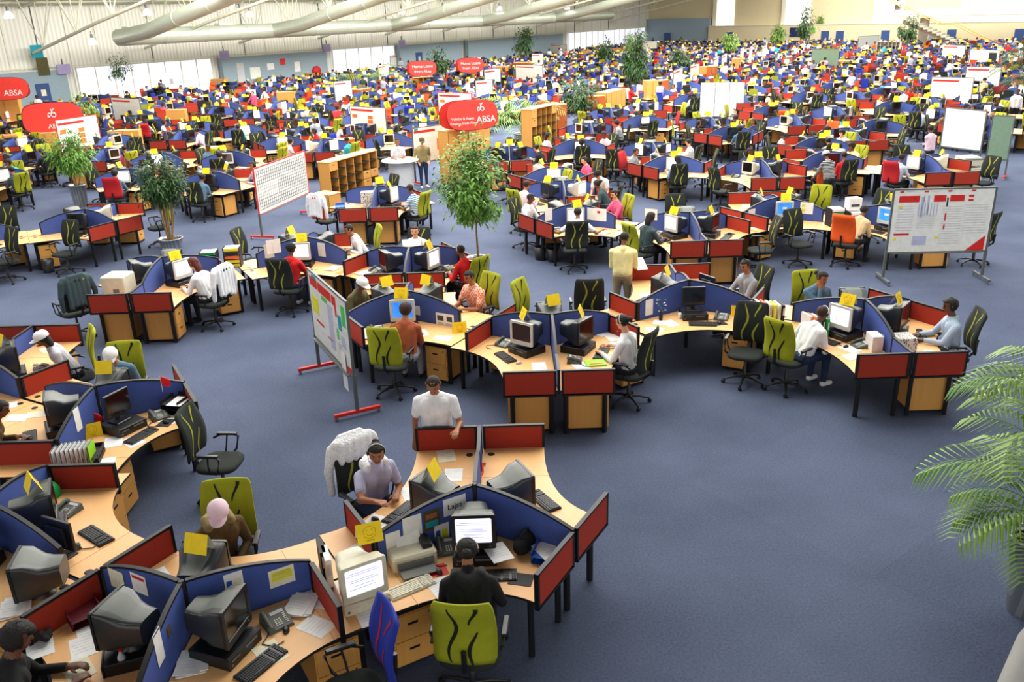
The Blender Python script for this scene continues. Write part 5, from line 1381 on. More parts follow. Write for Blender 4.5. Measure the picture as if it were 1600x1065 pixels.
# ------------------------------------------------------------------ the far rows: one object per kind
def merge(parts_list):
    b = MB()
    for m_, M in parts_list: b_add(b, m_, M)
    return b
def b_add(b, m_, M=None):
    o = len(b.v); b.v += [tuple(M @ Vector(v)) for v in m_.v] if M is not None else m_.v
    for q, k, sh in zip(m_.f, m_.m, m_.sm): b.f.append(tuple(i + o for i in q)); b.m.append(b.mi(m_.mats[k])); b.sm.append(sh)
class Bulk:
    def __init__(s): s.b = MB()
    def put(s, vs, fs, m, x, y, z, a):
        c, q = cos(a), sin(a); o = len(s.b.v); k = s.b.mi(m)
        s.b.v += [(x + c * u - q * v, y + q * u + c * v, z + w) for u, v, w in vs]
        s.b.f += [tuple(i + o for i in f_) for f_ in fs]; s.b.m += [k] * len(fs); s.b.sm += [False] * len(fs)
def boxg(x0, x1, y0, y1, z0, z1):
    return ([(x0, y0, z0), (x1, y0, z0), (x1, y1, z0), (x0, y1, z0), (x0, y0, z1), (x1, y0, z1), (x1, y1, z1), (x0, y1, z1)], [(0, 3, 2, 1), (4, 5, 6, 7), (0, 1, 5, 4), (1, 2, 6, 5), (2, 3, 7, 6), (3, 0, 4, 7)])
def lat(prof, n=6, cx=0, cy=0):
    vs = []; fs = []
    for r, z in prof: vs += [(cx + r * cos(2 * pi * i / n), cy + r * sin(2 * pi * i / n), z) for i in range(n)]
    for j in range(len(prof) - 1):
        for i in range(n): fs.append((j * n + i, j * n + (i + 1) % n, (j + 1) * n + (i + 1) % n, (j + 1) * n + i))
    fs.append(tuple((len(prof) - 1) * n + i for i in range(n))); return vs, fs
FD, FS, FM, FC, FP, FT, FL, FB = [Bulk() for _ in range(8)]
for i, h in enumerate(mids[N_IND:]):
    x, y, t = h; rg = random.Random(i * 31 + 1); base = 90 if t == 'U' else 270
    cf = conf_of(h, allh)
    for k, o in enumerate((0, 120, -120)):
        a = rad(base + o); xs = [0, .4, .75, 1.1]
        vs = [(u, -.02, Z_BOT) for u in xs] + [(u, -.02, arch_z(u / 1.1)) for u in xs] + [(u, .02, Z_BOT) for u in xs] + [(u, .02, arch_z(u / 1.1)) for u in xs]
        fs = []
        for j in range(3): fs += [(j, j + 1, 5 + j, 4 + j), (9 + j, 8 + j, 12 + j, 13 + j), (4 + j, 5 + j, 13 + j, 12 + j)]
        FS.put(vs, fs, 'blue_fabric', x, y, 0, a)
        L = LEN[cf[k][0]] if cf[k][0] == 'ext' else L_ARM
        if cf[k][0] == 'ext': FS.put(*boxg(1.1, 1.72, -.018, .018, Z_BOT, Z_END), 'blue_fabric', x, y, 0, a)
        for s_ in cf[k][1]: FS.put(*boxg(L - .02, L + .02, min(.03 * s_, s_ * W_RED), max(.03 * s_, s_ * W_RED), Z_BOT, Z_END), 'red_fabric', x, y, 0, a)
    for s_, (ka, kb, ph) in enumerate(((1, 2, base + 180), (0, 1, base + 60), (2, 0, base - 60))):
        La, Lb = LEN[cf[ka][0]], LEN[cf[kb][0]]; rot = rad(ph + 90); c, q = cos(rot), sin(rot)
        w = lambda u, v: (x + c * u - q * v, y + q * u + c * v)
        ua = (-.866, -.5); ub = (.866, -.5)
        P = [(0, 0), (ua[0] * La, ua[1] * La), (ua[0] * La + .5 * W_RED, ua[1] * La - .866 * W_RED), (0, -1.0), (ub[0] * Lb - .5 * W_RED, ub[1] * Lb - .866 * W_RED), (ub[0] * Lb, ub[1] * Lb)]
        vs = [(u, v, .70) for u, v in P] + [(u, v, .73) for u, v in P]
        FD.put(vs, [(6, 7, 8, 9), (6, 9, 10, 11)], 'beech', x, y, 0, rot); FD.put(vs, [(1, 2, 8, 7), (2, 3, 9, 8), (3, 4, 10, 9), (4, 5, 11, 10)], 'desk_edge', x, y, 0, rot)
        for sx, L in ((-1, La), (1, Lb)):
            u = sx * (.866 * (L - .3) - .5 * .4); v = -.5 * (L - .3) - .866 * .4
            if rg.random() < .5: FB.put(*boxg(u - .2, u + .2, v - .25, v + .25, .03, .63), 'beech_door', x, y, 0, rot)
            else: FD.put(*boxg(u - .03, u + .03, v - .03, v + .03, 0, .7), 'black_trim', x, y, 0, rot)
        # monitor on its case
        r = rg.random(); bm, bz = ('beige_plastic', 'beige_plastic') if r < .3 else ('crt_dark', 'light_plastic') if r < .6 else ('crt_dark', 'black_plastic')
        mx, my = w(0, -.44)
        FM.put(*boxg(-.21, .21, -.2, .2, .73, .84), 'black_plastic' if bm != 'beige_plastic' else bm, mx, my, 0, rot)
        FM.put([(-.2, -.16, .89), (.2, -.16, .89), (.13, .22, .94), (-.13, .22, .94), (-.2, -.16, 1.25), (.2, -.16, 1.25), (.13, .22, 1.16), (-.13, .22, 1.16)], [(0, 1, 5, 4), (1, 2, 6, 5), (2, 3, 7, 6), (3, 0, 4, 7)], bm, mx, my, 0, rot)
        FM.put([(-.2, -.16, 1.25), (.2, -.16, 1.25), (.13, .22, 1.16), (-.13, .22, 1.16)], [(0, 1, 2, 3)], 'crt_top_lit' if bm != 'beige_plastic' else bm, mx, my, 0, rot)
        FM.put(*boxg(-.2, .2, -.18, -.16, .88, 1.26), bz, mx, my, 0, rot)
        FM.put(*boxg(-.17, .17, -.184, -.18, .94, 1.23), rg.choice(('screen_off', 'screen_off', 'screen_lavender')), mx, my, 0, rot)
        if rg.random() < .55: FT.put([(-.115, -.07, 0), (.115, -.07, 0), (.115, 0, .17), (-.115, 0, .17), (-.115, .07, 0), (.115, .07, 0)], [(0, 1, 2, 3), (3, 2, 5, 4)], 'yellow_card', mx, my, 1.2, rot + rg.uniform(-.4, .4))
        for _ in range(rg.randint(2, 4)):
            u, v = rg.choice((-1, 1)) * rg.uniform(.3, .8), -rg.uniform(.75, .95)
            X, Y = w(u, v); FL.put(*boxg(-.1, .1, -.14, .14, .731, .731 + rg.choice((.004, .02, .12))), rg.choice(('paper', 'paper', 'paper_cream', 'mark_grey', 'mark_lav')), X, Y, 0, rot + rg.uniform(-1, 1))
        cx_, cy_ = w(rg.uniform(-.1, .1), -1.5); ca = rot + rg.uniform(-.5, .5); cc = rg.choice(('chair_black', 'chair_black', 'chair_lime', 'chair_black', 'chair_lime', 'chair_orange', 'chair_blue'))
        FC.put(*boxg(-.24, .24, -.23, .23, .44, .50), 'chair_black', cx_, cy_, 0, ca)
        FC.put([(-.22, -.27, .56), (.22, -.27, .56), (.25, -.30, .85), (.21, -.34, 1.16), (-.21, -.34, 1.16), (-.25, -.30, .85), (-.22, -.33, .56), (.22, -.33, .56), (.25, -.36, .85), (.21, -.39, 1.16), (-.21, -.39, 1.16), (-.25, -.36, .85)], [(0, 1, 2, 5), (5, 2, 3, 4), (7, 6, 11, 8), (8, 11, 10, 9), (4, 3, 9, 10), (0, 5, 11, 6), (5, 4, 10, 11), (1, 7, 8, 2), (2, 8, 9, 3)], cc, cx_, cy_, 0, ca)
        FC.put(*boxg(-.03, .03, -.03, .03, .08, .44), 'black_plastic', cx_, cy_, 0, ca); FC.put(*boxg(-.28, .28, -.03, .03, .04, .09), 'black_plastic', cx_, cy_, 0, ca); FC.put(*boxg(-.03, .03, -.28, .28, .04, .09), 'black_plastic', cx_, cy_, 0, ca)
        if rg.random() < .62:
            tc = 'cloth_' + rg.choice(TOPS + ['white', 'white', 'lightblue']); sk = rg.choice(SK); z0 = 0; st = rg.random() < .1
            if st: z0 = .38; FP.put(*lat([(.13, -.38), (.16, .1)], 6), 'cloth_trousers', cx_, cy_, .38, ca)
            vs, fs = lat([(.16, .5), (.17, .7), (.2, .95), (.17, 1.06), (.07, 1.1)], 7); FP.put([(a * 1.15, b * .8 + .04, z) for a, b, z in vs], fs, tc, cx_, cy_, z0, ca)
            for sx in (-1, 1): FP.put([(sx * .2, 0, 1.02), (sx * .26, .05, 1.0), (sx * .22, .34, .76), (sx * .15, .32, .74), (sx * .2, .06, .92), (sx * .16, .36, .8)], [(0, 1, 2, 3), (0, 4, 5, 3), (1, 4, 5, 2)], tc, cx_, cy_, z0, ca)
            FP.put(*lat([(.05, 1.06), (.085, 1.14), (.095, 1.22), (.08, 1.3), (.03, 1.33)], 7, 0, .08), sk, cx_, cy_, z0, ca)
            FP.put(*lat([(.1, 1.21), (.1, 1.28), (.07, 1.335), (.01, 1.35)], 7, 0, .06), 'hair_black' if rg.random() < .9 else 'cloth_white', cx_, cy_, z0, ca)
for B_, nm, lab_, cat in ((FD, 'corner_desk', 'packed beech desks in the furthest rows of the hall', 'desk'), (FS, 'desk_partition', 'blue and red screens in the furthest rows', 'desk partition'), (FM, 'computer_monitor', 'crowd of small monitors in the furthest rows', 'monitor'),
                        (FC, 'swivel_chair', 'chairs pushed up in the furthest rows of desks', 'office chair'), (FP, 'person', 'people crowded at the furthest rows of desks', 'person'), (FT, 'tent_card', 'specks of yellow card in the furthest rows', 'tent card'),
                        (FL, 'paper_sheet', 'papers littering the furthest rows of desks', 'paper'), (FB, 'drawer_pedestal', 'beech pedestals under the furthest desks', 'drawer pedestal')):
    if B_.b.v: tag(link(nm, B_.b.mesh(nm)), lab_, cat, None, 'stuff')
print('HUBS', len(near), len(mids), 'individual', N_IND)

# ------------------------------------------------------------------ boards on wheeled stands
def board(p, q, z0, z1, label, marks=(), frame='grey_trim', feet='board_red', face='board_white', legs=True, flip=False, name='whiteboard', cat='whiteboard', edge=None):
    """p, q: floor points of the two posts as seen left and right from the gallery"""
    p = Vector((p[0], p[1], 0)); q = Vector((q[0], q[1], 0)); d = q - p; L = d.length; a = math.atan2(d.y, d.x)
    r = link(name, None, None, tuple(p), a); tag(r, label, cat, 'boards on wheeled stands')
    b = MB(); b.box((L / 2, 0, (z0 + z1) / 2), (L - .05, .025, z1 - z0), face)
    for u0, v0, u1, v1, mm in marks:
        b.box((L * (u0 + u1) / 2, -.0145, z0 + (z1 - z0) * (v0 + v1) / 2), (L * (u1 - u0), .003, (z1 - z0) * (v1 - v0)), mm)
    link('panel', b.mesh('panel'), r)
    f = MB(); fc = edge or frame
    for z in (z0, z1): f.box((L / 2, 0, z), (L, .035, .03), fc)
    for x in (.0, L): f.box((x, 0, (z0 + z1) / 2), (.035, .036, z1 - z0), fc)
    if legs: f.box((L / 2, -.04, z0 - .01), (L * .9, .07, .015), 'grey_trim')
    link('frame', f.mesh('frame'), r)
    if legs:
        for x in (0, L):
            c = MB(); c.box((x, .0, (z0 + .08) / 2 + .02), (.05, .05, z0 - .06), frame); link('post', c.mesh('post'), r)
            c = MB(); c.bbox((x, 0, .085), (.055, .72, .05), feet, .008); ft = link('foot', c.mesh('foot'), r)
            for y in (-.33, .33):
                w = MB(); w.lathe([(.028, -.012), (.028, .012)], 'chrome', 10, M=Matrix.Translation((x, y, .028)) @ Matrix.Rotation(pi / 2, 4, 'Y')); link('castor', w.mesh('castor'), ft)
    return r
HEAD = [(.04, .84, .66, .91, 'board_red')]
def lines(u0, u1, v0, v1, n, m='mark_grey', t=.006): return [(u0, v0 + (v1 - v0) * i / n, u1, v0 + (v1 - v0) * i / n + t, m) for i in range(n)]
# big chart board left of centre (seen obliquely)
mk = [(.05, .80, .26, .93, 'board_red'), (.28, .80, .62, .93, 'board_red'), (.64, .80, .74, .93, 'board_red'), (.12, .90, .24, .97, 'mark_teal'), (.36, .72, .5, .78, 'mark_green'), (.06, .42, .24, .66, 'mark_yellow'), (.14, .30, .34, .335, 'board_red'),
      (.50, .12, .62, .74, 'mark_lav'), (.76, .52, .84, .72, 'mark_teal'), (.86, .62, .95, .9, 'mark_green'), (.70, .66, .74, .8, 'board_red'), (.70, .36, .75, .5, 'mark_green'), (.72, .18, .78, .32, 'mark_grey'), (.80, .3, .9, .46, 'mark_lav'), (.44, .22, .56, .24, 'board_red'), (.88, .02, .985, .10, 'board_red')]
mk += lines(.3, .48, .36, .68, 8) + lines(.66, .95, .1, .6, 12) + lines(.05, .45, .05, .28, 5)
b1 = board(at(497, 578), at(557, 650), .64, 1.82, 'tall chart board with red headings and yellow notes, seen at a slant', mk)
s_ = MB(); s_.box((1.72, -.03, .62), (.22, .004, .62), 'paper'); link('hanging_sheet', s_.mesh('hanging_sheet'), b1)
# wide board on the right
mk = [(.06, .80, .26, .90, 'board_red'), (.40, .80, .52, .90, 'board_red'), (.56, .80, .70, .90, 'board_red'), (.28, .56, .31, .88, 'mark_lav'), (.30, .80, .31, .9, 'mark_lav'), (.34, .60, .36, .9, 'mark_lav'), (.20, .86, .22, .87, 'mark_dark'),
      (.53, .72, .545, .86, 'mark_dark'), (.53, .50, .545, .62, 'board_red'), (.53, .36, .545, .44, 'board_red'), (.74, .86, .79, .90, 'board_red'), (.74, .80, .79, .83, 'board_red'), (.05, .28, .20, .31, 'board_red'), (.24, .12, .38, .26, 'mark_lav'), (.05, .2, .08, .24, 'mark_yellow'), (.46, .22, .5, .25, 'mark_yellow'), (.07, .7, .1, .74, 'mark_yellow'),
      (.06, .95, .10, .975, 'board_red'), (.30, .95, .34, .975, 'board_red'), (.53, .95, .57, .975, 'board_red'), (.76, .95, .80, .975, 'board_red'), (.12, .96, .2, .97, 'mark_grey'), (.36, .96, .46, .97, 'mark_grey')]
mk += lines(.06, .22, .36, .78, 10, 'mark_lav') + lines(.26, .44, .40, .62, 8) + lines(.5, .7, .14, .76, 16) + lines(.72, .95, .3, .78, 12) + [(.26 + .03 * i, .58, .27 + .03 * i, .78, 'mark_lav') for i in range(7)]
b2 = board(at(1376, 440), at(1530, 437), .64, 1.98, 'wide white chart board with a red heading strip and red corner', mk, feet='grey_trim')
t_ = MB(); t_.add([(1.62, -.02, .66), (2.0, -.02, .66), (2.0, -.02, .98)], [(0, 1, 2)], 'board_red'); link('red_corner', t_.mesh('red_corner'), b2)
# calendar grid board
mk = []
for i in range(13): mk.append((.03, .08 + .07 * i, .97, .088 + .07 * i, 'mark_dark'))
for i in range(26): mk.append((.03 + .0375 * i, .08, .0355 + .0375 * i, .92, 'mark_dark'))
mk.append((.03, .32, .40, .62, 'board_white'))
board(at(408, 374), at(484, 335), .68, 1.92, 'board ruled with a black calendar grid and a red edge', mk, edge='banner_red')
# boards further back: floor points found below their corners
def fboard(xl, yl, xr, yr, label, z0=.75, z1=1.95, marks=None, **kw):
    return board(at(xl, yl, z0), at(xr, yr, z0), z0, z1, label, HEAD + lines(.05, .9, .1, .75, 9) if marks is None else marks, **kw)
OR = HEAD + [(.50, .58, .64, .70, 'board_orange'), (.50, .42, .64, .55, 'board_orange'), (.50, .25, .64, .39, 'board_orange'), (.06, .6, .2, .72, 'board_orange'), (.05, .3, .3, .33, 'board_red')] + lines(.68, .95, .2, .8, 8)
fboard(645, 255, 697, 247, 'chart board behind the man in the khaki jacket', marks=HEAD + [(.7, .3, .74, .62, 'board_orange'), (.05, .92, .16, .98, 'mark_teal')] + lines(.05, .6, .15, .75, 9))
fboard(548, 209, 603, 214, 'chart board with three orange squares, front of the pigeonhole cupboard', marks=OR)
fboard(684, 183, 736, 186, 'chart board framed in bright red', marks=OR, edge='banner_red')
fboard(95, 244, 158, 232, 'chart board with a red frame behind the leafy bush', z0=.7, z1=2.1, marks=OR, edge='banner_red')
fboard(178, 190, 222, 193, 'white board with a red strip before the glazed wall', z0=.7)
fboard(522, 160, 549, 157, 'small white chart board beside the beech double cupboard')
fboard(1448, 163, 1513, 166, 'white board with a red strip and small charts, second on the right', z0=.7, z1=2.0)
fboard(1503, 139, 1557, 141, 'white board with red strip standing behind another on the right')
fboard(1510, 104, 1556, 106, 'white board with dark photo panel far on the right', marks=[(.66, .2, .92, .85, 'mark_dark'), (.05, .1, .3, .4, 'board_red')])
fboard(1468, 94, 1503, 96, 'small far white board with a red strip under the stair')
fboard(1467, 228, 1530, 236, 'large blank white board on the right', z0=.8, z1=2.1, marks=[])
fboard(1538, 248, 1572, 250, 'pale green pinboard beside the blank white board', z0=.6, z1=2.0, marks=[], face='board_green', name='pinboard', cat='pinboard')
fboard(1264, 108, 1306, 108, 'wide pale green pinboard in the far rows', z0=.75, z1=2.2, marks=[], face='board_green', name='pinboard', cat='pinboard')
fboard(1337, 80, 1369, 78, 'grey pinboard near the far wall', z0=.8, z1=2.2, marks=[], face='board_grey', name='pinboard', cat='pinboard')
for i, (a, b_, c, d) in enumerate(((1049, 143, 1063, 136), (1075, 132, 1089, 128), (1111, 118, 1119, 113), (1124, 113, 1132, 108), (1153, 100, 1159, 95), (1167, 98, 1172, 92), (1187, 96, 1194, 91), (980, 82, 1024, 82), (804, 128, 846, 130), (858, 86, 883, 88), (829, 106, 847, 106), (590, 128, 606, 124), (608, 108, 632, 104), (755, 138, 780, 135), (742, 160, 768, 158))):
    fboard(a, b_, c, d, 'distant white chart board, %s' % zone(*at(a, b_, .75)))
# three-part grey screen
p0 = Vector(at(1090, 186, .2)); p1 = Vector(at(1158, 186, .2)); r = link('folding_screen', None, None, (p0.x, p0.y, 0), math.atan2(p1.y - p0.y, p1.x - p0.x)); tag(r, 'three-part plain grey folding screen between desk islands', 'folding screen')
Lf = (p1 - p0).length
for k in range(3):
    c = MB(); c.box((Lf * (k + .5) / 3, .03 * (k % 2), 1.0), (Lf / 3 - .02, .04, 1.9), 'mark_grey'); c.box((Lf * (k + .5) / 3, .03 * (k % 2), 1.96), (Lf / 3 - .02, .05, .03), 'light_plastic'); link('leaf_panel', c.mesh('leaf_panel'), r)

# ------------------------------------------------------------------ cupboards and shelves
def holes(p, q, h, depth, cols, rows, label, solid=(), name='pigeonhole_cupboard', wood='beech_door'):
    """p front-left, q front-right (floor); open pigeonholes facing the viewer"""
    p = Vector((p[0], p[1], 0)); q = Vector((q[0], q[1], 0)); d = q - p; L = d.length
    r = link(name, None, None, tuple(p), math.atan2(d.y, d.x)); tag(r, label, 'cupboard', 'cupboards between the desk islands')
    b = MB(); b.box((L / 2, depth / 2, .04), (L, depth, .08), 'black_trim'); b.box((L / 2, depth - .01, h / 2), (L, .02, h), wood)
    for x in (0.012, L - .012): b.box((x, depth / 2, h / 2), (.024, depth, h), wood)
    link('carcass', b.mesh('carcass'), r)
    t = MB(); t.box((L / 2, depth / 2, h + .012), (L + .03, depth + .03, .028), 'beech'); link('top', t.mesh('top'), r)
    g = MB(); 
    for i in range(1, cols): g.box((L * i / cols, depth / 2, h / 2), (.018, depth - .03, h - .1), wood)
    for j in range(1, rows): g.box((L / 2, depth / 2, .08 + (h - .08) * j / rows), (L - .03, depth - .03, .018), 'desk_edge')
    link('dividers', g.mesh('dividers'), r)
    for c, k in solid:
        x0, x1 = L * c / cols, L * (c + 1) / cols; z0, z1 = .08 + (h - .08) * k / rows, .08 + (h - .08) * (k + 1) / rows
        dr = MB(); dr.box(((x0 + x1) / 2, -.004, (z0 + z1) / 2), (x1 - x0 - .02, .016, z1 - z0 - .02), wood); o = link('door', dr.mesh('door'), r)
        hn = MB(); hn.box(((x0 + x1) / 2, -.015, z1 - .09), (.09, .01, .022), 'black_trim'); link('handle', hn.mesh('handle'), o)
    return r
def cupboard(p, q, h, depth, doors, label, wood='beech_door', slats=False, name='cupboard'):
    p = Vector((p[0], p[1], 0)); q = Vector((q[0], q[1], 0)); d = q - p; L = d.length
    r = link(name, None, None, tuple(p), math.atan2(d.y, d.x)); tag(r, label, 'cupboard', 'cupboards between the desk islands')
    b = MB(); b.box((L / 2, depth / 2, h / 2 + .03), (L, depth, h - .06), wood); b.box((L / 2, depth / 2, .03), (L - .04, depth - .04, .06), 'black_trim'); link('carcass', b.mesh('carcass'), r)
    t = MB(); t.box((L / 2, depth / 2, h + .012), (L + .02, depth + .02, .024), 'beech'); link('top', t.mesh('top'), r)
    for k in range(doors):
        x = L * (k + .5) / doors; dr = MB(); dr.box((x, -.008, h / 2 + .03), (L / doors - .012, .016, h - .1), wood)
        for s in (-1, 1): dr.box((x + s * (L / doors / 2 - .004), -.012, h / 2 + .03), (.006, .012, h - .1), 'desk_edge')
        o = link('door', dr.mesh('door'), r); hn = MB(); hn.box((x + (L / doors * .36) * (1 if k % 2 == 0 else -1), -.022, h * .55), (.016, .014, .12), 'black_trim'); link('handle', hn.mesh('handle'), o)
    return r
hc = 1.22
holes(at(511, 255, hc), at(586, 235, hc), hc, .45, 6, 4, 'open beech pigeonhole cupboard beside the calendar grid board', solid=((0, 3), (4, 1), (5, 1), (4, 0)))
cupboard(at(487, 303, .55), at(511, 306, .55), .55, .5, 1, 'low beech cupboard end beside the pigeonhole cupboard')
cupboard(at(513, 221, 1.1), at(552, 217, 1.1), 1.1, .45, 2, 'cherry coloured cupboard behind the pigeonhole cupboard', wood='cherry')
holes(at(828, 172, 1.85), at(867, 163, 1.85), 1.85, .5, 5, 5, 'tall shelf unit with many pigeonholes beside the palm', solid=((0, 3), (0, 4), (4, 4)), wood='beech_door')
cupboard(at(868, 165, 1.7), at(883, 163, 1.7), 1.7, .5, 1, 'cherry side of the tall shelf unit beside the palm', wood='cherry')
cupboard(at(945, 146, 1.7), at(975, 139, 1.7), 1.7, .6, 4, 'row of tall tambour cupboards with pale tops')
cupboard(at(914, 152, 1.6), at(943, 150, 1.6), 1.6, .6, 2, 'cherry cupboard at the end of the tambour row', wood='cherry')
cupboard(at(1008, 127, 1.7), at(1028, 126, 1.7), 1.7, .6, 2, 'beech cupboard behind the tall drooping plant')
cupboard(at(1029, 127, 1.6), at(1043, 125, 1.6), 1.6, .6, 1, 'cherry cupboard right of the tall drooping plant', wood='cherry')
cupboard(at(697, 206, 1.85), at(728, 201, 1.85), 1.85, .5, 2, 'tall beech cupboard under the car finance sign')
cupboard(at(729, 204, 1.85), at(762, 194, 1.85), 1.85, .5, 3, 'tall slatted cupboard at the right under the car finance sign')
wb = MB(); wb.box((0, 0, .5), (.5, .03, 1.0), 'board_white', rx=rad(-8)); x_, y_ = at(736, 262, .3)
tag(link('leaning_board', wb.mesh('leaning_board'), None, (x_, y_ - .1, .05), .3), 'plain white panel leaning on the cupboard under the sign', 'panel')
cupboard(at(165, 206, 1.2), at(213, 204, 1.2), 1.2, .5, 2, 'lone beech cupboard beside the orange chair on the left')
cupboard(at(307, 233, 1.15), at(334, 232, 1.15), 1.15, .55, 1, 'lone beech cupboard with white papers on its top')
cupboard(at(256, 173, 1.3), at(285, 172, 1.3), 1.3, .5, 1, 'small beech cupboard in the left rows')
cupboard(at(429, 145, 1.5), at(456, 144, 1.5), 1.5, .5, 2, 'beech double cupboard in the left middle rows')
cupboard(at(533, 142, 1.3), at(559, 140, 1.3), 1.3, .5, 2, 'beech double cupboard beside the arching palm')
cupboard(at(560, 141, 1.3), at(576, 138, 1.3), 1.3, .5, 1, 'cherry cupboard below the arching palm', wood='cherry')
cupboard(at(616, 130, 1.2), at(637, 128, 1.2), 1.2, .5, 2, 'cherry cupboard with green notes below the first loans sign', wood='cherry')
holes(at(644, 122, 1.2), at(674, 120, 1.2), 1.2, .5, 4, 3, 'beech pigeonhole cupboard under the first loans sign')
cupboard(at(710, 114, 1.1), at(742, 112, 1.1), 1.1, .5, 3, 'cherry cupboard under the second loans sign', wood='cherry')
for i, (a, b_, c, h_) in enumerate(((767, 792, 104, 1.3), (800, 823, 98, 1.4), (905, 919, 80, 1.3), (951, 978, 76, 1.3), (1020, 1039, 88, 1.2), (1065, 1082, 80, 1.2), (1075, 1094, 60, 1.3), (1099, 1113, 75, 1.2), (1151, 1166, 60, 1.2), (1178, 1196, 59, 1.2), (1264, 1283, 73, 1.2), (1307, 1330, 95, 1.1), (1330, 1352, 84, 1.2), (420, 443, 115, 1.2), (472, 490, 115, 1.1), (326, 348, 124, 1.3), (1326, 1346, 53, 1.3), (1230, 1268, 126, 1.1), (1090, 1102, 105, 1.6), (1103, 1116, 104, 1.7), (1141, 1153, 92, 1.6))):
    cupboard(at(a, c, h_), at(b_, c, h_), h_, .5, 2, words('%s cupboard, %s' % (('beech', 'cherry')[i % 3 == 1], zone(*at(a, c, h_)))), wood='cherry' if i % 3 == 1 else 'beech_door')
holes(at(1368, 66, 1.7), at(1404, 66, 1.7), 1.7, .5, 6, 4, 'pale grey pigeonhole unit left of the round column', wood='light_plastic')
# left foreground-left long cupboard row and its signs
cupboard(at(-20, 214, 1.15), at(84, 208, 1.15), 1.15, .6, 6, 'long row of beech cupboards under the big red oval sign')
cupboard(at(-20, 156, 1.9), at(24, 154, 1.9), 1.9, .6, 2, 'tall beech cupboard at the left edge under the second red oval sign')
# drawing table and small desks
def table(p, q, h, depth, label, topm='beech', name='side_table'):
    p = Vector((p[0], p[1], 0)); q = Vector((q[0], q[1], 0)); d = q - p; L = d.length
    r = link(name, None, None, tuple(p), math.atan2(d.y, d.x)); tag(r, label, 'table')
    t = MB(); t.box((L / 2, depth / 2, h - .015), (L, depth, .03), topm); link('table_top', t.mesh('table_top'), r)
    for x in (.05, L - .05):
        for y in (.05, depth - .05): g = MB(); g.box((x, y, (h - .03) / 2), (.04, .04, h - .03), 'black_trim'); link('leg', g.mesh('leg'), r)
    return r
table(at(886, 283, .8), at(934, 276, .8), .8, .8, 'drawing table with a brown surface beside the man bending over', 'cherry')
table(at(1475, 176, .9), at(1535, 180, .9), .9, .7, 'cherry side table with papers behind the blank white board', 'cherry')
# counter of the man in the pale shirt
cx, cy = at(620, 300, 0)
cm = MB(); cm.lathe([(.42, 0), (.42, 1.0)], 'mark_grey', 20); ct = MB(); ct.lathe([(.62, 1.0), (.64, 1.03), (.6, 1.05)], 'board_white', 24)
r = link('round_counter', None, None, (cx + .1, cy + .3, 0)); tag(r, 'round pale counter with a white top before the man in a pale shirt', 'counter'); link('column_base', cm.mesh('column_base'), r); link('counter_top', ct.mesh('counter_top'), r)

# ------------------------------------------------------------------ oval red signs
def text(body, size, loc, rot, m, parent, nm='lettering', align='CENTER'):
    cu = bpy.data.curves.new(nm, 'FONT'); cu.body = body; cu.size = size; cu.align_x = align; cu.extrude = .002; cu.materials.append(MATS[m])
    t_ = bpy.data.objects.new(nm, cu); COL.objects.link(t_); dg = bpy.context.evaluated_depsgraph_get(); me = bpy.data.meshes.new_from_object(t_.evaluated_get(dg)); me.materials.clear(); me.materials.append(MATS[m]); bpy.data.objects.remove(t_)
    o = bpy.data.objects.new(nm, me); COL.objects.link(o); o.parent = parent; o.location = loc; o.rotation_euler = rot; return o
def oval(loc, rz, w, h, label, lettering, tilt=-9, emblem=None):
    r = link('oval_sign', None, None, loc, rz); tag(r, label, 'sign', 'red oval signs')
    for k, (dy, tl, dx) in enumerate(((0, tilt, 0), (.42, -tilt, -.12))):
        m = MB(); pts = []
        for i in range(40):
            a = 2 * pi * i / 40; e = .62; pts.append((w / 2 * math.copysign(abs(cos(a)) ** e, cos(a)), h / 2 * math.copysign(abs(sin(a)) ** e, sin(a))))
        M = Matrix.Translation((dx, dy, h / 2)) @ Matrix.Rotation(rad(tl), 4, 'X') @ Matrix.Rotation(pi / 2, 4, 'X')
        m.loft([[(x * s, y * s, z) for x, y in pts] for s, z in ((.985, -.014), (1, -.008), (1, .008), (.985, .014))], 'banner_red', True, True, M)
        rim = MB(); rim.tube([tuple(M @ Vector((x * 1.005, y * 1.005, 0))) for x, y in pts + pts[:1]], .012, 'burgundy', 6)
        o = link('sign_face', m.mesh('sign_face'), r); link('rim', rim.mesh('rim'), o)
    T = lambda x, z: (x, -.02 + math.sin(rad(-tilt)) * (z - h / 2) * 1.0 * -1, z)
    for body, size, x, z in lettering:
        yy = -.022 - (z + size * .3 - h / 2) * math.tan(rad(-tilt)) * -1
        text(body, size, (x, -.022 + (z - h / 2) * math.sin(rad(tilt)) * -1 * 1, z), (pi / 2 + rad(tilt), 0, 0), 'banner_white', r)
    if emblem:
        ex, ez, es = emblem; e = MB()
        def P(pts): e.tube([(ex + a * es, -.028 + (ez + b * es - h / 2) * math.sin(rad(tilt)) * -1, ez + b * es) for a, b in pts], .06 * es, 'banner_white', 5)
        P([(.15 * cos(t) - .3, .22 * sin(t)) for t in [rad(30 + 27 * i) for i in range(11)]]); P([(.26 * cos(t) + .18, .24 * sin(t)) for t in [rad(200 + 32 * i) for i in range(11)]])
        P([(-.5, -.22), (-.1, -.05), (.0, .45), (-.1, .7)]); P([(.0, .3), (.12, .6), (.3, .75)])
        link('emblem', e.mesh('emblem'), r)
    return r
def sign_at(px, py, zc, rz, w, h, *a, **k):
    x, y = at(px, py + 0, zc) if zc < CAM_H else (0, 0); return oval((x, y, zc - h / 2), rz, w, h, *a, **k)
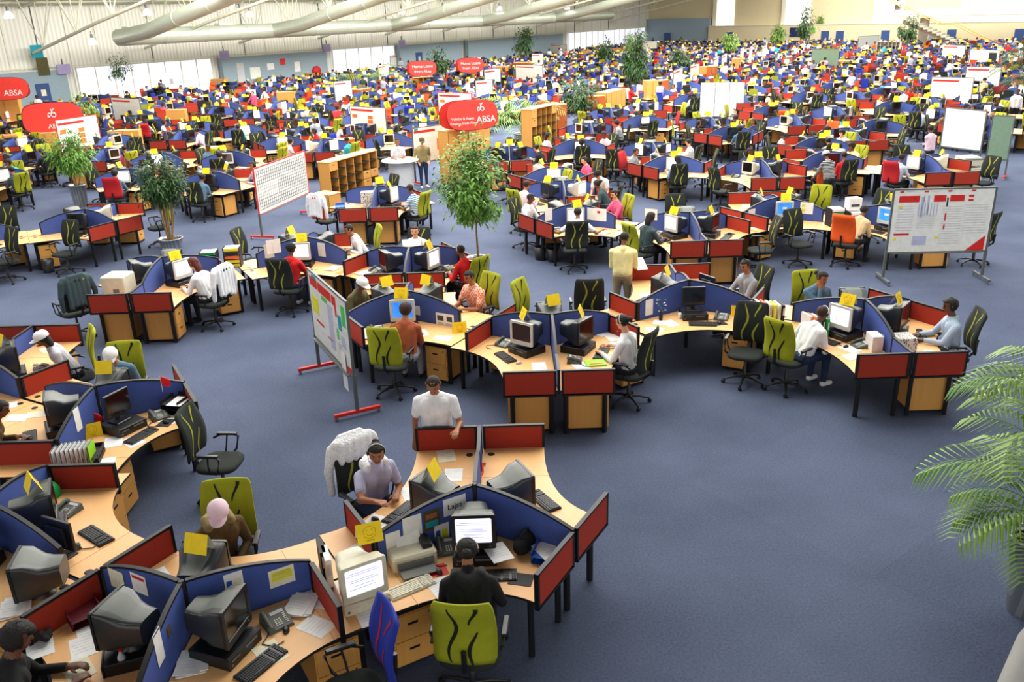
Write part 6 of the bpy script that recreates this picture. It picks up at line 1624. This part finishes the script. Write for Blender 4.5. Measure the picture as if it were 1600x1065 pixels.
sign_at(736, 180, 2.35, rad(24), 1.85, .98, 'red oval sign for vehicle and asset finance on tall cupboards', [('Vehicle & Asset', .13, -.38, .36), ('Finance from Absa', .13, -.36, .21), ('ABSA', .30, .48, .24)], emblem=(.32, .68, .26))
sign_at(658, 107, 2.05, rad(8), 1.9, 1.0, 'first red oval loans sign, left of the potted plant', [('Home Loans', .28, 0, .55), ('from Absa', .28, 0, .22)])
sign_at(733, 102, 2.0, rad(8), 1.9, 1.0, 'second red oval loans sign, right of the potted plant', [('Home Loans', .28, 0, .55), ('from Absa', .28, 0, .22)])
sign_at(80, 185, 1.75, rad(6), 2.6, 1.35, 'biggest red oval sign on the long beech cupboards at the left', [('ABSA', .28, .1, .25)], emblem=(.0, .82, .38))
sign_at(4, 139, 2.5, rad(4), 2.5, 1.15, 'red oval sign cut by the left edge above a tall cupboard', [('ABSA', .42, .45, .22)])

# ------------------------------------------------------------------ plants
fig_tree('weeping_fig', 'tall weeping fig with a thin trunk in a tall steel planter', at(748, 484), .70, 1.75, .66, 3000, (.15, .235, 1.08), 'leaf_fig', 3, 1, (.13, .055))
fig_tree('bushy_plant', 'bushy dark green plant with many bare stems in a steel planter', at(268, 396), .95, 1.15, .60, 3600, (.22, .30, .40), 'leaf_dark', 4, 9, (.14, .045))
fig_tree('leafy_bush', 'pale green leafy bush with a steel planter, left side', at(125, 322), .5, 1.2, .68, 1800, (.20, .27, .70), 'leaf_fig', 5, 5, (.2, .045))
palm('areca_palm', 'feathery green palm beside the many-holed shelf', at(813, 226), .5, 16, 2.3, (.28, .36, .5), 6, spread=.9)
fig_tree('drooping_dracaena', 'tall dark drooping plant rising above the middle rows', at(990, 160), .5, 3.2, .75, 2600, (.3, .38, .6), 'leaf_dark', 8, 3, (.36, .075))
fig_tree('dark_shrub', 'round dark shrub beside the tambour cupboards', at(902, 203), .35, 1.9, .85, 1800, (.25, .32, .5), 'leaf_dark', 9, 2, (.22, .08))
palm('arching_palm', 'arching palm before the pale wall', at(577, 150), .4, 11, 3.0, (.3, .36, .5), 10, spread=.8)
fig_tree('window_tree', 'slender tree against the glazed wall', at(197, 176), 1.7, 1.5, .8, 420, (.24, .3, .5), 'leaf_dark', 12, 1, (.24, .07))
fig_tree('cupboard_fern', 'yellow-green bush behind the big red sign', at(136, 212), .3, 1.4, .8, 320, (.24, .3, .7), 'leaf_palm', 13, 3, (.3, .05))
for i, (px_, py_, H_, R_, lm_) in enumerate(((681, 143, 2.6, 1.2, 'leaf_dark'), (817, 112, 3.4, 1.3, 'leaf_dark'), (945, 112, 2.2, 1.2, 'leaf_dark'), (985, 98, 2.4, 1.1, 'leaf_palm'), (1060, 125, 1.6, 1.3, 'leaf_dark'), (1138, 98, 2.2, 1.0, 'leaf_palm'), (1090, 68, 2.6, 1.5, 'leaf_dark'), (1027, 68, 3.0, .8, 'leaf_palm'),
                                                (1250, 96, 4.6, 1.2, 'leaf_dark'), (1212, 82, 2.4, 1.1, 'leaf_palm'), (1275, 76, 3.0, .9, 'leaf_palm'), (1413, 86, 3.4, 1.4, 'leaf_dark'), (1562, 68, 4.4, 1.1, 'leaf_dark'), (1383, 70, 3.2, .6, 'leaf_dark'))):
    fig_tree('potted_tree', words('%s potted tree, %s' % (['dark', 'pale green'][lm_ == 'leaf_palm'], zone(*at(px_, py_)))), at(px_, py_), H_ * .35, H_ * .7, R_ * .75, 620, (.25, .32, .5), lm_, 20 + i, 2, (.45, .12))
# bushy palm mass at the top right edge
palm('edge_palm', 'dark bushy palm cut by the upper right edge', at(1604, 190), 2.2, 34, 1.9, (.34, .42, .6), 15, lm='leaf_dark', spread=1.0)
# near palm at the right edge
palm('areca_palm', 'large palm in a brushed steel planter at the right edge', at(1597, 953), 2.0, 40, 1.05, (.155, .25, .82), 16, spread=1.1)
# plant on the mezzanine edge
fig_tree('mezzanine_plant', 'potted plant standing on the mezzanine edge', (50.3 - 4.0, 107.2), .3, 2.0, .7, 160, (.3, .4, .9), 'leaf_dark', 40, 2, (.4, .1)).location.z = 3.96

# ------------------------------------------------------------------ people on their feet
def stand(px_, py_, rz, label, h=1.63, **k):
    x, y = at(px_, py_, h * k.get('scale', 1.0)); k.setdefault('voxel', .012); k.setdefault('scale', 1.0)
    return figure(label, (x, y), rad(rz), sit=False, **k)
stand(676, 590, 180, 'man in a white t-shirt leaning on the red end screen, looking down', h=1.60, top='white', sleeve=.5, pose='s_lean', lean=8, nod=30, skin='skin_mid', hair='shaved', voxel=.008, build=1.1)
stand(971, 372, 188, 'man in a pale yellow jumper reading papers at the desk', h=1.62, top='cream', legs='beige', pose='s_hold', lean=10, nod=26, hair='shaved', skin='skin_dark', voxel=.009, build=1.12) .rotation_euler = (0, 0, rad(-15))
stand(656, 221, 200, 'man in a khaki jacket and cap with his hands down', h=1.58, top='khaki', legs='jeans', cap='olive', pose='s_pocket', lean=2, nod=8, skin='skin_light', hair='short', voxel=.011, build=1.1)
stand(618, 222, 190, 'man in a pale green short-sleeved shirt behind the round counter', h=1.58, top='lightgrey', sleeve=.5, legs='beige', pose='s_hold', lean=4, nod=4, skin='skin_mid', hair='short', voxel=.011)
stand(942, 268, 150, 'man in a black cap and white shirt bending over a desk', h=1.42, top='white', sleeve=.5, legs='jeans', cap='black', pose='s_desk', lean=42, nod=20, skin='skin_light', voxel=.012)
stand(1411, 141, 200, 'man in a white t-shirt standing with crossed arms', top='white', sleeve=.5, legs='jeans', pose='s_cross', lean=2, skin='skin_mid', hair='short', voxel=.014, fingers=False)
stand(1418, 138, 180, 'person in a red t-shirt standing behind the man with crossed arms', top='red', sleeve=.5, legs='trousers', pose='s_hold', lean=4, skin='skin_mid', hair='short', voxel=.014, fingers=False)
stand(1297, 244, 20, 'woman in a black and white striped top standing at a desk', h=1.55, top='cloth_bwstripe', legs='trousers', cap='lightgrey', pose='s_desk', lean=16, nod=20, voxel=.012)
stand(415, 140, 130, 'person in white leaning over a beech cupboard', h=1.5, top='white', legs='trousers', pose='s_desk', lean=30, voxel=.016, fingers=False)
stand(490, 186, 170, 'man in a pale striped shirt standing among the desks', top='lightblue', legs='jeans', sleeve=.5, pose='s_side', lean=4, nod=20, voxel=.014, fingers=False)
stand(247, 131, 170, 'man in black standing by the glazed wall', top='black', legs='trousers', pose='s_cross', lean=0, voxel=.016, fingers=False)
stand(249, 126, 190, 'second person by the glazed wall, partly hidden', top='grey', legs='trousers', pose='s_side', lean=0, voxel=.016, fingers=False)
for i, (px_, py_, tp, rz) in enumerate(((683, 108, 'white', 160), (733, 118, 'palepink', 180), (623, 92, 'lightgrey', 190), (874, 120, 'black', 170), (866, 124, 'white', 150), (1262, 66, 'white', 200), (1242, 72, 'white', 170), (1212, 72, 'teal', 180), (1206, 70, 'white', 150), (1352, 67, 'palepink', 150), (1364, 66, 'orange', 190), (1452, 70, 'navy', 190), (1460, 72, 'navy', 170),
                                      (1570, 90, 'navy', 170), (1572, 116, 'navy', 190), (1588, 142, 'white', 160), (1018, 60, 'black', 180), (1062, 58, 'black', 180), (958, 60, 'black', 180), (1185, 78, 'white', 160), (1283, 98, 'yellow', 180), (1092, 92, 'red', 180), (1455, 200, 'palepink', 20), (837, 68, 'red', 170), (853, 66, 'red', 190))):
    stand(px_, py_, rz, words('standing person in %s, %s' % ({'palepink': 'pale pink', 'lightgrey': 'pale grey', 'lightblue': 'pale blue'}.get(tp, tp), zone(*at(px_, py_, 1.6)))), top=tp, pose=('s_side', 's_cross', 's_hold')[i % 3], lean=3, voxel=.022, fingers=False)

# ------------------------------------------------------------------ desk clutter of the near islands, set on the worktops
def on(kk, px_, py_, deg, label, z=ZD + .001, group=None, **kw):
    x, y = at(px_, py_, z); return place(kk, (x, y, z), rad(deg), words(label), group, **kw)
N = K0
printer = printer_kit(); on(printer, 640, 872, 22, 'beige desk printer with paper in its feed beside the smiling tent card')
on(N['bcase'], 563, 932, 24, 'beige desktop computer at the near end of the front desk', group=grp('bcase'))
x, y = at(560, 925, ZD + .11); place(N['beige_on'], (x, y, ZD + .112), rad(30), 'big beige monitor with lit screen on the front desk', grp('beige'))
x, y = at(575, 842, ZD + .53); place(N['sign'], (x, y, ZD + .531), rad(20), 'yellow tent card with a smiling drawn face on the big beige monitor', grp('sign'))
on(N['bkb'], 640, 918, 33, 'long beige keyboard beside the red mouse mat', group=grp('bkb'))
on(pad_kit('board_red'), 678, 892, 20, 'red printed mouse mat on the front desk', group=grp('pad')); on(N['mouse'], 683, 894, 40, 'black mouse on the red mouse mat', z=ZD + .006, group=grp('mouse'))
on(N['phone'], 698, 858, 12, 'grey desk phone between the printer and the lit monitor', group=grp('phone')); on(N['kb'], 768, 900, 0, 'black keyboard in front of the lit monitor on the front desk', group=grp('kb'))
on(N['paper'], 688, 918, 30, 'white paper beside the black hooded jacket', group=grp('paper')); on(N['paper'], 574, 960, 25, 'white sheet in front of the beige desktop computer', group=grp('paper'))
on(tray_kit('blue_plastic', 2), 856, 868, -20, 'bright blue letter trays by the red end screen', group='letter trays on the desks')
x, y = at(853, 858, ZD + .09); place(N['paper'], (x, y, ZD + .080), .5, 'white sheets in the bright blue tray', grp('paper'))
bag = MB(); capsule(bag, (-.10, 0, .09), .085, (.10, .02, .09), .085); capsule(bag, (0, 0, .13), .07, (.02, .02, .16), .05); bgm = remesh(bag, .014, 3); bgm.materials.clear(); bgm.materials.append(MATS['cloth_black'])
st_ = MB(); st_.tube([(-.14 + .03 * i, .02 * sin(i), .12 + .12 * sin(pi * i / 9)) for i in range(10)], .008, 'black_trim', 5)
on(['handbag', 'handbag', bgm, [['strap', st_.mesh('strap'), []]], None], 820, 858, 60, 'crumpled black bag between the lit monitor and the blue trays')
on(pad_kit('binder_black'), 812, 905, -14, 'black mouse mat with white markings by the red end screen', group=grp('pad'))
x, y = at(768, 862, ZD + .12); place(N['paper'], (x + .05, y, ZD + .113), .4, 'white sheet on the black desktop computer of the front desk', grp('paper'))
x, y = at(731, 860, ZD + .12); oc = MB(); oc.bbox((0, 0, .008), (.11, .04, .016), 'orange_card', .004); place(kit('orange_holder', 'holder', oc), (x, y, ZD + .113), -.3, 'small orange holder on the black desktop computer')
on(N['kb'], 645, 788, 58, 'black keyboard below the reaching woman\'s papers', group=grp('kb')); on(N['mouse'], 584, 812, 60, 'black mouse on a white mat behind the smiling tent card', z=ZD + .004, group=grp('mouse')); on(N['paper'], 590, 815, 60, 'white sheet under the black mouse at the reaching woman\'s desk', group=grp('paper'))
on(N['paper'], 706, 742, 0, 'white sheet behind the monitor with the yellow card', group=grp('paper')); on(N['paper'], 640, 770, 20, 'papers before the reaching woman', group=grp('paper'))
on(N['cream'], 695, 712, 10, 'crumpled paper by the red end screen', group=grp('paper'))
fl = MB(); fl.tube([(0, 0, 0), (.02, .1, .01), (0, .25, .015)], .014, 'red_plastic', 6); fl.box((0, .27, .02), (.08, .02, .02), 'red_plastic'); on(kit('pen_case', 'pen case', fl), 748, 745, -4, 'red and white pen holder against the dividing screen')
# bottom-left desk
on(N['paper'], 470, 940, 20, 'loose white sheets beside the red screen in the lower left', group=grp('paper')); on(N['stack'], 470, 945, -10, 'heap of white papers on a clear tray beside the red screen', z=ZD + .01, group=grp('paper')); on(N['paper'], 492, 978, 60, 'white sheet at the desk edge by the blue chair', group=grp('paper'))
on(N['mouse'], 445, 985, 10, 'black mouse near the grey phone in the lower left', group=grp('mouse')); on(N['cream'], 420, 1020, 40, 'pale sheet beside the long black keyboard', group=grp('paper')); on(N['stack'], 300, 1035, 10, 'white and yellow papers against the blue screen', group=grp('paper'))
bd = binders(1, ['binder_white'])[0]; on(bd, 512, 905, 20, 'white ring binder leaning beside the beige computer', group='ring binders')
bd2 = binders(1, ['binder_black'])[0]; on(bd2, 504, 893, 20, 'black ring binder next to the white one by the beige computer', group='ring binders')
on(tray_kit('burgundy', 2), 128, 962, 40, 'burgundy and blue letter tray with paper', group='letter trays on the desks')
on(N['paper'], 128, 1010, 30, 'white paper below the burgundy tray', group=grp('paper')); on(N['cream'], 120, 1045, 40, 'cream paper in the lower left corner', group=grp('paper')); on(N['paper'], 60, 1010, 30, 'white sheet beside the dark crumpled cloth', group=grp('paper'))
cl_ = MB()
for i in range(7): capsule(cl_, (.05 * sin(i * 2.1), .04 * cos(i * 1.7), .03 + .01 * i), .032, (.06 * cos(i * 1.3), .05 * sin(i), .05), .028)
clm = remesh(cl_, .010, 2); clm.materials.clear(); clm.materials.append(MATS['hair_black']); on(['crumpled_cloth', 'cloth', clm, [], None], 66, 1000, 0, 'dark crumpled bundle on white papers')
bt = MB(); bt.lathe([(.030, 0), (.032, .02), (.032, .13), (.012, .17), (.012, .185)], 'mark_grey', 12); bc = MB(); bc.lathe([(.015, .185), (.015, .205)], 'red_plastic', 10)
on(kit('drink_bottle', 'bottle', None, [('bottle_body', bt), ('bottle_cap', bc)]), 192, 1045, 0, 'small clear bottle with a red cap')
# green bowl, LCD seen from behind
gb = MB(); gb.lathe([(.03, .17), (.08, .15), (.115, .09), (.12, .0)], 'green_plastic', 20); on(kit('upturned_bowl', 'bowl', gb), 76, 775, 0, 'upturned green bowl by the burgundy screen')
on(N['phone'], 104, 800, -20, 'grey desk phone beside the green bowl', group=grp('phone')); on(N['lcd'], 98, 866, 155, 'thin flat monitor seen from behind at the left', group=grp('lcd')); on(N['kb'], 148, 838, -38, 'black keyboard on the bare curved desk', group=grp('kb'))
on(N['crt'], 66, 925, -78, 'dark bulky monitor turned away at the lower left edge', group=grp('crt')); on(N['stack'], 24, 948, 20, 'pale papers below the turned monitor at the left edge', group=grp('paper'))
# row of files
fm_ = [kit('file_folder', 'file', sheet_) for sheet_ in ()]
for i in range(9):
    b = MB(); b.box((0, 0, .12), (.022, .23, .24), ['binder_white', 'binder_white', 'mark_grey', 'lime_folder'][0 if i < 7 else 3 if i == 8 else 2]); b.box((0, 0, .125), (.012, .235, .235), 'ink')
    x, y = at(88 + 7.0 * i, 728 - 1.0 * i, ZD); place(kit('file_folder', 'file', b), (x, y, ZD + .001), rad(8), 'pale upright file in the row behind the burgundy screen' if i < 8 else 'lime green file at the end of the upright row', 'upright files behind the burgundy screen')
on(tray_kit('binder_black', 2), 140, 716, 12, 'low black tray with papers beside the upright files', group='letter trays on the desks')
on(tray_kit('binder_black', 3), 276, 640, -16, 'black letter trays topped with papers below the red flag', group='letter trays on the desks')
x, y = at(276, 622, ZD + .2); place(N['paper'], (x, y, ZD + .155), -.2, 'charts lying on the black letter trays', grp('paper'))
def flag(px_, py_, z, label, m='flag_red', h=.22):
    b = MB(); b.tube([(0, 0, 0), (.0, 0, h)], .004, 'light_plastic', 5); c = MB(); c.add([(0, 0, h), (.0, .0, h * .45), (.10, .02, h * .30), (.12, .03, h * .72), (.05, .035, h * .9)], [(0, 1, 2, 3, 4), (4, 3, 2, 1, 0)], m)
    x, y = at(px_, py_, z); place(kit('desk_flag', 'flag', None, [('flag_pole', b), ('flag_cloth', c)]), (x, y, z), rng.uniform(-.5, .5), label, 'small flags on the desks')
flag(252, 612, 1.13, 'red flag hung on the blue screen above the letter trays'); flag(147, 668, ZD, 'small red and white flag beside the upright files')
on(N['sign'], 143, 680, 30, 'yellow tent card standing on the desk beside the upright files', group=grp('sign'))
for px_, py_, d_ in ((175, 690, 20), (205, 690, 50), (290, 652, 20), (262, 655, 70)): on(N['paper'], px_, py_, d_, 'loose white papers on the desk with the flat black monitor', group=grp('paper'))
# central islands
for i, (px_, py_, m_) in enumerate(((1180, 497, 'binder_white'), (1188, 498, 'orange_card'), (1196, 499, 'binder_white'), (1203, 500, 'mark_yellow'), (1210, 500, 'binder_white'), (1216, 500, 'binder_black'))):
    on(kit('ring_binder', 'binder', *_binder(m_, .04)), px_, py_, 5, 'ring binder in the row beside the small red screen on the right', group='ring binders')
for i, (px_, py_, m_) in enumerate(((1256, 518, 'binder_white'), (1264, 520, 'orange_card'), (1270, 521, 'paper'), (1276, 522, 'binder_black'), (1283, 523, 'green_plastic'))):
    on(kit('upright_book', 'book', *_binder(m_, .035)), px_, py_, 14, 'upright book in the row beside the lit monitor with pale frame', group='upright books by the lit monitor')
on(box_kit('marble_card', .42, .30, .22), 1400, 546, 4, 'box covered in black and white marbled paper on the right island', group='marbled boxes')
on(box_kit('binder_white', .16, .26, .24), 1362, 545, 0, 'white box file beside the marbled box', group='marbled boxes')
on(box_kit('marble_card', .36, .30, .45), 574, 325, 4, 'tall box covered in marbled paper behind the red screens', group='marbled boxes')
fv = MB(); fv.lathe([(.03, 0), (.035, .06), (.02, .12), (.025, .16)], 'binder_black', 12); ff = MB()
for i in range(26):
    a = rng.uniform(0, 6.28); e = Vector((.05 * cos(a), .05 * sin(a), .16 + rng.uniform(0, .22))); leaf_card(ff, e, Vector((cos(a), sin(a), .4)), .05, .03, rng.choice(('leaf_dark', 'leaf_dark', 'flag_white')), .2)
on(kit('flower_vase', 'vase', None, [('vase', fv), ('flowers', ff)]), 1030, 500, 0, 'small black vase with dark greenery and white flowers')
cup = MB(); cup.lathe([(.03, 0), (.038, .09), (.036, .092), (.03, .02)], 'paper', 14); K_cup = kit('paper_cup', 'cup', cup)
on(K_cup, 1060, 497, 0, 'white cup beside the thin black screen', group='white cups'); on(K_cup, 965, 524, 0, 'white cup near the woman in the white blouse', group='white cups')
on(N['sign'], 1150, 492, -10, 'yellow tent card lying on a red box at the flower vase desk', group=grp('sign')); on(N['sign'], 716, 518, 10, 'yellow tent card on the desk of the rust coloured wrap', group=grp('sign'))
for px_, py_, d_, l_ in ((1045, 505, 20, 'papers on the desk with the flower vase'), (1020, 515, 70, 'papers on the desk with the flower vase'), (690, 528, 80, 'open magazine on the desk of the rust coloured wrap'), (655, 520, 20, 'papers by the woman in the rust wrap'), (905, 572, 20, 'white papers near the lime green folder'), (935, 520, 40, 'papers at the arm of the woman in white'), (1410, 556, 12, 'papers by the marbled box'), (1325, 545, 30, 'white sheet by the black mouse on the right island'), (840, 572, 3, 'white sheet behind the left red end screen'), (1010, 462, 70, 'papers beside the man in pale yellow')):
    on(N['paper'], px_, py_, d_, l_, group=grp('paper'))
gf = MB(); gf.box((0, 0, .012), (.30, .22, .02), 'lime_folder'); gf.box((0, -.05, .024), (.2, .03, .003), 'red_plastic'); on(kit('lime_folder', 'folder', gf), 928, 568, 8, 'lime green folder with a red and yellow label')
# file towers
for (px_, py_, cols, nm) in ((328, 422, ['green_plastic', 'binder_black', 'green_plastic', 'mark_yellow', 'green_plastic'], 'file tower with green labels by the red-haired woman'), (364, 415, ['mark_yellow', 'mark_yellow', 'orange_card', 'binder_black', 'mark_yellow'], 'file tower with yellow labels by the red-haired woman'),
                          (1301, 352, ['binder_white', 'board_red', 'binder_white', 'green_plastic', 'paper'], 'left file tower before the man in the tan shirt'), (1331, 352, ['orange_card', 'binder_white', 'binder_black', 'paper'], 'right file tower before the man in the tan shirt')):
    x, y = at(px_, py_, ZD); r = link('file_tower', None, None, (x, y, ZD), rad(6)); tag(r, nm, 'file rack', 'stacked file racks')
    for i, c_ in enumerate(cols):
        s = MB(); z = .085 * i; s.box((0, 0, z + .004), (.34, .3, .006), 'binder_black')
        for sx in (-.168, .168): s.box((sx, 0, z + .045), (.006, .3, .085), 'binder_black')
        link('shelf', s.mesh('shelf'), r); b = MB(); b.box((0, .0, z + .045), (.30, .28, .065), 'paper'); b.box((0, -.145, z + .045), (.29, .01, .055), c_); link('file', b.mesh('file'), r)
bx = MB(); bx.bbox((0, 0, .22), (.46, .46, .44), 'beige_plastic', .02); b2_ = MB(); b2_.box((.06, -.232, .12), (.12, .004, .16), 'grey_plastic'); on(kit('large_printer', 'printer', None, [('housing', bx), ('side_vent', b2_)]), 187, 462, -6, 'big beige printer box standing on the desk with the black jacket chair')
wbx = MB(); wbx.box((0, 0, .14), (.30, .24, .28), 'paper'); wbx.box((.0, -.122, .12), (.2, .003, .06), 'ink'); x, y = at(1330, 325, 1.12); place(kit('white_carton', 'box', wbx), (x, y, 1.085), .1, 'white carton with lettering on top of the right file tower')
x, y = at(1496, 292, 0); place(copier_kit(), (x + .2, y + .0, 0), rad(4), 'beige photocopier behind the wide chart board')
on(tray_kit('blue_plastic', 3), 530, 330, 10, 'blue letter trays beside the tall marbled box', group='letter trays on the desks')
for px_, py_ in ((1245, 246), (1500, 170)): on(tray_kit('blue_plastic', 3), px_, py_, 10, 'blue letter trays, ' + zone(*at(px_, py_, ZD)), group='letter trays on the desks')
# sheets pinned to the blue screens
def pin(px_, py_, hub, ang, dist_sign, label, w=.21, h=.28, m='paper', z=None, marks=()):
    """sheet on the face of the screen that runs from hub at ang; side dist_sign"""
    a = rad(ang); d = Vector((cos(a), sin(a), 0)); n = Vector((-sin(a), cos(a), 0)) * dist_sign; o = Vector((hub[0], hub[1], 0)) + n * .021
    r_ = Vector(at(px_, py_, 0) + (0,)) - Vector((0, 0, CAM_H)); c = Vector((0, 0, CAM_H)); t = (o - c).dot(n) / r_.dot(n); P = c + r_ * t
    b = MB(); b.box((0, 0, 0), (w, .0025, h), m)
    for q in marks: b.box((q[0] * w, -.002, q[1] * h), (q[2] * w, .001, q[3] * h), q[4])
    o_ = place(kit('pinned_sheet', 'pinned sheet', b), (P.x, P.y, P.z), a if dist_sign < 0 else a + pi, words(label), 'sheets pinned to the screens'); return o_
A_, B_, C_, D_, E_, F_, G_, H_, I_, G2_ = (-.42, 7.52), (-2.86, 6.07), (.63, 12.57), (3.08, 14.14), (5.6, 12.8), (-1.8, 14.06), (-4.38, 18.12), (-2.02, 16.92), (-6.99, 16.78), (-5.48, 10.31)
TXT = tuple((0, .3 - .12 * i, .7, .03, 'mark_grey') for i in range(5))
s1 = pin(708, 789, A_, 210, 1, 'white sheet with a hand-lettered name by the dividing post', .25, .19)
txt = text('Lajsa', .085, (0, -.004, -.03), (pi / 2, 0, 0), 'ink', s1)
pin(672, 812, A_, 210, 1, 'dark photo magazine page pinned beside the hand-lettered sheet', .17, .22, 'cloth_brown', marks=((0, -.2, .8, .3, 'mark_teal'), (0, .2, .7, .25, 'skin_mid')))
pin(688, 832, A_, 210, 1, 'sheet with blue and yellow blocks above the desk phone', .16, .2, marks=((-.25, -.1, .3, .6, 'blue_plastic'), (.2, -.1, .4, .6, 'mark_yellow'))); pin(642, 824, A_, 210, 1, 'plain white sheet behind the printer', .2, .26); pin(612, 845, A_, 210, 1, 'half hidden white sheet behind the printer', .15, .2)
pin(438, 900, B_, 30, -1, 'yellow certificate pinned to the blue screen in the lower left', .23, .18, 'paper_cream', marks=((0, .1, .8, .5, 'mark_yellow'),) + TXT[:3]); pin(363, 908, B_, 30, -1, 'sheet with blue and tan blocks in the lower left', .16, .18, marks=((-.25, -.1, .3, .4, 'blue_plastic'), (.2, -.1, .4, .5, 'paper_cream')))
pin(180, 905, B_, 150, 1, 'pale typed sheet on the blue screen at the lower left', .2, .2, 'paper_cream', marks=TXT); pin(215, 912, B_, 150, 1, 'sheet with a red heading on the blue screen at the lower left', .2, .2, marks=((0, .3, .8, .15, 'board_red'),)); pin(246, 1010, B_, 270, 1, 'narrow tall sheet with a dark heading on the blue screen', .13, .3, marks=((0, .45, .9, .05, 'ink'),)); pin(262, 985, B_, 270, 1, 'small photo on the dividing blue screen', .06, .1, 'cloth_brown')
pin(119, 655, G2_, 270, 1, 'tall white sheet on the blue screen beside the flags', .14, .3)
pin(650, 485, F_, -30, -1, 'small white sheet on the blue screen behind the rust coloured wrap', .10, .16, marks=TXT); pin(693, 503, F_, -30, -1, 'sheet of grey photographs leaning by the rust coloured wrap', .36, .3, marks=((-.25, .2, .35, .3, 'ink'), (.25, .2, .3, .3, 'ink'), (.2, -.2, .35, .3, 'mark_grey'), (-.25, -.2, .3, .3, 'mark_grey')))
pin(1012, 480, D_, 210, 1, 'white sheet on the blue screen by the flower vase', .16, .28); pin(425, 385, G_, 210, 1, 'white sheets behind the red tracksuit', .3, .3); pin(500, 390, G_, -30, -1, 'white sheet to the side of the lit monitor on the left', .2, .3); pin(418, 392, G_, 210, 1, 'photo sheet behind the red tracksuit', .2, .3, 'mark_grey')
pin(930, 335, (1.6, 20.6), -30, -1, 'white sheets pinned beside the man stretching his arms', .5, .3, marks=((.1, .2, .15, .2, 'board_red'),)); pin(855, 335, (1.6, 20.6), 210, 1, 'white sheet at the left of the stretching man', .2, .3); pin(1258, 325, (6.55, 20.6), -30, -1, 'sheet with yellow squares beside the bright blue screen', .3, .28, marks=((-.25, .2, .25, .25, 'mark_yellow'), (-.25, -.2, .25, .25, 'mark_yellow')))
pin(1172, 335, (6.55, 20.6), 210, 1, 'white sheet left of the bright blue screen', .22, .26); pin(1015, 335, (4.17, 19.27), 150, 1, 'white sheet beside the woman with long black hair', .3, .26)
# bins and cables under desks
bn = MB(); bn.lathe([(.12, 0), (.15, .32), (.14, .32), (.11, .03)], 'black_plastic', 16); K_bin = kit('waste_bin', 'waste bin', bn)
for px_, py_, l_ in ((842, 405, 'black waste bin under the desk of the stretching man'), (75, 425, 'black waste bin on the carpet at the left'), (862, 408, 'second black waste bin under the desk of the stretching man')):
    place(K_bin, at(px_, py_) + (0,), 0, l_, 'black waste bins')

x, y = at(998, 412, 1.08); pb_ = sheet(.21, .30); place(kit('paper_sheet', 'paper', pb_), (x, y, 1.08), .3, 'white papers held by the man in pale yellow', grp('paper'), rx=rad(35))
